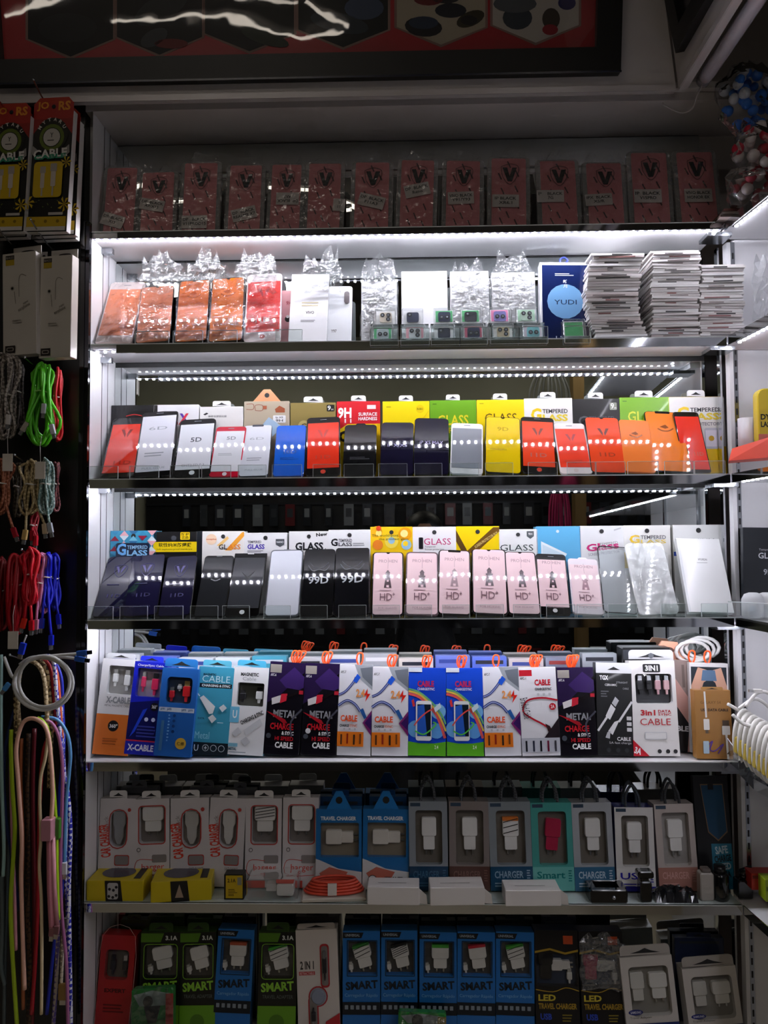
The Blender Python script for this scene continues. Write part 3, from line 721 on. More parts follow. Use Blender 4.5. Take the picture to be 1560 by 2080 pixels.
# white carded cases behind the little lens stands
for (l, r, t, lab, ov) in ((734, 806, 571, 'white boxed case in a crumpled clear bag with a tall twisted top', .058), (815, 908, 551, 'blank white carton behind the navy lens cards', .0), (914, 992, 551, 'blank white carton behind the green and black lens cards', .012), (998, 1086, 553, 'white carton with crumpled film on top behind the beige lens card', .036)):
    c = pack('white_carton', lab, 'box', (None, None, l, r, t), 1, .055, 7, .02, '#f1f1f3', [('F', .06, .3, .14, .42, 3, '#4a4a4e')], gloss=.25)
    if ov: loose_bag(c, *wh(c), ov, -.003, 7, 10, BAGX, seed=l, amp=.005)
for (x_, t_, s_) in ((420, 522, 1), (330, 535, 2), (520, 520, 3), (655, 535, 4)):
    p = W(x_, 575, .05)
    tt = thing('crinkled_film', ['', 'crinkled clear film standing up behind the orange films', 'clear film flap sticking up behind the salmon films', 'pointed clear film flap behind the red film', 'clear film peak over the plain white sleeve'][s_], 'plastic film', (p.x, .05, p.z - .02), group='loose film ends')
    loose_bag(tt, .085, .01, .065, 0, 7, 8, BAGX, 'film_sheet', seed=50 + s_, amp=.007)

# ---- little camera-lens cards on stepped acrylic stands
def lens_card(label, x, z, Y, card, bump, n, w_=.044, h=.038, lean=14, lens='#23262c', alt=None):
    t = thing('lens_card', label, 'lens protector', mat=Matrix.Translation((x, Y, z)) @ Matrix.Rotation(-rad(lean), 4, 'X'), group='lens protectors in mini boxes')
    MB().prism(rrect(-w_ / 2, 0, w_ / 2, h, .003, 2), 0, .010, BLISTER, ch=.001).build('clear_box', t)
    MB().box(-w_ * .44, w_ * .44, .0075, .0085, h * .06, h * .94, M('#f3f3f3', .4)).build('insert_card', t)
    if card != '#f3f3f3': MB().box(-w_ * .4, w_ * .4, .0066, .0074, h * .22, h * .9, M(card, .4)).build('colour_panel', t)
    if bump: 
        b = MB().prism(rrect(-w_ * .28, h * .2, w_ * .30, h * .78, .004, 3), .003, .0066, M(bump, .3, 0, .4)).build('lens_plate', t)
        for (a, c) in [(-.14, .62), (.14, .62), (.13, .36), (-.13, .36)][:n] if n != 2 else [(-.12, .45), (.14, .45)]:
            MB().prism(circ(a * w_, c * h, w_ * .105, 14), .0018, .003, M(lens, .15, 0, .8)).build('lens_ring', b)
            MB().flat(circ(a * w_, c * h, w_ * .05, 10), .0016, M(alt or '#8a8f98', .1, 0, .6)).build('lens_glass', b)
def lens_stand(label, l, r, row=1):
    p = W(l, 690, -.006); q = W(r, 690, -.006); cx = (p.x + q.x) / 2; w_ = q.x - p.x
    t = thing('lens_stand', label, 'acrylic stand', (cx, 0, SZ[1]), group='stepped acrylic stands')
    MB().box(-w_ / 2, w_ / 2, -.010, .05, -.0, .002, ACRYL).build('base', t)
    MB().box(-w_ / 2, w_ / 2, -.0115, -.0102, -.012, .022, ACRYL).build('front_lip', t)
    MB().box(-w_ / 2, w_ / 2, .022, .0235, .002, .0405, ACRYL).build('riser', t)
    MB().box(-w_ / 2, w_ / 2, .0236, .05, .039, .0405, ACRYL).build('step', t)
    for zz in (-.0128, .022): MB().box(-w_ / 2, w_ / 2, -.0118, -.0100, zz, zz + .0008, RIM).build('rim', t)
    for s in (-1, 1): MB().box(s * w_ / 2 - .0005, s * w_ / 2 + .0005, -.0118, -.0100, -.012, .022, RIM).build('rim', t)
    return cx, w_
ST = [(752, 809, 'first', ('#f3f3f3', '#e9dcc8', 3, 'lens card with three beige rings, upper card of the leftmost lens stand'), ('#4fbf7a', '#d9e0e6', 2, 'green lens card with two rings, lower card of the leftmost lens stand')),
 (814, 872, 'second', ('#f3f3f3', '#2c3350', 1, 'lens card with a navy square, upper card of the second lens stand'), ('#f2a7b4', '#eef0f2', 3, 'pink-edged lens card with three rings, lower card of the second lens stand')),
 (876, 934, 'third', ('#56c07c', '#2a3350', 2, 'green lens card with navy plate, upper card of the third lens stand'), ('#f3f3f3', '#2b3048', 1, 'white lens card with small navy plate, lower card of the third lens stand')),
 (934, 990, 'fourth', ('#58bd78', '#20242e', 1, 'green lens card with black plate, upper card of the fourth lens stand'), ('#d8607c', '#2a3152', 2, 'pink lens card with navy rings, lower card of the fourth lens stand')),
 (996, 1054, 'fifth', ('#f48fb8', '#8a86c8', 2, 'pink lens card with purple rings, upper card of the fifth lens stand'), ('#f3f3f3', '#e3cda8', 3, 'white lens card with tan plate of three rings, lower card of the fifth lens stand')),
 (1054, 1112, 'sixth', ('#bfe6c8', '#cfe9d4', 3, 'mint lens card with three rings, upper card of the sixth lens stand'), ('#f0d8e4', '#86cfd6', 2, 'lens card with cyan plate, lower card of the sixth lens stand'))]
for k, (l, r, nm, up, lo) in enumerate(ST):
    cx, w_ = lens_stand('clear stepped acrylic stand, %s from the left of the lens stands' % nm, l, r)
    off = [(.002, -.004), (-.004, 0), (0, -.002), (-.002, .002), (-.004, 0), (-.006, .004)][k]
    lens_card(up[3], cx + off[0], SZ[1] + .0415, .026, up[0], up[1], up[2])
    lens_card(lo[3], cx + off[1], SZ[1] + .0022, .008, lo[0], lo[1], lo[2])
nv = pack('navy_box', 'navy box with white border and pale blue circle, beside the envelope stacks', 'box', (1100, 1200, 1094, 1200, 534), 1, .035, 6, .022, '#f4f6fa', [('R', .045, .035, .955, .965, '#16234f'), ('C', .5, .5, .36, '#7db2e2'), ('T', 'YUDI', .28, .46, .72, .52, '#2b3a5e', 0, 0), ('T', '新', .46, .73, .54, .775, '#dfe6f2'), ('T', '月', .46, .67, .54, .715, '#dfe6f2'), ('F', .3, .82, .7, .86, 2, '#cfd6e6'), ('T', '1.5', .3, .03, .44, .06, '#cdd5e8')], gloss=.12)
w_, h_ = wh(nv); MB().tube(smoothpath([(-.006, .012, h_), (-.007, .012, h_ + .012), (.002, .012, h_ + .017), (.009, .012, h_ + .010), (.002, .012, h_ + .003)], 4), .0022, M('#2b3c9c', .3), 6).build('hang_loop', nv)
cx, w_ = lens_stand('clear stepped acrylic stand in front of the navy box', 1146, 1198)
lens_card('mini box with solid green card on the stand before the navy box', cx, SZ[1] + .0022, .008, '#3fae62', None, 0, .046, .046)
MB()
# ---- stacks of white envelopes
rr = random.Random(11)
for (l, r, t, lab, sk, n) in ((1206, 1318, 515, 'thin white film packet in the left stack with dark speckled edges', -.016, 34), (1322, 1424, 508, 'thin white film packet in the middle stack, tallest of the three', .004, 38), (1420, 1512, 536, 'thin white film packet in the right stack by the corner', .006, 32)):
    Y0 = .012; p = W(l, 690, Y0); q = W(r, 690, Y0); ht = W((l + r) / 2, t, Y0).z - SZ[1]; th = ht / n; w_ = (q.x - p.x)
    dep = .10
    for k in range(n):
        ww = w_ * rr.uniform(.9, .985); f = k / n
        o = MB(); c = rr.choice(['#f1efed', '#e9e6e3', '#efe9e8', '#dcd7d4', '#f3f2f2', '#d9cfcd'])
        m0 = M(c, .5)
        o.box(-ww / 2, ww / 2, 0, dep, 0, th * .82, m0, 0)
        ob = tag(o.build('film_packet'), lab if k < n - 1 else lab.replace('thin white film packet in', 'topmost white film packet of').replace(', tallest of the three', ''), 'packet', 'white film packets, ' + lab.split(' in the ')[1].split(' ')[0] + ' stack')
        x = (p.x + q.x) / 2 + rr.uniform(-.003, .003) + (sk * math.sin(f * 3.0) if sk < 0 else sk * f)
        ob.location = (x, Y0 + rr.uniform(-.004, .004), SZ[1] + .0005 + k * th)
        ob.rotation_euler = (rr.uniform(-.01, .012) * (1 if k else 0), rr.uniform(-.018, .018) * (1 if k else 0), rr.uniform(-.05, .05))
        if k == n - 1 and t == 508:
            MB().box(-ww / 2, ww / 2, .0, dep, th * .83, th * 1.1, M('#2a2624', .5)).build('dark_cover', ob)
        elif rr.random() < .5:
            MB().box(-ww * rr.uniform(.1, .4), -ww * .05 + ww * rr.uniform(0, .4), -.0008, .0002, th * .1, th * .6, M(rr.choice(['#3c393a', '#9a8f8c', '#8d5f5c', '#6f6a69']), .5)).build('edge_print', ob)
# ================================================================== row 2: glass boxes behind, films in front
Y2 = .105; D2 = .016
def lift(els, k):
    """print measured from the visible top strip: squeeze it towards the top of the box"""
    f = lambda v: v if v < .05 else 1 - (1 - v) * k
    out = []
    for e in els:
        e = list(e)
        if e[0] in ('R', 'RR', 'F', 'RG'): e[2], e[4] = f(e[2]), f(e[4])
        elif e[0] == 'T': e[3], e[5] = f(e[3]), f(e[5])
        elif e[0] == 'C': e[2] = f(e[2])
        else: e[1] = [(a, f(b)) for a, b in e[1]]
        out.append(tuple(e))
    return out
def gbox(label, l, r, t, body, els, row=2, tab=None, hole=None, side=None, gloss=.3, name='glass_box', group='boxed glass at the back of the bay', Y=None):
    return pack(name, label, 'box', (None, None, l, r, t), row, Y or Y2, 3, D2, body, lift(els, .72 if row == 2 else .62), tab=tab, hole=hole, side=side, gloss=gloss, group=group)
TB = (.36, .016, '#eef0f0')
gbox('matt black glass box with a red mark at the left end of its bay', 216, 310, 823, '#17171a', [('L', [(.32, .8), (.5, .83), (.68, .8)], .02, '#c22a2a'), ('F', .1, .6, .3, .65, 2, '#3a3a40')])
gbox('white glass box reading GLASS X in black, violet and red', 312, 404, 822, '#e8e8ea', [('T', 'GLASS', .12, .69, .5, .77, '#1c1c1f'), ('P', [(.58, .84), (.64, .84), (.8, .64), (.74, .64)], '#5a3ba8'), ('P', [(.78, .84), (.72, .84), (.56, .64), (.62, .64)], '#d8344a'), ('F', .12, .5, .6, .64, 3, '#9a9aa0')])
gbox('cream-white box with small grey logo and humped tab beside the house-print box', 406, 494, 826, '#e6e5e2', [('P', [(.08, .86), (.16, .89), (.2, .87), (.12, .84)], '#23232a'), ('T', '新款全屏钢化膜', .2, .8, .62, .84, '#6b6b70', 0, 0), ('F', .1, .6, .4, .7, 3, '#b0b0b0')], tab=(.42, .013, '#eeedea'))
b4 = gbox('beige box with a house drawing, brown squares and a copper triangular hanger', 496, 588, 815, '#b8ab95', [('P', [(.68, .86), (.78, .92), (.9, .87), (.9, .80), (.7, .80)], '#9a4f30'), ('L', [(.05, .86), (.2, .86), (.2, .95), (.05, .95)], .012, '#8a3f28'), ('L', [(.25, .84), (.4, .84), (.4, .93), (.25, .93), (.25, .84)], .012, '#8a3f28'), ('R', .42, .86, .5, .92, '#a8593a'), ('RR', .64, .62, .92, .75, .02, '#eeeeee'), ('T', 'Ip XS', .7, .69, .86, .73, '#555555'), ('T', '9H', .7, .64, .86, .68, '#555555'), ('P', [(.1, .3), (.55, .72), (.85, .55), (.4, .2)], '#a9c3da')], tab=(.62, .027, '#d99a6c', 'tri'))
gbox('dull gold box with a black 9H square', 590, 682, 818, '#8f7d45', [('RR', .80, .84, .97, .96, .02, '#101010'), ('T', '9', .82, .86, .89, .945, '#f2f2f2'), ('T', 'H', .905, .86, .945, .89, '#f2f2f2'), ('C', .3, .58, .13, '#b9a86a'), ('T', 'G', .24, .53, .36, .63, '#4d4020')], tab=(.42, .014, '#efefec'))
gbox('red and yellow box reading 9H SURFACE HARDNESS', 684, 772, 815, '#d51f2b', [('P', [(0, 0), (0, .38), (.06, .5), (.25, .60), (1, .60), (1, 0)], '#f2cf0c'), ('T', '9H', .03, .70, .34, .89, '#ffffff', 0, 2), ('T', '11', .18, .62, .34, .69, '#f6d6d8'), ('R', .7, .86, .9, .93, '#f5e3e3'), ('T', 'SURFACE', .5, .74, .93, .80, '#ffffff'), ('T', 'HARDNESS', .5, .66, .93, .72, '#ffffff'), ('T', 'G', .05, .28, .28, .48, '#15150f', 0, 2), ('R', .93, 0, 1, .6, '#e6b80a')], tab=(.34, .013, '#f2f2f2'))
gbox('plain bright yellow box with a round badge, left of the first green box', 777, 872, 815, '#f7dc0a', [('C', .8, .86, .09, '#e8c900'), ('T', 'ROBO', .74, .84, .86, .88, '#6a5a00'), ('F', .08, .88, .22, .92, 1, '#b79f00'), ('L', [(.98, .82), (.7, .5)], .006, '#c9ad00')], tab=(.3, .013, '#f0f0f0'))
gbox('green box reading GLASS in yellow, left of two green ones', 873, 967, 813, '#6ba51c', [('T', 'GLASS', .17, .56, .83, .74, '#e3d22c'), ('T', 'SCREEN', .18, .42, .82, .52, '#e3d22c'), ('F', .06, .92, .2, .95, 1, '#3c6a0a')], tab=(.3, .013, '#f0f0f0'))
gbox('bright yellow box reading GLASS in thin brown letters', 968, 1064, 812, '#f9da0c', [('T', 'GLASS', .17, .60, .84, .76, '#6a4a08', 0, 0), ('F', .06, .92, .2, .95, 1, '#b79f00')], tab=(.3, .014, '#f0f0f0'))
TG = lambda c2='#e9cf3a': [('T', 'G', .14, .60, .36, .83, '#f0cf1a', 0, 2), ('T', 'TEMPERED', .38, .74, .9, .81, '#2c2c30'), ('T', 'LASS', .38, .60, .9, .72, c2, 0, 2), ('T', 'PROTECTOR', .42, .50, .9, .56, '#8a8a90')]
gbox('white TEMPERED GLASS box between the yellow and the black boxes', 1064, 1162, 809, '#eceae6', TG() + [('R', 0, 0, 1, .06, '#f0cf1a')], tab=(.32, .014, '#f0f0f0'))
gbox('black carbon-look box with a 9H square and grey TEMPERED lettering', 1162, 1258, 810, '#161618', [('RR', .79, .8, .94, .93, .02, '#8e9384'), ('T', '9', .81, .82, .88, .92, '#f2f2f2'), ('T', 'H', .89, .82, .925, .85, '#f2f2f2'), ('T', 'G', .12, .52, .32, .70, '#55565c'), ('T', 'TEMPERED', .34, .62, .88, .69, '#4a4a52')], tab=(.32, .014, '#f0f0f0'))
gbox('green box reading GLASS, second and right-hand of the green ones', 1258, 1358, 807, '#78b01c', [('T', 'GLASS', .16, .58, .84, .76, '#d9df3a'), ('F', .06, .92, .2, .95, 1, '#3c6a0a')], tab=(.36, .015, '#f0f0f0'))
gbox('white and yellow TEMPERED GLASS box at the right end with a phone pictured', 1358, 1470, 806, '#eeece8', TG() + [('R', .56, 0, 1, .14, '#f2c60c'), ('RR', .62, .1, .86, .46, .03, '#c9c9d4'), ('R', .64, .14, .84, .42, '#e9e4f0'), ('C', .74, .28, .05, '#c9a020')], tab=(.32, .015, '#f0f0f0'), side='#f2c60c')

A2 = 34
def S2(label, bl, br, tl, tr, t, frame, screen, **k):
    k.setdefault('lean', A2 + random.uniform(-1.2, 1.2)); return protector(label, (bl, br, tl, tr, t), 2, frame, screen, **k)
FULL = lambda s, c='#9aa0a8': [('T', s, .25, .70, .75, .75, c, 0, 0), ('F', .22, .28, .78, .36, 2, c), ('T', 'FULL GLUE', .2, .10, .8, .13, c, 0, 0)]
S2('red film with black bezel at the left end, before the matt black box', 202, 274, 231, 298, 849, '#141212', '#e03a28', top=.10, bot=.05, notch=None, els=vlogo('#8c2f2a', .72) + [('T', '11D', .3, .2, .8, .26, '#b03022')])
S2('tall white film with black frame, second from left in its bay', 271, 347, 289, 363, 837, '#101012', '#d9dbe4', top=.06, bot=.05, notch='slot', els=FULL('6D'))
S2('white film with black frame and round home button, third from left', 350, 427, 367, 439, 852, '#0d0d0f', '#dde0e6', top=.08, bot=.09, notch='slot', home='#e3e5e8', els=[('T', '5D', .36, .58, .66, .66, '#4a4d55'), ('T', 'GHT2.5D 0.3', .2, .16, .8, .2, '#8d929a', 0, 0)])
S2('white film with a red frame', 422, 488, 441, 500, 866, '#c31430', '#e3e5ea', top=.08, bot=.08, notch='slot', home='#efe6e8', els=[('T', '5D', .4, .72, .7, .79, '#8d9098'), ('F', .2, .4, .8, .46, 2, '#b0b4ba')])
S2('pale white film with a hair-thin grey frame left of the blue one', 484, 544, 496, 553, 864, '#4a4d55', '#dcdfe7', notch='wide', side=.015, els=FULL('6D', '#a4a9b2'))
S2('bright blue film in the bay of green and yellow boxes', 553, 617, 563, 622, 864, '#1a52b8', '#1c62d4', notch=None, side=.015, els=[('T', '10D', .3, .42, .72, .5, '#1a4ca0'), ('F', .2, .3, .8, .36, 2, '#1a4fa8')])
S2('red film with thick black bezels beside the blue one', 621, 691, 623, 691, 848, '#0d0c0c', '#ea3a22', top=.09, bot=.10, notch='slot', home='#e2402c', els=vlogo('#c54236', .70) + [('T', '11D', .28, .27, .72, .33, '#c84434')])
S2('black film on the red and yellow 9H box', 696, 763, 700, 766, 862, '#0b0b0c', '#101113', notch='bump', side=.02, els=[('F', .2, .3, .8, .36, 2, '#3a3b40')])
IPX = [('T', 'iP XS MAX', .16, .52, .84, .58, '#8a86b0', 0, 0)]
S2('deep violet film with one line of pale lettering, left one of the pair', 771, 840, 776, 840, 858, '#0d0c16', '#15132a', notch=None, side=.02, els=[('T', 'iP X/XS', .2, .52, .8, .58, '#8a86b0', 0, 0)])
S2('deep violet film with one line of pale lettering, right one of the pair', 840, 911, 842, 912, 850, '#0d0c16', '#141228', notch=None, side=.02, els=IPX)
gs = S2('white-framed film with a grey shaded screen', 914, 981, 917, 981, 861, '#e8eaec', '#8b9099', top=.09, bot=.09, notch='slot', home='#dfe2e5')
S2('yellow film with thin black frame', 985, 1059, 986, 1057, 849, '#171408', '#ecca10', notch='drop', side=.025, els=[('T', '9D', .34, .74, .66, .81, '#b89a00'), ('F', .14, .38, .86, .43, 1, '#c4a600')])
S2('orange-red film with thick black bezels beside the yellow one', 1060, 1132, 1058, 1124, 849, '#0e0c0b', '#f04a28', top=.07, bot=.09, notch='slot', home='#e4452c', els=vlogo('#8d4a40', .72) + [('T', '11D', .26, .27, .74, .34, '#c9685a')])
S2('orange-red film with white bezels', 1138, 1205, 1123, 1186, 860, '#f0e6e4', '#f0452e', top=.10, bot=.10, notch='slot', home='#e8d4d0', els=vlogo('#b0484a', .70) + [('F', .2, .2, .8, .26, 2, '#c9503c')])
S2('orange-red film with hair-thin black frame and drop notch', 1203, 1273, 1186, 1256, 849, '#110e0c', '#ee4d26', notch='drop', side=.02, els=vlogo('#6e3a30', .72) + [('T', '11D', .3, .28, .75, .35, '#b0442c')])
S2('plain orange film without frame near the right end', 1271, 1332, 1255, 1318, 855, '#ee7a30', '#f0813a', notch='drop', side=.01, els=wave('#8a4a1e'))
S2('tall orange film with thin black frame near the right end', 1330, 1405, 1306, 1383, 838, '#14100c', '#f07f22', notch='wide', side=.025, els=wave('#8a4716', .70))
S2('red film with black bezel half hidden at the right end', 1392, 1446, 1366, 1418, 837, '#120f0e', '#e63424', top=.07, bot=.04, notch=None, Y=.020, lean=29, els=[('T', '11D', .5, .27, .85, .33, '#d06a58')])
LP2 = [(181, 240, 'red film at the left end'), (264, 323, 'tall white film with black frame'), (346, 405, 'white film with round home button'), (410, 469, 'red-framed white film'), (484, 541, 'pale white film with hair-thin frame'), (553, 613, 'bright blue film'), (636, 692, 'red film with thick black bezels'), (699, 759, 'black film on the 9H box'), (769, 827, 'left violet film'), (842, 898, 'right violet film'), (914, 972, 'grey-screened white film'), (986, 1042, 'yellow film'), (1073, 1132, 'orange-red film with thick black bezels'), (1152, 1211, 'orange-red film with white bezels'), (1209, 1270, 'orange-red film with drop notch'), (1275, 1337, 'plain orange film'), (1350, 1409, 'tall orange film'), (1411, 1473, 'half hidden red film')]
for l, r, s in LP2: lip('clear acrylic lip under the ' + s, l, r, 2)

# ================================================================== row 3
def g3(label, l, r, t, body, els, **k): return gbox(label, l, r, t, body, els, row=3, Y=.106, hole=k.pop('hole', (.5, .935, .05, '#15171a')), **k)
tri = []
rr = random.Random(5)
for j in range(5):
    for i in range(5):
        c = ['#3a8fb8', '#78c0d8', '#e8b0b8', '#8c1f38', '#2f6f9c', '#d8e8ee'][(i * 2 + j * 3) % 6]; u0 = i * .2; v0 = .75 - j * .1 + .15
        tri.append(('P', [(u0, v0), (u0 + .2, v0), (u0 + .1, v0 + .1)] if (i + j) % 2 else [(u0, v0 + .1), (u0 + .2, v0 + .1), (u0 + .1, v0)], c))
g3('blue triangle-pattern box reading G TEMPERED GLASS', 218, 312, 1078, '#3f9cc0', tri + [('RR', .14, .48, .86, .76, .05, '#17223e'), ('T', 'G', .16, .52, .36, .75, '#6fb4ee', 0, 2), ('T', 'TEMPERED', .38, .64, .82, .71, '#9fd0f0'), ('T', 'LASS', .38, .51, .82, .62, '#8cc4ee', 0, 2), ('T', 'TEMPERED', .2, .38, .84, .46, '#15204a', 0, 2)])
g3('black box with a yellow band of Chinese lettering', 312, 400, 1080, '#151517', [('R', 0, .60, 1, .80, '#f3d414'), ('T', '软性纳米防爆膜', .12, .70, .88, .78, '#2a2608'), ('T', 'Soft explosion-proof membrane', .08, .63, .9, .67, '#2a2608', 0, 0), ('RR', .62, .84, .84, .99, .02, '#f0d018'), ('T', '防', .64, .92, .72, .975, '#4a3f00'), ('T', '护', .74, .92, .82, .975, '#4a3f00'), ('T', '正品', .65, .86, .81, .91, '#4a3f00')], hole=(.47, .92, .06, '#3b3f45'))
gbox('black slim box squeezed in right of the yellow band box', 398, 412, 1079, '#1b2026', [], row=3, Y=.108)
g3('white box with orange brush strokes reading GLASS', 411, 496, 1079, '#eeece8', [('P', [(.55, .62), (.95, .98), (1, .98), (1, .9), (.7, .62)], '#f0a53a'), ('P', [(.35, .72), (.6, .9), (.64, .86), (.44, .7)], '#f4c87a'), ('C', .22, .84, .13, '#f6d8b8'), ('T', 'oneplus', .1, .82, .34, .86, '#d05a2a'), ('T', 'GL', .4, .64, .6, .74, '#2a2a2c'), ('T', 'ASS', .62, .64, .92, .74, '#e8872a')])
g3('white box reading TEMPERED GLASS in violet with a shield badge', 496, 583, 1082, '#e9e9ea', [('T', 'TEMPERED', .08, .79, .4, .84, '#2a2a30'), ('T', 'GLASS', .08, .67, .48, .77, '#4b3aa8', 0, 2), ('F', .08, .6, .45, .65, 2, '#77777c'), ('P', [(.74, .87), (.94, .87), (.94, .76), (.84, .71), (.74, .76)], '#4a4e52'), ('T', 'NANO', .76, .79, .92, .83, '#e6e8ea')])
g3('white box reading New GLASS in black', 587, 668, 1079, '#e6e6e6', [('T', 'New', .68, .90, .96, .97, '#1d1d1f', 6, 2), ('T', 'GLASS', .16, .62, .86, .78, '#16181d', 0, 2), ('T', '+', .88, .6, .95, .66, '#16181d')])
g3('white box reading G TEMPERED GLASS in thin black, left of the swirl box', 667, 753, 1076, '#e8e9ea', [('T', 'G', .06, .68, .22, .83, '#1a1b20', 0, 2), ('T', 'TEMPERED', .24, .76, .56, .82, '#33353c'), ('T', 'LASS', .24, .68, .56, .75, '#33353c'), ('F', .58, .68, .95, .75, 2, '#8c9096')])
sw = [('C', .15, .9, .14, '#f8b81c'), ('C', .2, .88, .07, '#fbe27a'), ('C', .82, .86, .16, '#e8a010'), ('C', .8, .87, .09, '#fbe690'), ('C', .5, .72, .16, '#f3d850'), ('C', .5, .74, .08, '#9ac4d8'), ('C', .18, .66, .12, '#e7842a'), ('C', .85, .66, .12, '#9fc9dd'), ('C', .83, .68, .06, '#f6cf2a'), ('T', 'The world-port', .04, .8, .66, .86, '#5c5a20', 0, 0), ('T', 'the greatest glass', .2, .74, .9, .79, '#5c5a20', 0, 0), ('C', .2, .97, .06, '#d84a20')]
g3('yellow box covered in lemon-like swirls', 752, 838, 1070, '#f4c81a', sw)
g3('white box reading GLASS in magenta with a small phone', 838, 926, 1070, '#eceaec', [('T', 'GLASS', .26, .66, .88, .78, '#c2286e', 0, 0), ('T', 'Tempered', .28, .6, .52, .64, '#444448', 0, 0), ('T', 'Screen protection', .28, .55, .72, .59, '#444448', 0, 0), ('RR', .14, .58, .24, .8, .02, '#16161c')])
g3('yellow box with a brown diagonal film band', 926, 1014, 1069, '#f6d40c', [('P', [(1, .98), (.86, .98), (.2, .5), (.45, .5), (1, .9)], '#6b4a14'), ('T', 'SCREEN PROTECTOR FILM', .38, .72, 1.0, .77, '#f0d890', 33, 0), ('P', [(0, .93), (.28, .5), (.14, .5), (0, .72)], '#5a3f18')])
g3('white box with a shield badge reading GLASS in slate', 1012, 1092, 1075, '#e5e7e6', [('T', 'GLASS', .04, .58, .88, .70, '#2b3a3c', 0, 0), ('P', [(.72, .96), (.9, .96), (.9, .86), (.81, .81), (.72, .86)], '#555c60'), ('T', '9H', .76, .88, .86, .93, '#e8e8e8')])
g3('sky-blue box with a white triangle', 1089, 1179, 1069, '#5fb0dc', [('P', [(.1, .36), (.1, .72), (.68, .48), (.62, .4)], '#e9f2f6'), ('P', [(.13, .4), (.13, .66), (.6, .47)], '#cfe2ec')], hole=(.48, .94, .035, '#d9e8f0'))
g3('white box reading TEMPERED Glass in slanted magenta', 1177, 1266, 1068, '#dddfe0', [('T', 'TEMPERED', .44, .64, .86, .69, '#77797e', 6, 0), ('T', 'Glass', .14, .54, .88, .68, '#c01f6e', 6, 2), ('T', 'SCREEN PROTECTOR', .18, .46, .9, .51, '#8d9096', 6, 0), ('P', [(.78, .93), (.94, .97), (.94, .94), (.78, .90)], '#b9bcc0')])
g3('white and yellow box reading G TEMPERED behind the glaring sleeve', 1266, 1361, 1067, '#dcdcd8', [('T', 'G', .12, .66, .34, .82, '#e8c020', 0, 2), ('T', 'TEMPERED', .36, .74, .9, .81, '#4a4a4e'), ('T', 'LASS', .36, .66, .9, .73, '#e0c040'), ('R', 0, .2, .3, .5, '#e8c428')])
g3('white box reading PREMIUM at the right end', 1366, 1470, 1066, '#dfe1df', [('T', 'PREMIUM', .12, .68, .8, .745, '#8e9296', 0, 0), ('R', 0, .42, .12, .5, '#2344a8')], side='#c9c8c0')

A3 = 37
def S3(label, bl, br, tl, tr, t, frame, screen, **k):
    k.setdefault('lean', A3 + random.uniform(-1.2, 1.2)); return protector(label, (bl, br, tl, tr, t), 3, frame, screen, **k)
D11 = vlogo('#6a6798', .76, .9) + [('L', [(.3, .82), (.5, .85), (.7, .82), (.66, .72), (.5, .64), (.34, .72), (.3, .82)], .012, '#4a4878'), ('T', '11D', .3, .30, .72, .36, '#4a4870'), ('T', 'OG For iP 7.8.9/6', .16, .13, .78, .16, '#5a587e', 0, 0), ('F', .2, .5, .8, .53, 1, '#34325a')]
S3('deep violet 11D film at the left end, before the triangle box', 183, 250, 213, 276, 1130, '#0c0b18', '#1b1a38', notch=None, side=.02, els=D11)
S3('deep violet 11D film, middle one of three, its lower corner peeling', 248, 318, 272, 335, 1128, '#0c0b18', '#1c1a3c', notch=None, side=.02, els=D11, bag=.0)
S3('deep violet 11D film, right one of three', 321, 384, 340, 402, 1130, '#0c0b18', '#1b1936', notch=None, side=.02, els=D11)
S3('black film with faint wing mark, framed thinly, before the orange-stroke box', 393, 456, 417, 476, 1128, '#050506', '#26282b', notch='slot', top=.03, side=.02, els=[('L', [(.34, .6), (.5, .57), (.66, .6)], .04, '#5a5b5e')])
S3('black-bezelled film with grey screen and white home button', 454, 526, 479, 543, 1118, '#060607', '#3a3c40', top=.10, bot=.10, notch='slot', rim='#e8e8e8', home='#e9eaea', els=[('P', [(.3, .66), (.5, .58), (.72, .68), (.52, .54)], '#1c1d20')])
S3('plain white film with grey rim between black films', 536, 607, 551, 616, 1116, '#62666c', '#d5d9e2', notch='slot', top=.01, side=.03)
WG = [('L', [(.15, .74), (.3, .66), (.5, .68), (.7, .66), (.85, .74)], .03, '#4a4c52'), ('L', [(.2, .78), (.35, .71), (.46, .7)], .02, '#4a4c52'), ('L', [(.8, .78), (.65, .71), (.54, .7)], .02, '#4a4c52'), ('T', '99D', .18, .46, .82, .57, '#a9adb2')]
S3('black 99D film with wings, left one of the pair', 609, 676, 620, 681, 1115, '#08080a', '#0d0e10', notch='bump', side=.02, els=WG)
S3('black 99D film with wings, right one of the pair', 677, 750, 683, 750, 1111, '#08080a', '#0d0e12', notch='bump', side=.02, els=WG)
def tower(c):   # a plain little tower pictogram
    return [('P', [(.38, .42), (.62, .42), (.57, .58), (.43, .58)], c), ('R', .40, .58, .60, .605, c), ('R', .44, .605, .56, .65, c), ('P', [(.42, .65), (.58, .65), (.5, .70)], c), ('R', .46, .42, .54, .46, '#e9c9cf'), ('R', .47, .51, .53, .54, '#e9c9cf')]
HD = lambda c='#5a4a50': [('T', 'PRO HEN', .2, .82, .8, .87, '#a88a92', 0, 0), ('L', [(.5, .72), (.5, .9)], .01, '#a88a92')] + tower(c) + [('F', .25, .365, .75, .39, 1, '#a88a92'), ('T', 'HD', .26, .22, .64, .33, '#7d5f68', 0, 0), ('T', '+', .66, .29, .73, .34, '#7d5f68'), ('T', 'FOR HUAWEI', .22, .09, .78, .12, '#a88a92', 0, 0)]
PK = '#f0d0d4'
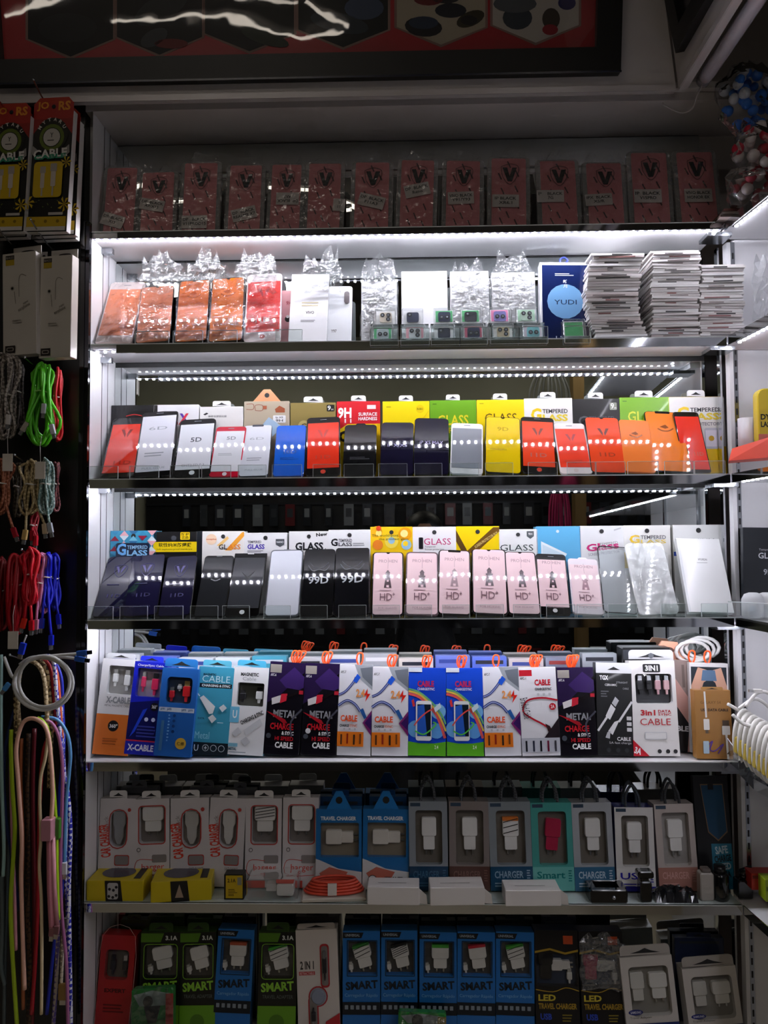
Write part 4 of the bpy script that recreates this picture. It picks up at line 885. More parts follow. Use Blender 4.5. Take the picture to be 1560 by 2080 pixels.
S3('pink HD film with black rim and drop notch, leftmost of the pink row', 754, 819, 757, 820, 1121, '#1a1517', PK, notch='drop', els=HD())
S3('pink HD film with faint rim, second of the pink row', 823, 891, 825, 890, 1121, '#6d5a5e', PK, notch='slot', top=.01, els=HD())
S3('pink HD film with wide black notch, third of the pink row', 890, 956, 890, 956, 1118, '#15110f', PK, notch='wide', els=HD('#a88f94'))
S3('pink HD film with drop notch, tallest and fourth of the pink row', 960, 1032, 957, 1028, 1116, '#1a1517', PK, notch='drop', els=HD())
S3('pink HD film with drop notch, fifth of the pink row', 1033, 1100, 1024, 1087, 1121, '#1a1517', PK, notch='drop', els=HD())
S3('pink HD film with thick black bezels and home button', 1097, 1160, 1087, 1149, 1126, '#0c0b0c', PK, top=.09, bot=.10, notch='slot', home='#e8dfe0', els=HD('#3a2c32'))
S3('small pale pink HD film with frosted bezel, last of the pink row', 1163, 1229, 1154, 1212, 1136, '#e9dfe4', '#f2d8dc', top=.10, bot=.12, notch='bump', rim='#eeeeee', els=HD('#a9858f'))
S3('clear see-through film with black rim before the blue box', 1225, 1298, 1214, 1278, 1112, '#222', None, notch=None, alpha=film('clear_glass_film', '#f8fbfc', .04, .03, .16))
p_ = S3('white sleeve in glaring clear bag beside the see-through film', 1298, 1381, 1268, 1346, 1104, '#f0f2f2', '#f4f6f6', notch=None, side=.01, lean=28, els=[('R', .42, .42, .74, .5, '#ffffff'), ('T', 'VIVO Y97', .46, .44, .7, .48, '#777777')], bag=.01)
pk = pack('white_flip_box', 'large blank white box leaning at the right end of the pink film row', 'box', (1401, 1490, 1372, 1462, 1095), 3, .014, 27, .014, '#f4f6f6', [('T', 'HYUNDAI', .42, .69, .62, .72, '#8a8c8e'), ('F', .38, .65, .66, .67, 1, '#c4c6c8'), ('R', 0, 0, .05, 1, '#e4e8ea')], gloss=.2)
LP3 = [(176, 230, 'left violet 11D film'), (244, 300, 'middle violet 11D film'), (314, 372, 'right violet 11D film'), (387, 443, 'black film with wing mark'), (452, 507, 'film with white home button'), (536, 590, 'plain white grey-rimmed film'), (609, 665, 'left 99D film'), (688, 744, 'right 99D film'), (757, 812, 'first pink HD film'), (822, 877, 'second pink HD film'), (899, 954, 'third pink HD film'), (967, 1023, 'fourth pink HD film'), (1043, 1098, 'fifth pink HD film'), (1110, 1168, 'black-bezelled pink HD film'), (1172, 1228, 'small pale pink film'), (1235, 1294, 'see-through film'), (1343, 1392, 'glaring bagged sleeve'), (1425, 1478, 'large blank white box')]
for l, r, s in LP3: lip('clear acrylic lip under the ' + s, l, r, 3)
# ================================================================== row 4: boxed cables
G4 = 'boxed charging cables'
def c4(label, m, body, els, **k):
    k.setdefault('d', .026); k.setdefault('lean', 7); k.setdefault('Y', .022)
    return pack('cable_box', label, 'box', m, 4, k.pop('Y'), k.pop('lean'), k.pop('d'), body, els, group=G4, **k)
def orange_loop(root, x=0.0, n=2, y=.006):
    w_, h = wh(root)
    o = MB()
    for k in range(n):
        a = .004 * k
        pts = [(x + a, y + .004 * k, h - .004), (x - .006 + a, y + .004 * k, h + .009), (x - .003 + a * 2, y + .006 * k, h + .023), (x + .006 + a * 2, y + .006 * k, h + .022), (x + .006 + a, y + .004 * k, h + .008), (x + .001 + a, y + .004 * k, h - .003)]
        o.tube(smoothpath(pts, 4), .0019, M('#ff5a1c', .35), 6)
        if k == 0: o.build('orange_hang_loop', root); o = MB()
        else: o.build('orange_hang_loop', root); o = MB()
b = c4('white and orange cable box with clear window and 360 degree roundel, left end', (184, 262, 212, 279, 1341), '#dcdcde', [('R', 0, 0, 1, .42, '#d8732c'), ('C', .5, .30, .15, '#2a2523'), ('C', .5, .30, .135, '#151516'), ('T', '360°', .4, .28, .62, .32, '#f0f0f0'), ('T', 'X-CABLE', .22, .535, .9, .605, '#8d9196', 0, 2), ('T', 'METAL MAGNETIC CABLE', .2, .50, .9, .52, '#4a4a4e', 0, 0), ('F', .25, .1, .75, .18, 3, '#a9561c')], win=(.2, .63, .92, .93, .06), inside='#a9a7a4', tab=(.8, .012, '#c9cccf'))
plug_in(b, .38, .8, .13, .18, '#f0f0f0'); plug_in(b, .72, .78, .17, .22, '#e9e9e9')
b = c4('royal blue cable box with pink cable in its window', (249, 322, 277, 339, 1347), '#1420b8', [('P', [(0, .0), (1, 0), (1, .6), (0, .55)], '#0c1262'), ('R', 0, .0, 1, .14, '#2028b0'), ('R', 0, .14, 1, .155, '#c02848'), ('T', 'X-CABLE', .08, .04, .86, .11, '#e8e8f4', 0, 2), ('T', '360°', .66, .5, .84, .54, '#f0f0f0'), ('C', .75, .52, .12, '#0a0a14'), ('T', '360°', .67, .5, .83, .54, '#f0f0f0'), ('T', 'Charge/Sync Cable', .1, .945, .9, .975, '#e4e4f8'), ('P', [(.1, .18), (.24, .24), (.55, .5), (.42, .48)], '#1c44d8'), ('C', .55, .38, .06, '#c8d0f0'), ('C', .76, .38, .06, '#c8d0f0'), ('F', .3, .18, .9, .32, 4, '#3c46a0')], win=(.12, .62, .9, .93, .05), inside='#b5aab2', tab=(.7, .012, '#2434d4'), side='#1018a0')
plug_in(b, .3, .78, .13, .22, '#e0406a'); plug_in(b, .66, .76, .2, .24, '#d82c5a', '#3a3a3e')
b = c4('mid-blue cable box with arched window, leaning forward of its neighbours', (311, 387, 331, 404, 1360), '#1f5fae', [('R', .02, .50, .98, .55, '#b9c6d4'), ('T', 'μm  μm          μm  μm', .06, .51, .94, .54, '#3a5a88'), ('C', .7, .15, .15, '#c8a23a'), ('T', '保修', .6, .13, .8, .17, '#3a3010'), ('R', .12, .06, .2, .4, '#3f6f9c'), ('C', .46, .46, .04, '#123c78'), ('C', .46, .4, .04, '#123c78'), ('C', .46, .34, .04, '#123c78'), ('C', .46, .28, .04, '#123c78'), ('F', .3, .16, .36, .48, 9, '#6a9cd0')], win=(.16, .60, .86, .90, .10), inside='#3a4a62', tab=(.9, .020, '#2a7ac4'), Y=.010)
plug_in(b, .3, .70, .14, .16, '#c02030', '#888c92'); plug_in(b, .7, .74, .2, .24, '#d8242c', '#d8b878'); plug_in(b, .5, .78, .12, .08, '#aeb2b8')
c4('teal cable box reading CABLE CHARGING & SYNC', (388, 462, 405, 477, 1357), '#3d9ab8', [('R', .06, .76, .96, .81, '#10151c'), ('T', 'CHARGING & SYNC', .12, .77, .92, .80, '#e8f2f4', 0, 2), ('T', 'MAGNETIC', .14, .90, .5, .925, '#12303c', 0, 2), ('T', 'CABLE', .12, .825, .9, .90, '#bfe6ee', 0, 0), ('R', 0, 0, 1, .14, '#12212c'), ('T', 'U', .06, .04, .18, .11, '#dfe8ec', 0, 0), ('C', .38, .08, .09, '#c8d2d8'), ('C', .38, .08, .075, '#12212c'), ('T', '+', .34, .06, .42, .10, '#dfe8ec'), ('C', .6, .08, .09, '#c8d2d8'), ('C', .6, .08, .075, '#12212c'), ('C', .82, .08, .09, '#c8d2d8'), ('C', .82, .08, .075, '#12212c'), ('P', [(.1, .64), (.2, .67), (.55, .55), (.5, .47), (.4, .46)], '#e4eaec'), ('P', [(.66, .54), (.78, .58), (.88, .54), (.76, .49)], '#d4dcdf'), ('P', [(.38, .42), (.5, .46), (.62, .41), (.5, .36)], '#d4dcdf'), ('L', [(.0, .7), (.1, .66)], .03, '#eef2f4'), ('T', 'DATA', .1, .40, .28, .42, '#14323c'), ('T', 'Metal', .06, .18, .46, .26, '#8fd0e0', 0, 0), ('F', .65, .36, .85, .38, 1, '#bfe6ee')], tab=(.8, .014, '#58b4d0'))
b = c4('white and sky-blue magnetic cable box with dark window', (460, 534, 475, 547, 1357), '#e4e6e8', [('T', 'MAGNETIC', .22, .895, .72, .935, '#1d1f24', 0, 2), ('T', 'Cable', .28, .845, .66, .885, '#9aa0a6', 0, 0), ('RR', 0, .36, .26, .54, .03, '#6ab8da'), ('T', 'U', .08, .41, .2, .5, '#eef4f6'), ('T', 'CHARGING & SYNC', .28, .40, .96, .45, '#2a2c30', 28, 2), ('P', [(.42, .28), (.85, .42), (.92, .36), (.5, .22)], '#c9ccd0'), ('P', [(.1, .24), (.26, .31), (.36, .26), (.2, .2)], '#bfc3c8'), ('P', [(.36, .16), (.5, .21), (.62, .15), (.48, .1)], '#bfc3c8'), ('R', .02, .09, .28, .13, '#7db8cf'), ('T', 'METAL', .04, .05, .26, .08, '#3a5a68', 0, 2), ('F', .05, .02, .6, .04, 1, '#7a8a90')], win=(.16, .55, .9, .82, .05), inside='#4a4a42', tab=(.8, .014, '#4cb0d4'), side='#5ab2d2')
plug_in(b, .3, .66, .16, .14, '#26262a', '#5a5a5e'); plug_in(b, .76, .68, .18, .18, '#e8e8e8', '#2a2a2c')
METAL = [('P', [(0, .55), (.3, .62), (1, .9), (1, 1), (0, 1)], '#271a3e'), ('P', [(.3, .8), (.7, .95), (1, .85), (1, .7), (.5, .72)], '#3a2560'), ('R', .02, .88, .34, .97, '#9a948c'), ('T', 'AFC-6', .04, .84, .2, .87, '#d8d8dc'), ('P', [(.12, .6), (.14, .53), (.36, .56), (.38, .64)], '#d4d0d0'), ('P', [(.36, .55), (.38, .65), (.56, .66), (.54, .58)], '#c8283a'), ('L', [(.55, .62), (.75, .66), (1, .72)], .06, '#1a1416'), ('R', .88, .66, 1, .7, '#b82838'), ('T', 'METAL', .2, .40, .86, .48, '#8e8f94', 0, 2), ('P', [(0, .46), (.1, .45), (.55, .38), (.62, .34), (.5, .34)], '#a81c28'), ('T', 'CHARGE', .14, .27, .80, .34, '#c41e2a', 0, 2), ('T', '& SYNC', .48, .215, .82, .255, '#e8e8e8', 0, 2), ('T', 'HI SPEED', .30, .155, .82, .20, '#b81c28', 0, 2), ('T', 'CABLE', .32, .075, .82, .14, '#eeeeee', 0, 2), ('L', [(1, .5), (.72, .36), (.76, .2)], .05, '#4a4a56'), ('C', .12, .2, .07, '#4a4f58')]
def c24(): return [('P', [(.45, 1), (1, 1), (1, .72), (.62, .84)], '#9aa0a6'), ('P', [(.62, .96), (1, .98), (1, .76), (.7, .86)], '#6a7078'), ('T', 'AFC-7', .04, .90, .2, .93, '#3a3a3e'), ('L', [(0, .66), (.2, .70), (.42, .8), (.5, .86)], .07, '#27357c'), ('L', [(0, .66), (.2, .70), (.42, .8), (.5, .86)], .03, '#8a94c8'), ('P', [(.42, .82), (.54, .90), (.64, .86), (.52, .79)], '#2456c8'), ('T', '2.4', .52, .64, .78, .73, '#e89a5a', 0, 2), ('P', [(.86, .74), (.76, .66), (.84, .665), (.8, .59), (.95, .68), (.86, .68)], '#d8281e'), ('L', [(0, .54), (.25, .6), (.5, .56), (.66, .48)], .075, '#27357c'), ('L', [(0, .54), (.25, .6), (.5, .56), (.66, .48)], .03, '#98a2d0'), ('P', [(.64, .5), (.74, .52), (.86, .42), (.78, .4)], '#2a5a9c'), ('P', [(.74, .36), (1, .5), (1, .22)], '#7a2a6a'), ('P', [(.8, .36), (1, .46), (1, .28)], '#3a1c5c'), ('T', 'CABLE', .08, .37, .58, .44, '#e8572a', 0, 2), ('T', 'CHARGE', .06, .31, .34, .34, '#2a2a2e', 0, 2), ('T', '/SYNC', .35, .31, .58, .34, '#e07040'), ('R', .0, .10, .78, .26, '#e57a22'), ('L', [(.12, .23), (.12, .12)], .05, '#5a3420'), ('L', [(.3, .24), (.3, .13)], .05, '#9a2c1c'), ('L', [(.5, .23), (.5, .12)], .05, '#3a2a20'), ('L', [(.68, .24), (.68, .13)], .05, '#7a4420'), ('C', .2, .29, .03, '#b9bcc2'), ('C', .36, .29, .03, '#b9bcc2'), ('C', .52, .29, .03, '#b9bcc2')]
SKY = [('P', [(0, 0), (0, .16), (.3, .14), (.7, .14), (1, .16), (1, 0)], '#5cae2a'), ('C', .8, .5, .2, '#7ab8e8'), ('C', .2, .3, .22, '#6aa8e0'), ('C', .75, .28, .2, '#5c9adc'), ('L', [(0, .70), (.3, .66), (.6, .54), (.8, .42), (.98, .2)], .07, '#d85a5a'), ('L', [(0, .73), (.3, .69), (.62, .57), (.84, .44), (1, .28)], .05, '#d8b84a'), ('L', [(0, .755), (.3, .715), (.66, .59), (.88, .47), (1, .36)], .04, '#6ab878'), ('R', 0, .95, .36, 1, '#c9d2dc'), ('T', 'CABLE', .24, .78, .68, .85, '#b82a50', 0, 2), ('T', 'CHARGE/SYNC', .24, .74, .7, .77, '#d8dce8'), ('RR', .2, .17, .62, .62, .06, '#dfe2e4'), ('R', .24, .22, .6, .58, '#16202c'), ('P', [(.24, .22), (.24, .56), (.42, .58), (.5, .22)], '#2a5ab8'), ('L', [(.16, .34), (.3, .42), (.52, .5), (.72, .54)], .035, '#d8504a'), ('L', [(.18, .28), (.4, .24), (.62, .3), (.74, .36), (.66, .38)], .035, '#58c048'), ('P', [(.08, .62), (.14, .64), (.18, .56), (.12, .55)], '#c83a3a'), ('P', [(.68, .54), (.84, .6), (.88, .55), (.72, .49)], '#c9dce4'), ('T', '2.4', .7, .08, .8, .12, '#e8f0d8')]
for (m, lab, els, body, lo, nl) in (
 ((534, 606, 549, 621, 1347), 'black and violet METAL cable box beside the white magnetic cable box', METAL, '#131118', .012, 3),
 ((610, 682, 621, 690, 1349), 'black and violet METAL cable box with a round glint, left of the 2.4 boxes', METAL + [('C', .18, .26, .075, '#d8d8dc')], '#131118', .004, 2),  # round glint is painted: a pale disc laid over the print
 ((684, 752, 690, 758, 1351), 'white and orange 2.4 cable box, first from the left of three', c24(), '#dcdde2', .006, 1),
 ((754, 829, 757, 829, 1355), 'white and orange 2.4 cable box next to the blue-sky boxes', c24(), '#e0e0e6', .0, 2),
 ((829, 905, 830, 906, 1357), 'blue-sky cable box with rainbow and phone, left one of two', SKY, '#1a44c0', -.004, 2),
 ((908, 983, 906, 980, 1357), 'blue-sky cable box with rainbow and phone, right one of two', SKY, '#1c48c4', -.008, 2),
 ((985, 1060, 980, 1052, 1355), 'white and orange 2.4 cable box beside the red braided-cable box', c24(), '#dfe0e6', -.008, 1),
 ((1062, 1138, 1051, 1129, 1356), 'white box with red braided cable and script lettering', [('R', .02, .9, .36, .97, '#b82430'), ('T', 'AFC-1', .04, .86, .2, .89, '#2a2a2c'), ('T', 'CABLE', .42, .79, .84, .86, '#c42030', 0, 2), ('T', 'CHARGE/SYNC', .42, .735, .86, .765, '#3a3a3e', 0, 2), ('C', .5, .69, .035, '#c0c0c4'), ('C', .65, .69, .035, '#c0c0c4'), ('C', .8, .69, .035, '#c0c0c4'), ('L', [(1, .62), (.6, .65), (.2, .62), (.08, .5), (.3, .42), (.55, .36), (.75, .3)], .045, '#b01c2c'), ('P', [(.64, .36), (.76, .33), (.84, .26), (.72, .26)], '#3a2226'), ('C', .86, .55, .09, '#b4202c'), ('T', '2A', .81, .53, .91, .57, '#f4dede'), ('T', 'Braided Cable', -.12, .49, .42, .58, '#3a3a42', -80, 0), ('P', [(.6, .2), (1, .42), (1, .2)], '#2a2228'), ('R', 0, .04, 1, .2, '#b9bcc4')] + [('L', [(.12 + .19 * q, .17), (.12 + .19 * q, .05)], .05, ['#22242a', '#2c3040', '#22242a', '#6a2038', '#3a3a40'][q]) for q in range(5)], '#e2e2e6', -.006, 3),
 ((1140, 1214, 1129, 1205, 1356), 'black and violet METAL cable box left of the black ceramic one', METAL, '#131118', -.008, 3)):
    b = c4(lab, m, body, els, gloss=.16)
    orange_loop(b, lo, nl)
b = c4('black ceramic charging cable box with white lead pictured', (1215, 1287, 1209, 1283, 1347), '#111214', [('R', 0, .885, 1, 1, '#dfe1e3'), ('P', [(.32, .92), (.5, .955), (.68, .92)], '#1a1a1c'), ('T', 'TGX', .1, .81, .34, .86, '#f2f2f2', 0, 2), ('T', 'STRAIGHT', .56, .775, .88, .795, '#aeb0b4', 0, 0), ('T', 'CERAMIC', .24, .745, .58, .77, '#e8e8e8', 0, 1), ('T', 'CABLE', .74, .71, .9, .73, '#aeb0b4', 0, 0), ('L', [(.02, .26), (.3, .42)], .06, '#e4e4e6'), ('P', [(.24, .42), (.4, .55), (.52, .5), (.36, .38)], '#e8e8ea'), ('P', [(.42, .56), (.52, .63), (.62, .59), (.52, .52)], '#c4c6ca'), ('L', [(.98, .58), (.6, .36)], .06, '#e4e4e6'), ('P', [(.62, .38), (.48, .36), (.3, .26), (.42, .22)], '#e8e8ea'), ('P', [(.36, .26), (.28, .25), (.22, .19), (.34, .18)], '#c4c6ca'), ('F', .12, .62, .36, .7, 3, '#6a6c70'), ('RR', .82, .38, .95, .42, .01, '#d8d8da'), ('RR', .82, .32, .95, .36, .01, '#d8d8da'), ('RR', .82, .26, .95, .3, .01, '#d8d8da'), ('T', 'CABLE', .54, .16, .92, .20, '#f0f0f0'), ('T', '5A fast charge', .32, .12, .93, .15, '#c9cacc', 0, 0), ('C', .3, .06, .06, '#2c2e32'), ('C', .56, .06, .06, '#2c2e32'), ('C', .8, .06, .06, '#2c2e32')])
b = c4('white 3 in 1 data cable box with dark window and grey hang card', (1288, 1381, 1276, 1370, 1342), '#e8e6e4', [('RR', .3, .875, .68, .965, .03, '#141416'), ('T', '3IN1', .35, .89, .63, .95, '#f2f2f2', 0, 2), ('T', '3in1', .2, .42, .52, .48, '#c4202c', 0, 2), ('T', 'DATA', .58, .45, .86, .48, '#c4202c', 0, 1), ('T', 'SYNC', .58, .42, .86, .445, '#c4202c', 0, 1), ('T', 'CABLE', .18, .32, .84, .39, '#c43840', 0, 0), ('RR', .26, .17, .74, .25, .02, '#d0d0d2'), ('RR', .28, .18, .72, .24, .02, '#ecebea'), ('P', [(0, 0), (0, .17), (.34, .0)], '#c4182a'), ('T', '3A', .02, .02, .17, .09, '#ffffff', -18, 2), ('C', .56, .05, .045, '#2a2a2c'), ('C', .74, .05, .045, '#2a2a2c'), ('C', .9, .05, .045, '#2a2a2c')], win=(.12, .545, .92, .86, .06), inside='#3c3c40', tab=(.98, .022, '#c4c6c8'))
w_, h_ = wh(b)
for q, (u_, c_) in enumerate(((.24, '#26262a'), (.44, '#1c1c20'), (.63, '#d8a8b0'), (.82, '#e0b4b8'))): plug_in(b, u_, .74, .12, .20, c_, '#c9cbd0')
MB().flat(circ(0, h_ + .010, .0055, 16), .0003, M('#5a5e64', .5)).build('punched_hole', b)
bb = pack('pink_black_cable_box', 'rose and black cable box half hidden behind the 3 in 1 box', 'box', (1340, 1404, 1345, 1404, 1342), 4, .055, 6, .02, '#c89a90', [('P', [(.3, 1), (1, 1), (1, .55), (.45, .8)], '#8d7a74'), ('P', [(.2, 0), (.9, 0), (.95, .3), (.5, .5), (.2, .34)], '#16161a'), ('T', 'CABLE', .2, .22, .92, .28, '#d8d8da', 0, 2), ('L', [(.7, .95), (.75, .7)], .09, '#6a5a54')], group=G4)
gp = pack('gamepad_cable_box', 'dark box picturing two hands on a gamepad, behind the kraft box', 'box', (1404, 1484, 1400, 1478, 1348), 4, .045, 5, .02, '#e4e2e2', [('R', .04, .0, .96, .955, '#16222c'), ('P', [(.04, .74), (.22, .95), (.46, .92), (.5, .82), (.36, .78), (.3, .7), (.16, .6), (.04, .58)], '#d8a890'), ('P', [(.96, .74), (.82, .95), (.6, .92), (.55, .82), (.66, .78), (.72, .7), (.84, .6), (.96, .58)], '#d8a890'), ('P', [(.34, .92), (.66, .92), (.7, .8), (.3, .8)], '#5a7898'), ('T', 'SMART', .1, .55, .4, .58, '#dfe4e8', 0, 2), ('F', .1, .48, .45, .53, 2, '#7a8890'), ('P', [(.5, .44), (.66, .56), (.8, .44)], '#3a44c0')], group=G4)
orange_loop(gp, .0, 1); orange_loop(gp, -.032, 1)
kb = pack('kraft_cable_box', 'brown kraft box picturing a white USB lead, at the right end of the cable row', 'box', (1417, 1489, 1409, 1484, 1402), 4, .006, 4, .022, '#a9783c', [('T', 'GALAXY S4', .16, .80, .72, .84, '#6d4a20', 0, 0), ('T', 'USB DATA CABLE', .16, .69, .92, .73, '#2e1e0e', 0, 2), ('L', [(.28, .98), (.3, .6)], .05, '#eceae6'), ('RR', .22, .42, .38, .58, .02, '#f0eeea'), ('R', .26, .37, .34, .42, '#6a5a48'), ('R', .74, .47, .92, .56, '#5a4a3c'), ('RR', .72, .35, .94, .48, .02, '#f0eeea'), ('L', [(.83, .35), (.85, .0)], .06, '#eceae6'), ('L', [(.28, .18), (.44, .26), (.36, .14), (.5, .12), (.74, .22), (.58, .08)], .03, '#5a3a9c'), ('RR', .18, .08, .34, .26, .02, '#bcd4e4'), ('T', '4', .82, .05, .92, .12, '#3a2a1a')], tab=(.6, .006, '#b8884a'), group=G4)
# the second rank: tops showing behind
rr = random.Random(21)
x = 214
for k in range(14):
    wd = 70; c = ['#b9bcc0', '#5a6cc0', '#c9ccd0', '#cfd2d6', '#4a9ab0', '#c0c3c8', '#bfc2c6', '#9a9ea4', '#c8c2ba', '#6a7ac0', '#5a70c4', '#b7b0b0', '#7a8094', '#9aa0a6'][k]
    pack('spare_cable_box', 'spare cable box standing in the second rank, only its top edge showing', 'box', (None, None, x, x + wd, 1332 + rr.uniform(-5, 6)), 4, .078, 2, .026, c, [('R', .1, .92, .9, .96, rr.choice(['#2a2c34', '#c9ccd2', '#8a3a3a', '#3a4a8c']))], group='spare boxes behind the cable row')
    x += 74.5
bk = thing('black_speaker_box', 'black boxed gadget on its side behind the ceramic cable box', 'box', (W(1308, 1330, .085).x, .07, SZ[4]), group=None)
MB().box(-.05, .05, 0, .04, 0, .215, M('#17181a', .35), .002).build('box_body', bk)
MB().box(-.048, .03, -.0006, 0, .19, .21, M('#3a3d42', .3)).build('front_label', bk)
sal = thing('salmon_hang_card', 'salmon leatherette hang card with an oval hole behind the rose box', 'card', (W(1366, 1340, .075).x, .10, SZ[4]))
MB().prism([(-.03, 0), (.034, 0), (.034, .19), (.02, .222), (-.012, .225), (-.03, .2)][::-1], 0, .006, M('#e0a488', .5)).build('card_body', sal)
MB().flat(circ(.0, .205, .012, 16, .007), -.0004, M('#5a3a30', .6)).build('oval_hole', sal)
wcl = thing('white_cable_coil', 'coiled white cables on the shelf behind the gamepad box', 'cable', (W(1405, 1330, .1).x, .095, SZ[4] + .19))
for k in range(3): MB().tube([(.035 * math.cos(t * .45) + .012 * k, .004 * k, .022 * math.sin(t * .45) + .012 + .004 * k) for t in range(14)], .004, M('#e6e6e4', .4), 6, True).build('coil', wcl)
MB().box(-.03, .04, -.004, .012, -.19, -.012, M('#8f9094', .4)).build('carton', wcl)

# ================================================================== row 5: chargers in window boxes, dim
G5 = 'boxed chargers'
def c5(label, m, body, els, **k):
    k.setdefault('d', .03); k.setdefault('lean', 5); k.setdefault('Y', .058)
    return pack('charger_box', label, 'box', m, 5, k.pop('Y'), k.pop('lean'), k.pop('d'), body, els, group=G5, **k)
RED = '#d8402c'
def car(label, m, cc='#b8b6b4', extra=()):
    b = c5(label, m, '#cfcaca', [('T', 'CAR CHARGER', -.28, .46, .62, .58, RED, 97, 2), ('T', 'Quick', .0, .68, .42, .74, '#8d8a8a', 97, 0), ('RR', .46, .24, .88, .36, .05, '#b83a30'), ('RR', .48, .25, .86, .35, .05, '#8a8482'), ('T', 'FAST CHARGE', .5, .18, .86, .22, '#6a6664', 0, 0), ('C', .84, .87, .05, '#b8413a'), ('RG', .27, .43, .81, .88, .25, .03, '#b03a34')] + list(extra), win=(.30, .45, .78, .86, .22), inside='#8e8682', tab=(.5, .016, '#d8d6d4'))
    charger_in(b, .54, .66, .36, .38, cc, shape='car'); return b
def hgr(label, m, **k):
    b = c5(label, m, '#cfcaca', [('RG', .14, .475, .90, .925, .11, .03, '#b03a34'), ('RR', .52, .27, .92, .36, .04, '#8a8482'), ('L', [(.55, .3), (.12, .3), (.12, .14), (.88, .14)], .015, '#c8402c'), ('T', 'harger', .24, .17, .86, .26, RED, 0, 0), ('R', .04, .0, .56, .08, RED), ('C', .16, .42, .055, '#3a3636'), ('C', .16, .42, .04, '#cfcaca')], win=(.17, .49, .87, .91, .08), inside='#7c7470', tab=(.52, .016, '#d8d6d4'))
    charger_in(b, .53, .74, .58, .34, '#e4e0dc', **k); return b
car('car charger box with grey plug at the left end of the dim row', (196, 268, 197, 268, 1622), '#9a9a9c')
hgr('charger box with star-patterned plug, second in the dim row', (270, 344, 270, 344, 1624), lines=None)
car('car charger box with white plug, between two wall charger boxes', (345, 424, 347, 424, 1622), '#c4c0bc')
car('car charger box leaning left with bright plug and gold glints', (417, 492, 429, 499, 1622), '#d8d4d0')
hgr('charger box with wavy-striped plug in a red-rimmed window', (497, 570, 499, 573, 1622), lines=4)
hgr('charger box with plain plug beside the blue travel chargers', (573, 646, 575, 648, 1620))
def trav(label, m):
    b = c5(label, m, '#1f6aa6', [('P', [(0, 0), (1, 0), (1, .22), (.5, .26), (.1, .36), (0, .38)], '#cfd0d0'), ('T', 'TRAVEL CHARGER', .1, .86, .88, .91, '#e4e8ea', 0, 2), ('P', [(.08, .2), (.3, .28), (.7, .22), (.6, .12), (.2, .1)], '#c06a58'), ('C', .22, .12, .1, '#2a2a2c'), ('C', .22, .12, .085, '#cfd0d0'), ('T', 'TRAVEL', .48, .12, .9, .16, '#3a3a3c', 0, 2), ('T', 'CHARGER', .48, .07, .9, .11, '#3a3a3c', 0, 2), ('R', .4, .0, 1, .05, '#4a8ab0')], win=(.1, .40, .94, .83, .03), inside='#8f8270', tab=(.56, .036, '#2478bc', 'tri'), Y=.050)
    charger_in(b, .56, .64, .30, .42, '#dcd4ca', rot=90); return b
trav('blue travel charger box with brown window, left one of two', (641, 734, 642, 735, 1644))
trav('blue travel charger box with brown window, right one of two', (736, 830, 737, 831, 1644))
def gift(label, m, body, foot, text, tc, cc='#e6e2de', top=None, lines=None, side=None, handle='#5c6066', win=(.17, .29, .86, .9, .08), extra=(), rot=0, inside='#6f675e'):
    b = c5(label, m, body, [('R', 0, 0, 1, .27, foot), ('T', text, .1, .14, .78, .22, tc, 0, 1), ('R', .04, .945, .3, .985, '#3a4a5c'), ('F', .1, .04, .6, .1, 2, tc), ('F', .86, .1, .96, .24, 5, tc)] + list(extra), win=win, side=side, inside=inside, gloss=.18, d=.04, Y=.045)
    charger_in(b, .52, .60, .38, .42, cc, top=top, lines=lines, rot=rot)
    w_, h = wh(b)
    for s in (0, 1): MB().tube(smoothpath([(-w_ * .18, .006 + .022 * s, h - .002), (-w_ * .16, .008 + .02 * s, h + .022), (0, .012 + .014 * s, h + .040 + .006 * s), (w_ * .16, .008 + .02 * s, h + .022), (w_ * .18, .006 + .022 * s, h - .002)], 5), .0030, braid(handle, '#2c2f33', 260), 6).build('rope_handle', b)
    return b
gift('silver-blue bag box with white charger, first of the rope-handled boxes', (832, 911, 830, 908, 1628), '#8b9298', '#1f3f5c', 'CHARGER', '#3c6684')
gift('brownish bag box with white charger and rope handle', (913, 996, 912, 992, 1628), '#857c78', '#5a3f38', 'CHARGER', '#7a5c54')
gift('bag box with orange-topped striped charger and rope handle', (997, 1084, 992, 1076, 1629), '#858d92', '#204a68', 'CHARGER', '#88a8bc', top='#d8762c', lines=3)
gift('teal bag box reading SMART with a dark red charger', (1084, 1168, 1077, 1160, 1631), '#4a9a92', '#6ab4ac', 'Smart', '#1f7a78', cc='#b02848', rot=-6)
gift('silver bag box reading CHARGER with blue foot and rope handle', (1169, 1251, 1160, 1241, 1631), '#a4a8ac', '#3c6c8c', 'CHARGER', '#b8ccd8', handle='#4a4e54')
gift('white and violet bag box reading USB with a ring-shaped charger', (1255, 1332, 1246, 1327, 1640), '#cfcdca', '#d8d6d2', 'USB', '#2c2a9c', side='#20206a', handle='#34404c', extra=[('R', 0, 0, 1, .06, '#2a2a88')])
gift('rose-foiled bag box with white charger at the right of the dim row', (1340, 1421, 1328, 1407, 1634), '#b8aea8', '#a8786c', 'CHARGER', '#c89a90', handle='#3c4046', inside='#9a9490')
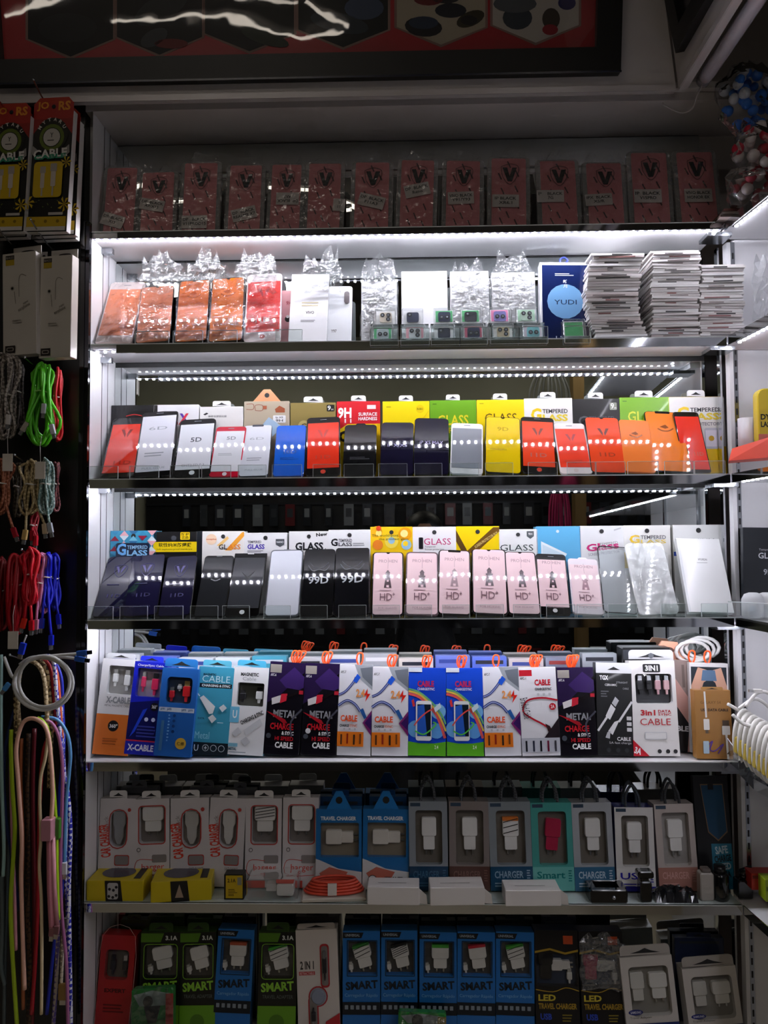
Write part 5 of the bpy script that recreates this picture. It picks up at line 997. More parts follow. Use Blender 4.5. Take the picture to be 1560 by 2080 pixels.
pk = pack('banner_cable_pack', 'dark pack with a blue pennant and SAFE CHARGE SPEED DATA lettering, right corner', 'package', (1425, 1492, 1404, 1478, 1577), 5, .06, 6, .012, '#101216', [('P', [(.2, .93), (.86, .93), (.9, .5), (.62, .42), (.34, .5)], '#8a6a4a'), ('P', [(.22, .92), (.84, .92), (.88, .51), (.62, .435), (.36, .51)], '#1a4a6c'), ('R', .42, .88, .58, .93, '#0c0e10'), ('R', .4, .0, .98, .40, '#2a86a8'), ('T', 'SAFE', .5, .31, .86, .38, '#c9e0e8', 6, 2), ('T', 'CHARGE', .46, .24, .94, .30, '#10242c', 6, 2), ('T', 'SPEED', .48, .17, .92, .23, '#c9e0e8', 6, 2), ('T', 'DATA', .55, .10, .9, .16, '#10242c', 6, 2)])
# flat things along the front of that shelf
def lay(name, label, cat, l, r, pyf, Y, hgt, dep, rz=0, dx=0):
    p = W(l, pyf, Y); q = W(r, pyf, Y)
    return thing(name, label, cat, mat=Matrix.Translation(((p.x + q.x) / 2 + dx, Y, SZ[5] + .0002)) @ Matrix.Rotation(rad(rz), 4, 'Z')), q.x - p.x
def yellow_box(label, l, r, rz, panel):
    t, w_ = lay('yellow_box', label, 'box', l, r, 1828, .002, 0, 0, rz); h = .040; dp = .075
    MB().box(-w_ / 2, w_ / 2, 0, dp, 0, h, M('#c9b414', .4), .001).build('box_body', t)
    MB().prism([(-w_ * .16, 0), (w_ * .14, 0), (w_ * .1, h), (-w_ * .18, h)][::-1], -.0006, .0002, M('#141414', .4)).build('black_band', t)
    if panel: 
        MB().prism(rrect(-w_ * .13, .004, w_ * .06, h * .9, .004, 3), -.0012, -.0004, M('#b9b8b4', .4)).build('picture', t)
        for (a, b_) in ((-.1, .25), (-.03, .2), (.03, .3), (-.09, .6), (-.02, .55), (.03, .7)): MB().flat(circ(a * w_, b_ * h, .003, 8), -.0016, M('#1e1e20', .5)).build('figure', t)
    else: MB().flat([(-w_ * .1, h * .2), (w_ * .04, h * .2), (-w_ * .03, h * .85)], -.0012, M('#a08c78', .4)).build('picture', t)
    e = MB(); e.add([(w_ * .3 * math.cos(a) - w_ * .05, .04 + .026 * math.sin(a), h + .0005) for a in [k * math.pi / 10 for k in range(20)]], [list(range(20))], M('#4c4a54', .15)); e.build('clear_oval_window', t)
    MB().box(w_ * .3, w_ * .42, .01, .06, h + .0003, h + .0006, M('#1c1c18', .4)).build('top_stripe', t)
    return t
yellow_box('yellow gadget box with patterned picture at the left front of the dim shelf', 176, 290, 0, True)
yellow_box('yellow gadget box turned slightly with a black band and brown picture', 308, 428, 7, False)
t, w_ = lay('small_yellow_box', 'small yellow and black box standing by the bagged charger', 'box', 458, 492, 1830, .006, .05, .02)
MB().box(-w_ / 2 - .004, w_ / 2 + .002, .004, .028, 0, .05, M('#17170f', .4), .001).build('box_body', t)
MB().box(-w_ / 2, w_ / 2, .002, .0038, .004, .048, M('#c8a818', .4)).build('yellow_face', t); print_on(t, w_, .05, [('F', .15, .15, .7, .45, 5, '#5a4a08'), ('T', '2.1A', .1, .7, .6, .85, '#2a2408'), ('R', .7, .6, .95, .9, '#8a8a7c')], .002)
t, w_ = lay('bagged_charger', 'clear blister with a white charger and coral end cap', 'charger', 500, 604, 1828, .004, .04, .05)
MB().box(-w_ / 2, w_ / 2, 0, .055, 0, .042, BLISTER, .004).build('blister', t)
MB().prism(rrect(.008, .006, .042, .030, .004, 3), .010, .034, M('#d8d4d0', .3), ch=.001).build('charger', t)
MB().prism(rrect(.007, .0305, .043, .041, .003, 3), .009, .035, M('#d84a3c', .35), ch=.001).build('coral_cap', t)
MB().prism(rrect(-.014, .014, .007, .028, .002, 2), .014, .03, M('#c8c4c0', .3)).build('plug', t)
t, w_ = lay('coral_cable_coil', 'coiled coral cable tied on a white tray', 'cable', 612, 744, 1832, .0, .04, .06, 4)
MB().box(-w_ / 2, w_ / 2, 0, .06, 0, .008, M('#c9c2b4', .5), .003).build('tray', t)
for k in range(5): MB().tube([((w_ * .46 - .004 * k) * math.cos(a) , .03 + (.024 - .002 * k) * math.sin(a), .013 + .005 * k) for a in [q * math.pi / 12 for q in range(24)]], .0028, M('#d84c34', .4), 6, True).build('cable_turn', t)
MB().box(-.012, .006, .003, .008, .012, .034, M('#d8d0c8', .4)).build('paper_tie', t)
for (l, r, lab, rz, Y, dp) in ((746, 852, 'long white accessory box, left of three on the dim shelf front', -1, -.010, .045), (874, 985, 'long white accessory box, middle of three, with a torn flap', 2, -.010, .05), (1027, 1140, 'long white accessory box, right of three on the dim shelf front', 1, -.012, .05)):
    t, w_ = lay('white_accessory_box', lab, 'box', l, r, 1843, Y, .045, dp, rz)
    h = .034 if r < 1100 else .030
    MB().box(-w_ / 2, w_ / 2, 0, dp, 0, h, M('#dedad6', .35), .001).build('box_body', t)
    e = MB(); e.add([(-w_ * .3, .02, h + .0004), (w_ * .25, .02, h + .0004), (w_ * .25, .022, h + .0004), (-w_ * .3, .022, h + .0004)], [(0, 1, 2, 3)], M('#8a8682', .4)); e.build('printed_lead', t)
    MB().prism([(w_ / 2, .002), (w_ / 2 + .016, .0), (w_ / 2 + .014, .018), (w_ / 2, .03)][::-1], .004, .006, M('#cfcac4', .4)).build('open_flap', t)
def blob(name, label, cat, l, r, pyb, Y, parts):
    p = W(l, pyb, Y); q = W(r, pyb, Y); t = thing(name, label, cat, ((p.x + q.x) / 2, Y, SZ[5] + .0002)); w_ = q.x - p.x
    for (nm, fn) in parts(w_): fn.build(nm, t)
    return t
BK = M('#0d0d10', .18, 0, .6)
blob('smart_watch_cradle', 'glossy black square frame lying on the dim shelf beside the white boxes', 'gadget', 1200, 1276, 1835, .0, lambda w: [('rail', MB().box(-w / 2, w / 2, 0, .012, 0, .026, BK, .003)), ('rail', MB().box(-w / 2, w / 2, .045, .057, 0, .026, BK, .003)), ('rail', MB().box(-w / 2, -w / 2 + .013, .0125, .0445, 0, .026, BK)), ('rail', MB().box(w / 2 - .013, w / 2, .0125, .0445, 0, .026, BK)), ('button', MB().ball((w * .12, -.001, .012), .004, M('#c8ccd4', .2, .8)))])
blob('clip_lens', 'small black clip gadget with round head, before the USB box', 'gadget', 1297, 1330, 1832, .004, lambda w: [('body', MB().prism(rrect(-w * .36, 0, w * .36, .04, .004, 3), 0, .022, BK, ch=.002)), ('neck', MB().box(-w * .2, w * .2, .004, .016, .04, .046, BK)), ('head', MB().prism(rrect(-w * .5, .046, w * .5, .06, .005, 3), 0, .02, BK, ch=.002))])
t, w_ = lay('black_bag', 'crumpled black plastic bag at the foot of the rose-foiled box', 'bag', 1334, 1420, 1830, .004, .03, .03)
rr = random.Random(8); o = MB(); nx, ny = 14, 6; vs = []; fs = []
for j in range(ny + 1):
    for i in range(nx + 1):
        u_, v_ = i / nx, j / ny; hh = .026 * math.sin(math.pi * min(max(v_, .0), 1)) ** .6 * (.55 + .45 * math.sin(math.pi * u_)); vs.append(((u_ - .5) * w_ + rr.uniform(-.002, .002), .0 + v_ * .045, max(0, hh + rr.uniform(-.004, .004) * (0 < j < ny))))
for j in range(ny):
    for i in range(nx): a = j * (nx + 1) + i; fs.append([a, a + 1, a + nx + 2, a + nx + 1])
o.add(vs, fs, M('#0e0f14', .12, 0, .5)); o.build('crumpled_film', t)
blob('white_bottle', 'pale rounded bottle standing before the dark banner pack', 'bottle', 1424, 1452, 1836, .012, lambda w: [('body', MB().prism(rrect(-w / 2, 0, w / 2, .054, .005, 3), 0, .02, M('#a8a29a', .4), ch=.002)), ('cap', MB().prism(rrect(-w * .3, .0545, w * .3, .062, .002, 2), .003, .017, M('#6a625c', .4)))])
blob('black_gadget', 'glossy black cylinder gadget by the right corner of the dim shelf', 'gadget', 1453, 1488, 1836, .006, lambda w: [('barrel', MB().tube([(0, .017, 0), (0, .017, .003), (0, .017, .048), (0, .017, .052)], [w * .46, w * .5, w * .5, w * .42], BK, 16)), ('cap', MB().tube([(0, .017, .0525), (0, .017, .066)], w * .34, M('#15151a', .3), 14))])
blob('black_mount', 'black jointed phone mount at the far right of the dim shelf', 'gadget', 1500, 1536, 1824, .02, lambda w: [('foot', MB().prism(rrect(-w * .5, 0, w * .36, .036, .003, 2), 0, .024, BK, ch=.002)), ('joint', MB().ball((-.002, .012, .043), .0085, BK)), ('arm', MB().tube([(-.008, .012, .048), (.012, .012, .056), (.02, .012, .044)], .007, M('#101014', .3), 8))])
# dim ranks behind: only hang tabs and tops show
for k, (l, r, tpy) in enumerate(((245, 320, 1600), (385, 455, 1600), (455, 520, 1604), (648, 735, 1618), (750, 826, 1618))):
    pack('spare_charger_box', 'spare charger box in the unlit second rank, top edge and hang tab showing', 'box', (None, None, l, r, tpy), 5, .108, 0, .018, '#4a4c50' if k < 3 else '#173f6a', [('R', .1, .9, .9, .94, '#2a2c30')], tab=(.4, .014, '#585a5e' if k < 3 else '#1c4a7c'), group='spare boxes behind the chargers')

# ================================================================== row 6: chargers at the bottom, very dim
G6 = 'boxed chargers on the lowest shelf in view'
def c6(label, m, body, els, **k):
    k.setdefault('d', .034); k.setdefault('lean', 6); k.setdefault('Y', .050)
    return pack('adapter_box', label, 'box', m, 6, k.pop('Y'), k.pop('lean'), k.pop('d'), body, els, group=G6, **k)
b = c6('red cable box with rounded window at the bottom left', (178, 248, 207, 277, 1901), '#a81c20', [('L', [(.0, .0), (.03, .99), (.98, .99), (.97, 0)], .012, '#c9a8a4'), ('T', 'EXPERT', .2, .41, .82, .45, '#4a0c10', 0, 2), ('F', .2, .2, .8, .3, 3, '#6a1014')], win=(.16, .54, .84, .85, .12), inside='#5c5650')
plug_in(b, .36, .68, .16, .2, '#26262a', '#3a3a3e'); plug_in(b, .72, .68, .14, .2, '#26262a')
def smartg(label, m, rot, lines=None, top=None, open_=True):
    b = c6(label, m, '#12150f', [('P', [(0, .90), (.5, .90), (.58, .99), (0, .99)], '#4f7a1c'), ('T', '3.1A', .62, .92, .92, .965, '#d8dcd4', 0, 2), ('T', 'SMART', .08, .42, .94, .51, '#8dc63a', 4, 2), ('T', 'TRAVEL ADAPTER', .12, .35, .92, .385, '#6a706a', 0, 0), ('R', 0, 0, 1, .28, '#6aa024'), ('RG', .08, .535, .94, .885, .1, .018, '#7ab034'), ('C', .5, .12, .2, '#4f7a1c')], win=(.1, .545, .92, .875, .09), inside='#55524c', tab=(.6, .018, '#2c4a14'), side='#2c4a10')
    charger_in(b, .56, .72, .5, .26, '#dcd8d2', rot=rot, lines=lines, top=top); plug_in(b, .24, .62, .12, .1, '#d0ccc6', rot=15); return b
smartg('black and green 3.1A box half shaded, beside the bottom red box', (280, 362, 287, 367, 1894), 12)
smartg('black and green 3.1A box with plain tilted charger', (363, 437, 367, 438, 1894), 14)
def smartb(label, m, rot=0, lines=None, top=None):
    b = c6(label, m, '#1c6cb4', [('P', [(0, .93), (.5, .93), (.56, .985), (0, .985)], '#0c1014'), ('T', 'UNIVERSAL', .06, .945, .46, .97, '#aeb8c0', 0, 1), ('RG', .11, .56, .93, .912, .02, .025, '#0f2a44'), ('T', 'SMART', .08, .44, .94, .52, '#14202c', 4, 2), ('T', 'Carregador Rápido', .06, .36, .94, .40, '#7fb4d8', 0, 0), ('R', 0, .2, 1, .32, '#0c1620')] + [('RR', .06 + .15 * q, .25, .15 + .15 * q, .29, .01, '#8a949c') for q in range(6)], win=(.14, .575, .90, .90, .02), inside='#4a4744', side='#14507e')
    charger_in(b, .56, .73, .46, .26, '#dcd8d2', rot=rot, lines=lines, top=top); plug_in(b, .22, .64, .12, .1, '#d4d0ca', rot=8); return b
smartb('blue charger box with grumpy-face charger, between the green ones', (432, 505, 443, 518, 1889), 0, None, '#c05a3c')
smartg('black and green 3.1A box with striped green-topped charger', (522, 600, 526, 603, 1893), 14, 3, '#4aa83a')
b = c6('white box with retractable two-in-one cable in a red-rimmed window', (606, 692, 600, 684, 1890), '#d2cac2', [('T', '2 IN 1', .09, .62, .42, .70, '#3a3634', 0, 2), ('R', .06, .565, .44, .60, '#b82c30'), ('T', 'RETRACTABLE', .08, .57, .42, .595, '#f0dcd8', 0, 0), ('RR', .57, .44, .79, .86, .08, '#b02a30'), ('C', .5, .36, .23, '#b02a30'), ('RR', .26, .06, .5, .36, .08, '#b02a30'), ('RR', .60, .46, .76, .84, .06, '#837c78'), ('C', .5, .36, .2, '#8f949c'), ('RR', .29, .09, .47, .36, .06, '#837c78'), ('C', .5, .36, .08, '#74777e'), ('P', [(.66, .12), (1, .2), (1, 0), (.66, .06)], '#c02c34')], tab=(.9, .012, '#c4bcb4'))
w_, h_ = wh(b); MB().prism(circ(0, h_ * .36, w_ * .16, 18), -.004, -.001, M('#8a92a4', .25), ch=.001).build('cable_reel', b)
plug_in(b, .68, .66, .09, .28, '#26262a', '#8a8a8e', y=-.008); plug_in(b, .38, .18, .1, .16, '#26262a', '#8a8a8e', rot=180, y=-.008)
smartb('blue charger box with straight-striped charger, first of the right group', (696, 772, 696, 772, 1891), 16, 3, '#3c8a3a')
smartb('blue charger box with zebra-striped black-topped charger', (774, 848, 774, 848, 1890), 14, 5, '#1a1a1a')
smartb('blue charger box with upright green-topped charger', (852, 928, 852, 928, 1894), 0, None, '#4aa83a')
smartb('blue charger box with red-topped tilted charger', (929, 1006, 929, 1006, 1894), 8, None, '#c02838')
smartb('blue charger box with green-topped striped charger, last of the right group', (1008, 1086, 1007, 1085, 1894), 12, 3, '#4aa83a')
def ledbox(label, m, cc, bag):
    b = c6(label, m, '#131214', [('P', [(0, .80), (.35, .83), (.7, .79), (1, .82), (1, .80), (.7, .77), (.35, .81), (0, .78)], '#a88a2a'), ('P', [(0, .44), (.4, .42), (.7, .46), (1, .43), (1, 0), (0, 0)], '#121114'), ('L', [(0, .44), (.4, .42), (.7, .46), (1, .43)], .02, '#a88a2a'), ('R', .66, .87, .88, .95, '#b84a24'), ('T', 'LED', .06, .335, .46, .395, '#c8b43a', 0, 2), ('T', 'TRAVEL CHARGER', .06, .26, .94, .315, '#a8882a', 0, 2), ('T', 'USB', .1, .16, .36, .22, '#2c48b0', 0, 2), ('F', .6, .14, .9, .22, 3, '#8a7a2a')], win=(.03, .47, .97, .78, .06), inside='#26344c', side='#1a2438')
    charger_in(b, .26, .66, .34, .36, cc, pins=False); charger_in(b, .64, .66, .24, .22, '#cfcac4', rot=90); plug_in(b, .8, .56, .12, .14, '#c8c4be')
    if bag: loose_bag(b, *wh(b), .0, -.003, 7, 9, BAGX, seed=77, low=.09, amp=.004)
    return b
ledbox('black and gold LED travel charger box with black charger', (1089, 1180, 1086, 1172, 1890), '#16161a', False)
ledbox('black and gold LED travel charger box with crimson charger under crinkled film', (1183, 1276, 1176, 1262, 1892), '#b01c4c', True)
def whitebox(label, m, tabc):
    b = c6(label, m, '#c9c4bd', [('P', [(.2 + .14 * math.cos(a), .335 + .035 * math.sin(a)) for a in [q * math.pi / 8 for q in range(16)]], '#1e2a7c'), ('T', 'SAMSUNG', .1, .32, .3, .35, '#d8d8e4', 0, 1), ('T', 'Travel Adapter', .08, .25, .5, .285, '#5a5854', 0, 0), ('R', 0, 0, 1, .2, '#22306c'), ('T', 'USB', .3, .1, .45, .15, '#c8ccd8')], win=(.14, .28, .9, .88, .08), inside='#8a857e', tab=(.96, .022, tabc), Y=.04)
    charger_in(b, .70, .60, .34, .36, '#dedad4'); charger_in(b, .3, .6, .26, .4, '#cfcbc4', pins=False); return b
whitebox('white window box with blue oval mark, left one at the bottom right', (1276, 1384, 1258, 1364, 1946), '#b4afa8')
whitebox('white window box with blue oval mark at the right end of the lowest shelf', (1402, 1516, 1386, 1492, 1969), '#aaa59e')
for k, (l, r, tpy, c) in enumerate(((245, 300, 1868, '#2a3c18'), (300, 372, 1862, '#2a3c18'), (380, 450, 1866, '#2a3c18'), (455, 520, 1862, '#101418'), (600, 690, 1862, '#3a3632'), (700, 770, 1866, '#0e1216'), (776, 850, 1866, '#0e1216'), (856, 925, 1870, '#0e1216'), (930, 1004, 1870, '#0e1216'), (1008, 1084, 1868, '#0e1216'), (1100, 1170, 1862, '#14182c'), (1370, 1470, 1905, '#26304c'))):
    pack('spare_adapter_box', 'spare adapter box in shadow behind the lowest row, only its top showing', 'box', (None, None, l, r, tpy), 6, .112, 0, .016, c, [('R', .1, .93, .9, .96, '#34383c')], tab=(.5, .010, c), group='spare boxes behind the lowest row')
# two crumpled packs in front of that row
for (l, r, tpy, lab, cs, seed) in ((262, 352, 2012, 'green and red film pack lying before the bottom black and green box', ('#2f7a3a', '#a8403a', '#8a9a94'), 4), (806, 908, 2060, 'green film pack peeking up before the bottom blue boxes', ('#2f8a3a', '#8a7a3c', '#9aa0a0'), 6)):
    mt, w_, h = place((l, r, l + 5, r - 3, tpy), 6, .004, 10, .02)
    t = thing('film_pack', lab, 'package', mat=mt, group=None)
    MB().box(-w_ / 2, w_ / 2, .004, .022, 0, h, M(cs[0], .3), .003).build('body', t)
    print_on(t, w_, h, [('P', [(.05, .9), (.5, .97), (.95, .9), (.8, .7), (.2, .7)], cs[2]), ('R', .82, .2, 1, .9, cs[1]), ('C', .4, .78, .12, '#4a4a44'), ('P', [(.3, .7), (.7, .7), (.6, .4), (.4, .4)], '#26282a')], .004)
    loose_bag(t, w_, h, .004, .001, 6, 6, seed=seed)
# ================================================================== left: pegs, carded cables, hanks
def peg_hook(label, px, py, px2, py2, Y=-.085):
    """wire peg from the board to its tip (px,py); (px2,py2) is where it meets the pack"""
    a = W(px, py, Y); b = Vector((W(px2, py2, -.01).x, .004, W(px2, py2, -.01).z))
    t = thing('peg_hook', label, 'hook', group='wire peg hooks')
    MB().tube(smoothpath([b, b * .5 + a * .5 + Vector((0, 0, -.004)), a * .85 + b * .15 + Vector((0, 0, -.002)), a], 4), .0018, M('#b9bcc0', .2, 1.0), 6).build('wire', t)
    MB().ball(a, .0026, M('#c8cbd0', .2, 1.0)).build('tip', t)
    return t
def hung(name, label, px0, px1, top, bot, Y, roll=0, yaw=0, group=None, cat='package'):
    a = W(px0, top, Y); b = W(px1, bot, Y); w_ = b.x - a.x; h = a.z - b.z
    t = thing(name, label, cat, mat=Matrix.Translation(((a.x + b.x) / 2, Y, b.z)) @ Matrix.Rotation(rad(yaw), 4, 'Z') @ Matrix.Rotation(rad(roll), 4, 'Y'), group=group)
    return t, w_, h
def cable_card(label, px0, px1, top, bot, Y, roll, yaw, d=.014):
    t, w_, h = hung('carded_cable', label, px0, px1, top, bot, Y, roll, yaw, 'carded cables on the pegs')
    MB().box(-w_ / 2, w_ / 2, 0, d, 0, h * .90, M('#d0cdc8', .4), .001).build('box_body', t)
    MB().prism([(-w_ / 2, h * .885), (-w_ * .48, h * .96), (-w_ * .36, h), (w_ * .36, h), (w_ * .48, h * .96), (w_ / 2, h * .885)][::-1], 0, .0016, M('#a8301c', .4)).build('hang_tab', t)
    els = [('R', 0, .0, 1, .90, '#12100e'), ('R', 0, .84, 1, .96, '#a02820'), ('P', [(0, .84), (1, .84), (1, .72), (.85, .78), (.5, .82), (.15, .78), (0, .72)], '#8c231c'), ('T', 'JO', .08, .90, .38, .97, '#d88a28', 0, 2), ('T', 'RS', .62, .90, .92, .97, '#d88a28', 0, 2), ('C', .5, .93, .05, '#0a0808'),
      ('C', .5, .72, .40, '#1b1a12'), ('C', .5, .70, .31, '#5a6a1c'), ('C', .5, .70, .23, '#101010'), ('C', .5, .70, .21, '#b9b4ae'), ('T', 'Y', .46, .70, .54, .735, '#2a2826', 0, 1), ('F', .4, .67, .6, .685, 1, '#3a3836')]
    for q, ch in enumerate('MYTARU'):
        a = rad(150 - 24 * q); els.append(('T', ch, .5 + .355 * math.cos(a) - .04, .715 + .118 * math.sin(a) - .013, .5 + .355 * math.cos(a) + .04, .715 + .118 * math.sin(a) + .013, '#c8c4bc', 60 - 24 * q, 2))
    els += [('P', [(.04, .64), (.2, .60), (.1, .56), (.02, .58)], '#8d8a88'), ('P', [(.96, .64), (.8, .60), (.9, .56), (.98, .58)], '#8d8a88'), ('T', 'CABLE', .08, .545, .92, .61, '#d8d6d2', 3, 2), ('T', 'CABLE', .1, .535, .9, .57, '#2c8a6a', 3, 2),
      ('RR', .12, .25, .84, .515, .09, '#c9a814'), ('RR', .28, .43, .42, .48, .02, '#a8a09a'), ('RR', .3, .32, .40, .43, .02, '#c8beb4'), ('R', .33, .26, .37, .32, '#b0a8a0'), ('RR', .54, .44, .70, .50, .02, '#a8a09a'), ('RR', .56, .33, .68, .44, .02, '#c8beb4'), ('R', .6, .26, .64, .33, '#b0a8a0'),
      ('R', 0, .03, 1, .105, '#c2a016'), ('C', .2, .07, .04, '#8a7010'), ('C', .5, .07, .04, '#8a7010'), ('C', .8, .07, .04, '#8a7010'), ('RR', .56, .115, .92, .135, .01, '#b9b4ae'), ('R', 0, 0, 1, .03, '#c9c4be')]
    for (cx, cy, s) in ((.04, .21, 1), (.95, .19, 1), (.95, .5, .8)):
        for q in range(7):
            a = rad(q * 52); els.append(('P', [(cx, cy), (cx + .17 * s * math.cos(a), cy + .06 * s * math.sin(a)), (cx + .13 * s * math.cos(a + .4), cy + .046 * s * math.sin(a + .4))], '#c4a51c'))
    for q in range(9): els.append(('C', random.uniform(.1, .9), random.uniform(.14, .24), .012, '#6a7a2c'))
    els = [e for e in els if True]
    print_on(t, w_, h, els, 0, .4)
cable_card('red, black and yellow carded cable on the peg nearest the shelves, front one', 54, 138, 200, 470, -.080, 3.0, -8)
cable_card('red, black and yellow carded cable tucked second behind the one nearest the shelves', 70, 156, 224, 478, -.050, 2.0, -8)
cable_card('red, black and yellow carded cable third and rearmost of its peg', 68, 157, 232, 486, -.027, 2.0, -8)
cable_card('red, black and yellow carded cable cut by the left picture edge', -30, 51, 212, 470, -.080, 3.0, -8)
cable_card('red, black and yellow carded cable behind the one cut by the left picture edge', -26, 58, 226, 482, -.050, 2.0, -8)
peg_hook('wire hook through the carded cables nearest the shelves', 68, 162, 98, 218, -.12)
peg_hook('wire hook through the carded cables at the left picture edge', -10, 192, 22, 232, -.12)
def ear_box(label, px0, px1, top, bot, Y, roll, yaw):
    t, w_, h = hung('earphone_box', label, px0, px1, top, bot, Y, roll, yaw, 'white earphone boxes on the pegs')
    MB().box(-w_ / 2, w_ / 2, 0, .022, 0, h * .92, M('#c4beb4', .4), .001).build('box_body', t)
    MB().box(-w_ * .34, w_ * .5, .018, .0195, h * .90, h, M('#bdb7ae', .4)).build('hang_tab', t)
    MB().flat(circ(w_ * .1, h * .955, w_ * .2, 14, h * .012), .0175, M('#1c1512', .5)).build('hang_slot', t)
    print_on(t, w_, h, [('R', .1, .862, .36, .90, '#2a2420'), ('R', .1, .81, .36, .862, '#b0962a'), ('T', 'BASS', .12, .87, .34, .89, '#a8a29a', 0, 0), ('L', [(.72, .70), (.58, .72), (.5, .68), (.5, .52)], .02, '#8d877e'), ('C', .3, .60, .06, '#9a948a'), ('C', .3, .60, .035, '#191614'), ('L', [(.36, .57), (.4, .46)], .02, '#8d877e'), ('T', 'earphone', .46, .40, .84, .44, '#5a544c', 24, 0), ('T', 'super', .62, .45, .8, .47, '#6a645c', 24, 0), ('F', .3, .28, .6, .32, 2, '#a39d94'), ('R', .08, .02, .38, .085, '#231c18'), ('RR', .12, .035, .34, .07, .04, '#9a948a'), ('RR', .15, .042, .31, .062, .02, '#231c18')], 0, .4)
ear_box('white earphone box on the peg nearest the shelves', 78, 146, 502, 726, -.06, 0.5, -10)
ear_box('white earphone box on the left-hand peg', 6, 78, 495, 720, -.06, -1.5, -10)
ear_box('white earphone box hanging second behind the left-hand one', 70, 84, 505, 706, -.03, 0, -4)
peg_hook('wire hook holding the white earphone box nearest the shelves', 62, 445, 105, 508, -.11)
peg_hook('wire hook holding the left-hand white earphone box', -2, 466, 35, 505, -.11)

def tag_card(root, x, y, z, s=.02, hgt=.034, c='#cfc8bc'):
    MB().box(x - s / 2, x + s / 2, y - .001, y, z - hgt, z, M(c, .5)).build('price_tag', root)
    MB().tube([(x, y, z), (x - .001, y, z + .03), (x + .002, y, z + .05)], .0006, M('#d8d4cc', .5), 4).build('tag_string', root)
def plug_on(root, p, ang, c, tip='#b9bcc0', w_=.009, l=.02, nm='plug'):
    R_ = Matrix.Translation(p) @ Matrix.Rotation(rad(ang), 4, 'Y')
    m = MB().prism(rrect(-w_ / 2, -l, w_ / 2, 0, .001, 2), -.003, .003, M(c, .3, .3 if c.startswith('#b') else 0), ch=.0006)
    o = m.build(nm, root); o.matrix_basis = R_
    MB().prism(rrect(-w_ * .36, -l - .009, w_ * .36, -l + .0004, .0004, 1), -.002, .002, M(tip, .2, .8)).build('metal_tip', o)
def hank(label, cx, top, bot, wpx, mat, n=7, r=.0026, Y=-.06, tie=.45, tiec='#c8c4b8', flare=.7, plugs=(), tagat=None, seed=0, lean=0.0, group='tied charging cables on the pegs'):
    """a cable folded into long loops and tied in the middle"""
    rr = random.Random(seed + cx); A = W(cx, top, Y); B = W(cx, bot, Y); H = A.z - B.z; wd = (W(cx + wpx, top, Y).x - A.x) / 2 * 1.18
    t = thing('cable_hank', label, 'cable', (A.x, Y, B.z), group=group)
    pts = []; zt = H * (1 - tie)
    for i in range(n):
        f = (i + .5) / n * 2 - 1; hi = H * (1 - .06 * rr.random()); lo = H * .10 * rr.random(); wi = wd * (.35 + .65 * abs(f)); yo = rr.uniform(-.008, .010)
        m = 9
        for k in range(m):
            a = 2 * math.pi * (k + .5 * (i % 2)) / m; z = (hi + lo) / 2 + (hi - lo) / 2 * math.cos(a)
            pin = min(1, abs(z - zt) / (H * .33)); fl = 1 if z > zt else flare
            pts.append((wi * math.sin(a) * (.28 + .72 * pin) * fl + f * wd * .25 * pin + lean * (H - z), yo + .006 * math.sin(a * 2 + i), z))
    MB().tube(smoothpath(pts, 3), r, mat, 6).build('cable', t)
    MB().tube([(wd * .42 * math.cos(a) + lean * (H - zt), .001 + .012 * math.sin(a), zt + .001 * math.sin(3 * a)) for a in [q * math.pi / 6 for q in range(12)]], .0016, M(tiec, .5), 5, True).build('twist_tie', t)
    for (px, py, ang, c, *rest) in plugs:
        q = W(px, py, Y - .012); plug_on(t, q - Vector((A.x, Y, B.z)), ang, c, *(rest or ['#b9bcc0']))
        MB().tube(smoothpath([(0 + lean * H * .5, 0, zt), ((q.x - A.x) * .6, -.010, (q.z - B.z) * .6 + zt * .4), (q.x - A.x, -.012, q.z - B.z)], 4), r * .9, mat, 6).build('loose_end', t)
    if tagat:
        q = W(tagat[0], tagat[1], Y - .016); tag_card(t, q.x - A.x, -.018, q.z - B.z)
    return t
GREEN = M('#58c41c', .35)
hank('grey snakeskin-braided cable hank at the left picture edge', 14, 714, 892, 58, braid('#6a625c', '#b0a8a0', 150), 8, .0031, seed=1, tie=.5, plugs=((18, 842, 5, '#c8c4c0'),))
hank('dark grey braided cable hank tucked beside the snakeskin one', 40, 738, 870, 22, braid('#2a2624', '#5c544e', 150), 4, .0028, Y=-.03, seed=2)
hank('bright green cable hank with silver connectors', 85, 735, 906, 58, GREEN, 9, .0032, seed=3, tie=.36, flare=1.05, plugs=((90, 820, 4, '#c8ccd2'), (56, 858, 32, '#a8a294'), (104, 862, -14, '#c8ccd2')), tiec='#9ad070')
hank('red cable hank half behind the bright green one', 116, 746, 898, 20, M('#c41420', .4), 4, .0029, Y=-.03, seed=4, tie=.4)
peg_hook('wire hook behind the bright green cable hank', 50, 726, 84, 748, -.10)
hank('orange-brown braided cable hank at the left picture edge, under the snakeskin one', 4, 932, 1044, 48, braid('#8a4a2a', '#b8785a', 170), 7, .0030, seed=5, plugs=((26, 1072, -20, '#b82434'),), tagat=(17, 922))
hank('olive braided cable hank between the orange-brown and tan ones', 36, 938, 1050, 22, braid('#3a342c', '#6a6252', 170), 4, .0026, Y=-.03, seed=6)
hank('tan braided cable hank with gold connectors', 62, 932, 1048, 40, braid('#8f7d54', '#c8b488', 170), 6, .0027, seed=7, flare=1, plugs=((52, 1076, 8, '#c8a868'), (90, 1064, -6, '#c8b090')))
hank('grey-green braided cable hank with a paper price tag', 93, 932, 1046, 38, braid('#5c7a74', '#a4b8b0', 170), 6, .0028, seed=8, flare=1, plugs=((100, 1062, -12, '#9aa0a6'),), tagat=(83, 938))
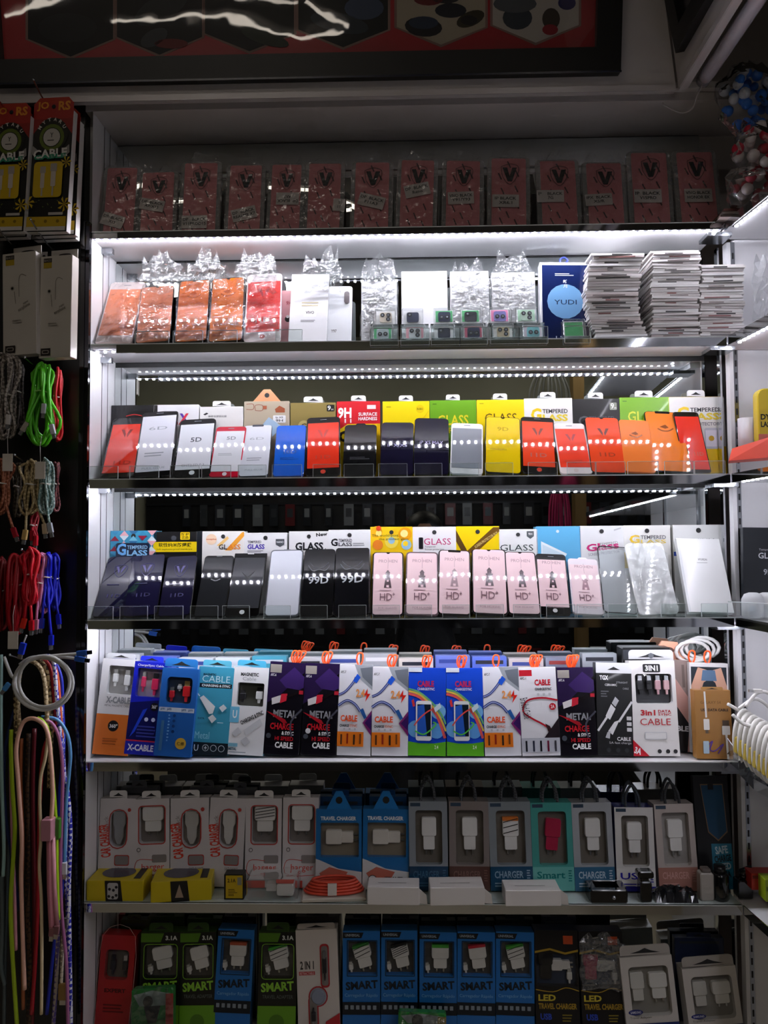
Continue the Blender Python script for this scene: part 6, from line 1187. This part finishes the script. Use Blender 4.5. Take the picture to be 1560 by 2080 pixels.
hank('maroon braided cable hank rearmost beside the grey-green one', 113, 936, 1040, 18, braid('#3a1418', '#7a3a3c', 170), 4, .0027, Y=-.03, seed=9)
peg_hook('wire hook over the tan braided hank', 30, 924, 62, 940, -.10)
hank('dark red braided cable with dangling red plugs below the tan hank', 68, 1040, 1100, 16, M('#a01424', .4), 3, .0028, Y=-.03, seed=10, plugs=((66, 1078, 0, '#a8142a'), (72, 1088, 0, '#c01c30')))
hank('crimson cable hank at the left, tied with a white band', 33, 1126, 1288, 42, M('#a8101e', .4), 6, .0038, seed=11, tie=.38, tiec='#d8c4bc', plugs=(), tagat=(28, 1282))
hank('crimson cable hank cut by the left picture edge', 2, 1130, 1285, 22, M('#7c0c16', .4), 4, .0036, Y=-.05, seed=12)
hank('bright red cable hank with red plugs, front of its peg', 64, 1112, 1232, 40, M('#d01428', .35), 8, .0031, seed=13, tie=.46, tiec='#e8d0cc', plugs=((50, 1256, 14, '#e03020', '#c8ccd0'), (64, 1260, 0, '#c81020', '#c8ccd0')), flare=.8)
hank('pink cable hank between the red and the blue hanks', 84, 1122, 1246, 22, M('#c87aa4', .35), 4, .0030, Y=-.045, seed=14, tie=.5, plugs=((74, 1258, 2, '#d88aa8'),))
hank('deep blue cable hank with blue plugs, front one', 97, 1122, 1236, 24, M('#1420c8', .35), 5, .0030, Y=-.04, seed=15, tie=.44, plugs=((86, 1256, 6, '#1a34b8'), (104, 1290, 0, '#1828c8')))
hank('deep blue cable hank with blue plugs, rear one nearest the post', 112, 1124, 1240, 24, M('#101aa8', .35), 5, .0030, Y=-.02, seed=16, tie=.44, plugs=((118, 1248, -6, '#1420b4'),))
peg_hook('wire hook over the bright red hank', 44, 1116, 62, 1128, -.10)

# long lanyard cables, each looped over the lowest peg
def strand(label, pts, mat, r=.0032, Y=-.06, flat=False, ends=(), name='hanging_cable'):
    P_ = [W(x, y, Y + (z[0] if z else 0)) for x, y, *z in pts]
    o = P_[0].copy(); t = thing(name, label, 'cable', o, group='long cables on the lowest peg')
    MB().tube([p - o for p in smoothpath(P_, 6)], r, mat, 7).build('cable', t)
    for (px, py, ang, c, w_, l) in ends:
        plug_on(t, W(px, py, Y - .004) - o, ang, c, '#c4bcb4', w_, l)
    return t
C_ = lambda c: M(c, .4)
strand('peach flat cable looped in front with a pink ribbon connector', [(50, 2010), (46, 1900), (43, 1780), (44, 1700), (37, 1588), (33, 1521), (44, 1473), (63, 1459), (85, 1468), (97, 1490), (103, 1535), (107, 1608), (104, 1670)], C_('#dfae96'), .0040, -.085)
strand('cream cable hanging inside the peach loop', [(97, 1500), (92, 1540), (83, 1579), (81, 1627), (83, 1700), (80, 1760), (84, 1830), (85, 1950), (84, 2060)], C_('#d8c49c'), .0032, -.075)
t = strand('rose ribbon cable of four strands with a boxy clasp', [(101, 1660), (101, 1700), (102, 1800), (106, 1884)], C_('#c07a86'), .0062, -.08, ends=((106, 1884, 4, '#8a5a5c', .010, .016), (116, 1880, 6, '#7a5054', .010, .016)))
o_ = t.location; q = W(101, 1664, -.08); MB().box(-.010, .010, -.012, .008, -.036, .004, C_('#b8808c'), .002).build('clasp', t, q - o_ + Vector((0, -.004, 0)))
MB().tube([W(x, y, -.08) - o_ for x, y in ((108, 1700), (110, 1800), (116, 1880))], .0042, C_('#c88a92'), 6).build('second_strand', t)
t = strand('lime green cable with a green clasp', [(76, 1458), (88, 1466), (99, 1490), (106, 1560), (112, 1640), (115, 1700), (116, 1780), (119, 1868)], C_('#a8d81c'), .0036, -.07)
o_ = t.location; MB().box(-.007, .007, -.006, .008, -.036, .004, C_('#3c7a1c'), .002).build('clasp', t, W(116, 1665, -.072) - o_)
strand('yellow-green cable swinging far left and down', [(23, 1482), (22, 1520), (25, 1600), (30, 1680), (27, 1740), (22, 1830), (24, 1920), (35, 2090)], C_('#a4c022'), .0040, -.07)
strand('pale pink flat cable beside the yellow-green one', [(23, 1510), (22, 1560), (24, 1650), (27, 1760), (30, 1850), (32, 1930)], C_('#c88a92'), .0036, -.062)
strand('mauve cable bowing out on the right of the lime one', [(88, 1462), (106, 1470), (120, 1500), (127, 1560), (126, 1640), (123, 1740), (125, 1850), (135, 1960), (138, 2090)], C_('#a0608c'), .0034, -.066)
strand('sky-blue cable bowing out to the black post', [(84, 1456), (116, 1462), (136, 1490), (143, 1530), (140, 1575), (134, 1640), (131, 1755)], C_('#5a94c4'), .0034, -.06, ends=((131, 1752, 0, '#c9ccd4', .009, .022),))
strand('blue and white braided cable nearest the black post', [(92, 1332), (108, 1340), (114, 1400), (121, 1480), (128, 1560), (138, 1615), (143, 1690), (140, 1800), (141, 1900), (144, 2090)], braid('#2a2cb0', '#dcdce8', 130), .0040, -.05)
strand('second blue and white braided cable with a white connector', [(100, 1335), (122, 1420), (128, 1520), (134, 1640), (133, 1780), (137, 1860), (139, 2090)], braid('#3034a0', '#c8c8dc', 130), .0034, -.035, ends=((132, 1864, 0, '#6a6c68', .010, .02),))
strand('deep red cable under the white coil', [(82, 1338), (100, 1352), (108, 1400), (111, 1470), (90, 1520), (82, 1600), (79, 1700), (76, 1850), (71, 1960), (64, 2060)], C_('#a01622'), .0040, -.045)
strand('tan braided cable arched under the white coil', [(40, 1480), (36, 1420), (42, 1362), (58, 1343), (78, 1352), (90, 1380), (95, 1440), (97, 1500)], braid('#8a7450', '#d0bc94', 150), .0042, -.065)
strand('brown and cream chequered cable behind the tan arch', [(34, 1500), (32, 1400), (48, 1350), (72, 1338), (94, 1360), (101, 1420), (104, 1480), (100, 1600)], braid('#4a3a24', '#c0a878', 120), .0044, -.05)
strand('orange cable between the braided ones', [(104, 1336), (116, 1372), (121, 1430), (126, 1500)], C_('#d0581c'), .0036, -.04)
strand('royal blue cable rearmost on the lowest peg', [(108, 1338), (124, 1376), (127, 1440), (129, 1520), (120, 1640), (126, 1800), (112, 1900), (95, 2060)], C_('#2030b0'), .0036, -.03)
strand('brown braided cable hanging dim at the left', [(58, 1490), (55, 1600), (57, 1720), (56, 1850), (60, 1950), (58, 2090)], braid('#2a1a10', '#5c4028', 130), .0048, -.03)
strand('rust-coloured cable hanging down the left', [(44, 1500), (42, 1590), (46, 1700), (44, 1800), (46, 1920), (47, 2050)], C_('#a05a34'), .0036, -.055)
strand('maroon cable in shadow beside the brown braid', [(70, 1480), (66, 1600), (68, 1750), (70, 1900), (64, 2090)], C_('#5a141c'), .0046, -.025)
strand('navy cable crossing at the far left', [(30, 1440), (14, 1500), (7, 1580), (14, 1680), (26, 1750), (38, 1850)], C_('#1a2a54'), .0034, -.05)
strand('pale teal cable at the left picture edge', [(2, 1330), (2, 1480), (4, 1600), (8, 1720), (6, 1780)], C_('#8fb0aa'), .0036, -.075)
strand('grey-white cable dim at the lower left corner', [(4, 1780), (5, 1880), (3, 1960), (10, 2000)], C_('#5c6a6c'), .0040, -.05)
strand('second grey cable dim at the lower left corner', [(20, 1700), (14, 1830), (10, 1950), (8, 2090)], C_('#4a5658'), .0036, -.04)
strand('violet cable strand dim between lime and mauve', [(118, 1870), (116, 1960), (108, 2090)], braid('#5a4a8c', '#b0a49a', 130), .0040, -.05)
strand('beige braided tail with brass connector at the lower left', [(127, 1880), (126, 1960), (124, 2000)], braid('#8a8070', '#d8ccb8', 140), .0032, -.06, ends=((128, 1998, 0, '#8a6a34', .016, .03),))
# grey-white coil with blue plugs
wc = thing('white_cable_coil', 'grey-white coiled cable with blue plugs reaching across the black post', 'cable', W(85, 1386, -.085), group=None)
o_ = wc.location; WC_ = C_('#c4c4c0')
for k, (rx, ry, dx, dy) in enumerate(((56, 50, 0, 0), (60, 54, 2, 2), (52, 52, 4, -2))):
    MB().tube([W(86 + dx + rx * math.cos(a), 1386 + dy + ry * math.sin(a), -.085 - .005 * k + .004 * math.sin(2 * a + k)) - o_ for a in [q * math.pi / 14 for q in range(28)]], .0034, WC_, 7, True).build('coil_turn', wc)
for k, pts in enumerate((((40, 1350), (62, 1336), (95, 1333), (130, 1330), (156, 1328)), ((70, 1336), (100, 1334), (130, 1335), (152, 1337)))):
    MB().tube(smoothpath([W(x, y, -.09 + .006 * k) - o_ for x, y in pts], 5), .0030, WC_, 7).build('loose_end', wc)
    x, y = pts[-1]; plug_on(wc, W(x, y, -.09 + .006 * k) - o_, -80 if k else -96, '#2a5ab0', '#16181c', .010, .020)
MB().tube(smoothpath([W(x, y, -.08) - o_ for x, y in ((60, 1430), (40, 1410), (30, 1380), (22, 1370), (8, 1334))], 5), .0032, WC_, 7).build('loose_end', wc)
plug_on(wc, W(18, 1388, -.09) - o_, 35, '#4a90d0', '#c8ccd0', .009, .016)
strand('short white lead with blue plug hanging over the coil', [(54, 1290), (48, 1306), (44, 1322)], C_('#c8c8c4'), .0016, -.10, ends=((48, 1306, 14, '#1a3ad0', .011, .022),))
peg_hook('lowest wire hook carrying the long cables', 20, 1330, 86, 1345, -.11)

# ================================================================== right: the corner unit's goods
POMBAG = film('thin_clear_bag', '#fbfcfd', .015, .12, .02, .6, 40)
def bag_of_balls(label, cx, cy, Y, n, c1, c2, rx, ry, seed):
    rr = random.Random(seed); o = W(cx, cy, Y); t = thing('bag_of_pompoms', label, 'bag', o, group='bags of pompom ornaments')
    for k in range(n):
        a = rr.uniform(0, 6.28); q = rr.uniform(.15, 1) ** .6
        p = W(cx + rx * q * math.cos(a), cy + ry * q * math.sin(a), Y) - o
        p.y = rr.uniform(-.03, .02)
        MB().ball(p, rr.uniform(.0085, .0125), M(c1 if rr.random() < .6 else c2, .5), 9, 6).build('pompom', t)
    vs = []; fs = []; nu, nv = 12, 8
    for j in range(nv + 1):
        for i in range(nu):
            th = math.pi * j / nv; ph = 2 * math.pi * i / nu; s = 1 + rr.uniform(-.14, .14)
            p = W(cx + rx * 1.25 * math.sin(th) * math.cos(ph) * s, cy - ry * 1.25 * math.cos(th) * s, Y) - o
            vs.append((p.x, -.005 + .045 * math.sin(th) * math.sin(ph) * s, p.z))
    for j in range(nv):
        for i in range(nu): fs.append([j * nu + i, j * nu + (i + 1) % nu, (j + 1) * nu + (i + 1) % nu, (j + 1) * nu + i])
    MB().add(vs, fs, POMBAG).build('clear_bag', t)
    return t
bag_of_balls('clear bag of blue and white pompoms, topmost at the right edge', 1518, 205, -.05, 34, '#2a78e0', '#dfe3ee', 52, 58, 1)
bag_of_balls('clear bag of red and white pompoms under the blue ones', 1537, 302, -.065, 26, '#c81c3c', '#e8e0e0', 42, 42, 2)
bag_of_balls('clear bag of pink and white pompoms lowest, above the corner light strip', 1530, 382, -.04, 26, '#b8384c', '#cfc4c4', 48, 36, 3)
zz = SZ[0]
t = thing('paper_tray', 'flat bundle of cream paper packs under the pompom bags at the right corner', 'packet', (W(1520, 425, -.02).x, -.03, W(1520, 440, -.02).z - .004))
for k in range(3): MB().box(-.06 + .004 * k, .09, 0, .06, .006 * k, .006 * k + .005, M(['#6a5a54', '#9a8c86', '#7a4a44'][k], .5)).build('pack', t)
# coral tray, white roll, yellow pack on the second side shelf
ct = thing('coral_tray', 'coral red cardboard tray on the right-hand shelf', 'tray', W(1486, 938, -.03))
vs = [W(1480, 936, -.03), W(1575, 928, -.14), W(1575, 884, -.14), W(1487, 911, -.03)]; o_ = ct.location
vs2 = [v + Vector((.02, .05, 0)) for v in vs]
MB().add([v - o_ for v in vs + vs2], [(0, 1, 2, 3), (7, 6, 5, 4), (0, 4, 5, 1), (3, 2, 6, 7), (0, 3, 7, 4), (1, 5, 6, 2)], M('#e8503c', .45)).build('tray_wall', ct)
p = W(1522, 900, .01)
rl = thing('white_roll', 'white paper roll standing on the coral tray', 'roll', (p.x, .02, p.z - .02))
MB().tube([(0, 0, 0), (0, 0, .072)], .017, M('#d8d6da', .5), 18).build('paper', rl)
MB().tube([(0, 0, .0715), (0, 0, .0728)], .006, M('#8a8888', .5), 12).build('core', rl)
yp = thing('yellow_pack', 'yellow and black curved pack at the right picture edge', 'package', W(1562, 905, -.02))
MB().prism(rrect(-.02, 0, .03, .115, .014, 4), 0, .02, M('#c8b02c', .35), ch=.002).build('pack_body', yp)
print_on(yp, .05, .115, [('T', 'DY', .1, .45, .5, .55, '#1a1a14', 0, 2), ('T', 'LAST', .1, .32, .6, .42, '#1a1a14', 0, 2), ('R', .0, .05, .5, .2, '#c86a5c')], -.0005, x0=-.02)
# grey crinkled bag on the first side shelf
gb = thing('grey_film_bag', 'crinkled grey clear bag at the right edge beside the envelope stacks', 'bag', W(1556, 650, -.02))
loose_bag(gb, .05, .12, .0, 0, 7, 8, film('grey_crinkled_bag', '#d0d0d4', .10, .15, .35, .9, 60), seed=91, amp=.006)
# third side shelf: black glass pack, clear jars
gp = thing('black_glass_pack', 'black pack reading GLASS 9H on the white right-hand panel', 'package', mat=Matrix.Translation(W(1545, 1222, .02)) @ Matrix.Rotation(rad(1), 4, 'Y'))
MB().box(-.034, .05, 0, .012, 0, .150, M('#22262c', .35), .001).build('box_body', gp)
print_on(gp, .084, .15, [('T', 'Tempered', .38, .68, .7, .715, '#c8ccd0', 0, 0), ('T', 'GLASS', .36, .58, .9, .66, '#d8dce0', 0, 1), ('T', '9H', .48, .36, .7, .44, '#c8ccd0', 0, 1)], 0, x0=-.034)
for k, (px, py, lab) in enumerate(((1530, 1232, 'round clear jar of white ear tips on the right-hand shelf'), (1558, 1236, 'second clear jar of white ear tips at the right picture edge'))):
    p = W(px, py, -.03); t = thing('clear_jar', lab, 'jar', (p.x, -.03, SZ[3] + .001), group='clear jars on the right-hand shelf')
    MB().tube([(0, 0, 0), (0, 0, .004), (0, 0, .036), (0, 0, .046), (0, 0, .049)], [.018, .021, .021, .016, .008], film('frosted_jar%d' % k, '#f8fafb', .08, .1, .6), 16).build('jar_body', t)
    MB().ball((-.003, 0, .014), .009, M('#7ab0cc', .4)).build('blue_tip', t); MB().ball((.006, .003, .02), .008, M('#e8e8e8', .4)).build('white_tip', t)
t = thing('acrylic_guard', 'clear acrylic guard rail along the right-hand shelf', 'acrylic stand', W(1480, 1255, -.006))
a = Vector((0, 0, 0)); u_ = Vector((math.sin(rad(5)), -math.cos(rad(5)), 0)); b_ = u_ * .3
MB().add([(a.x, a.y, 0), (b_.x, b_.y, 0), (b_.x, b_.y, .045), (a.x, a.y, .032)], [(0, 1, 2, 3)], ACRYL).build('sheet', t)
MB().tube([(a.x, a.y, .032), (b_.x, b_.y, .045)], .0009, RIM, 5).build('rim', t)
# fourth side shelf: bundled white cables with yellow ties
for k in range(8):
    px = 1500 + 9.5 * k; py = 1492 + 7 * k; Y = -.012 - .017 * k; o_ = W(px, py, Y)
    t = thing('white_cable_bundle', 'white cable bundle with yellow tie, %s from the post on the right-hand shelf' % ['first', 'second', 'third', 'fourth', 'fifth', 'sixth', 'seventh', 'eighth'][k], 'cable', o_, group='white cable bundles at the right edge')
    for q in range(5):
        MB().tube([((.020 + .003 * math.cos(q)) * math.cos(a) + .002 * q + .006, .016 * math.cos(a + .4) + .0035 * q - .006, (.050 - .003 * q) * math.sin(a)) for a in [s * math.pi / 9 for s in range(18)]], .0040, M('#dedcd6', .4), 6, True).build('cable_turn', t)
    MB().box(-.018, -.009, -.030, -.018, -.030, .002, M('#b09a3c', .4), .002).build('yellow_tie', t)
for k, pts in enumerate((((1478, 1430), (1500, 1442), (1525, 1452), (1560, 1470)), ((1500, 1440), (1530, 1420), (1548, 1425), (1565, 1440)), ((1515, 1435), (1535, 1410), (1552, 1405), (1568, 1412)), ((1488, 1452), (1510, 1470), (1540, 1478), (1570, 1500)))):
    o_ = W(*pts[0], -.02 - .02 * k)
    t = thing('white_lead', ['white lead trailing from the shelf corner towards the right', 'white lead arching over the cable bundles', 'white lead with plug pointing left, highest over the bundles', 'white lead lying across the tied bundles'][k], 'cable', o_, group='loose white leads at the right edge')
    MB().tube(smoothpath([W(x, y, -.02 - .02 * k) - o_ for x, y in pts], 5), .0034, M('#e0deda', .4), 7).build('cable', t)
    if k == 2: plug_on(t, W(1548, 1404, -.07) - o_, 92, '#e6e4e0', '#d8d8d8', .007, .016)
t = thing('white_tip_lead', 'white lead end with a slim plug hanging below the right-hand bundles', 'cable', W(1540, 1572, -.07))
plug_on(t, Vector((.02, 0, .008)), 65, '#dcdad6', '#c8c8c8', .009, .022)
MB().tube(smoothpath([(.018, 0, .007), (.04, -.01, .02), (.07, -.02, .02)], 4), .003, M('#d8d6d2', .4), 6).build('cable', t)
t = thing('acrylic_bin', 'clear curved acrylic bin front holding the white cable bundles', 'acrylic stand', W(1480, 1548, -.006))
o_ = t.location; q = [W(x, y, Y_) - o_ for x, y, Y_ in ((1478, 1500, -.005), (1500, 1530, -.03), (1530, 1560, -.07), (1575, 1585, -.12))]
MB().add([(v.x, v.y, v.z) for v in q] + [(v.x, v.y, v.z - .04) for v in q], [(0, 1, 5, 4), (1, 2, 6, 5), (2, 3, 7, 6)], ACRYL).build('sheet', t)
MB().tube(q, .001, RIM, 5).build('rim', t)
# fifth side shelf
t = thing('red_carton', 'red carton low on the dim right-hand shelf', 'box', W(1548, 1808, .0)); MB().box(-.02, .04, 0, .03, 0, .032, M('#b8281c', .4), .001).build('box_body', t); MB().box(-.018, .02, -.0006, 0, .022, .028, M('#7a1810', .4)).build('dark_stripe', t)
t = thing('lime_carton', 'lime green carton at the very right edge of the dim shelf', 'box', W(1562, 1832, -.03)); MB().box(-.006, .05, 0, .03, 0, .042, M('#9ab01c', .4), .001).build('box_body', t); MB().box(-.004, .03, -.0006, 0, .02, .028, M('#5a6a10', .4)).build('dark_stripe', t)

# ================================================================== light lines mirrored by the poster cover
def mirror_target(px, py, yplane):
    """where, in the plane y=yplane, the poster cover mirrors what the photo shows at (px,py)"""
    n = Vector((0, -math.cos(LEAN), -math.sin(LEAN))); d = (W(px, py, 0) - CAM).normalized()
    o = Vector((0, YF, ZF)) + n * .0095; t_ = (o - CAM).dot(n) / d.dot(n); p = CAM + d * t_; r = d - n * (2 * d.dot(n))
    return p + r * ((yplane - p.y) / r.y)
opp_strip('wavering light line across the shop, longest of those mirrored in the poster', [mirror_target(x, y, -1.1) for x, y in ((216, 42), (330, 36), (480, 42), (600, 68), (690, 60))], .006, 9)
opp_strip('light line across the shop mirrored at the left end of the poster', [mirror_target(x, y, -1.1) for x, y in ((0, 32), (60, 16), (120, 2), (180, -14))], .008, 9)
opp_strip('short slanting light line across the shop mirrored over the dark hexagon', [mirror_target(x, y, -1.16) for x, y in ((622, 6), (660, 26), (700, 46))], .009, 8)
opp_strip('light line across the shop mirrored at the upper edge of the poster', [mirror_target(x, y, -1.1) for x, y in ((480, -4), (560, 2), (600, 4))], .006, 7)

# ================================================================== the photographer, seen in the mirrors
def person():
    t = thing('person', 'person in dark clothes holding up a phone, seen only in the shelf mirrors', 'person', (.11, -1.92, 0))
    me = bpy.data.meshes.new('body'); J = {}
    V = [(0, 0, .92), (0, 0, 1.10), (0, .01, 1.30), (0, 0, 1.40), (0, .0, 1.47), (0, .01, 1.53), (0, .01, 1.585)]
    E = [(0, 1), (1, 2), (2, 3), (3, 4), (4, 5), (5, 6)]; R = [.145, .135, .15, .10, .055, .082, .075]
    def chain(start, pts, rs):
        a = start
        for p, r in zip(pts, rs):
            V.append(p); R.append(r); E.append((a, len(V) - 1)); a = len(V) - 1
        return a
    for s in (-1, 1):
        chain(0, [(s * .10, 0, .84), (s * .11, .02, .47), (s * .11, -.01, .09), (s * .12, .10, .04)], [.095, .062, .045, .04])
        tx = -.11 + s * .055
        hnd = chain(3, [(s * .17, .0, 1.37), (s * .21, .06, 1.12), ((s * .21 + tx) / 2, .20, 1.26), (tx, .315, 1.405), (tx, .325, 1.44)], [.062, .047, .038, .026, .026])
        for q in range(4): chain(hnd, [(tx - s * .012, .332 + .004 * q, 1.425 + .018 * q), (tx - s * .034, .334, 1.427 + .018 * q)], [.010, .008])
        chain(hnd, [(tx - s * .006, .322, 1.425), (tx - s * .026, .330, 1.418)], [.011, .009])
    me.from_pydata(V, E, []); o = bpy.data.objects.new('body', me); col.objects.link(o); o.parent = t
    sk = o.modifiers.new('skin', 'SKIN'); lay_ = me.skin_vertices[0].data
    for i, r in enumerate(R): lay_[i].radius = (r, r * (.75 if i in (0, 1, 2, 3) else 1))
    lay_[0].use_root = True
    sb = o.modifiers.new('sub', 'SUBSURF'); sb.levels = 1; sb.render_levels = 2
    me.materials.append(noisy('dark_cotton', '#141519', '#1b1c21', 30, .8))
    fm = M('#b08468', .5)
    MB().ball((0, .03, 1.545), .078, fm, 16, 10, 1.28).build('face', t)
    MB().ball((0, .005, 1.575), .092, M('#0c0b0b', .5), 16, 10, 1.05).build('hair', t)
    f = MB(); f.prism([(-.012, 1.515), (0, 1.565), (.012, 1.515)], .095, .125, fm); f.build('nose', t)
    for s in (-1, 1):
        MB().ball((s * .03, .099, 1.555), .010, M('#1a1412', .2)).build('eye', t); MB().ball((s * .08, .02, 1.54), .02, fm, 8, 6, 1.4).build('ear', t)
    MB().box(-.022, .022, .092, .104, 1.487, 1.494, M('#7a4640', .5)).build('mouth', t)
    t.scale = (1, 1, .972)
    ph = thing('phone', 'black phone held up by the person in the mirrors', 'phone', (0, -1.585, 1.37))
    MB().prism(rrect(-.038, 0, .038, .155, .008, 3), -.004, .004, M('#0b0b0d', .2)).build('phone_body', ph)
    MB().prism(circ(0, .08, .006, 14), .0042, .0052, M('#1a1d24', .1)).build('lens', ph)
person()
endwh()
for o in list(bpy.data.objects):
    if o.type == 'FONT' and o.name == 'text_source': bpy.data.objects.remove(o)
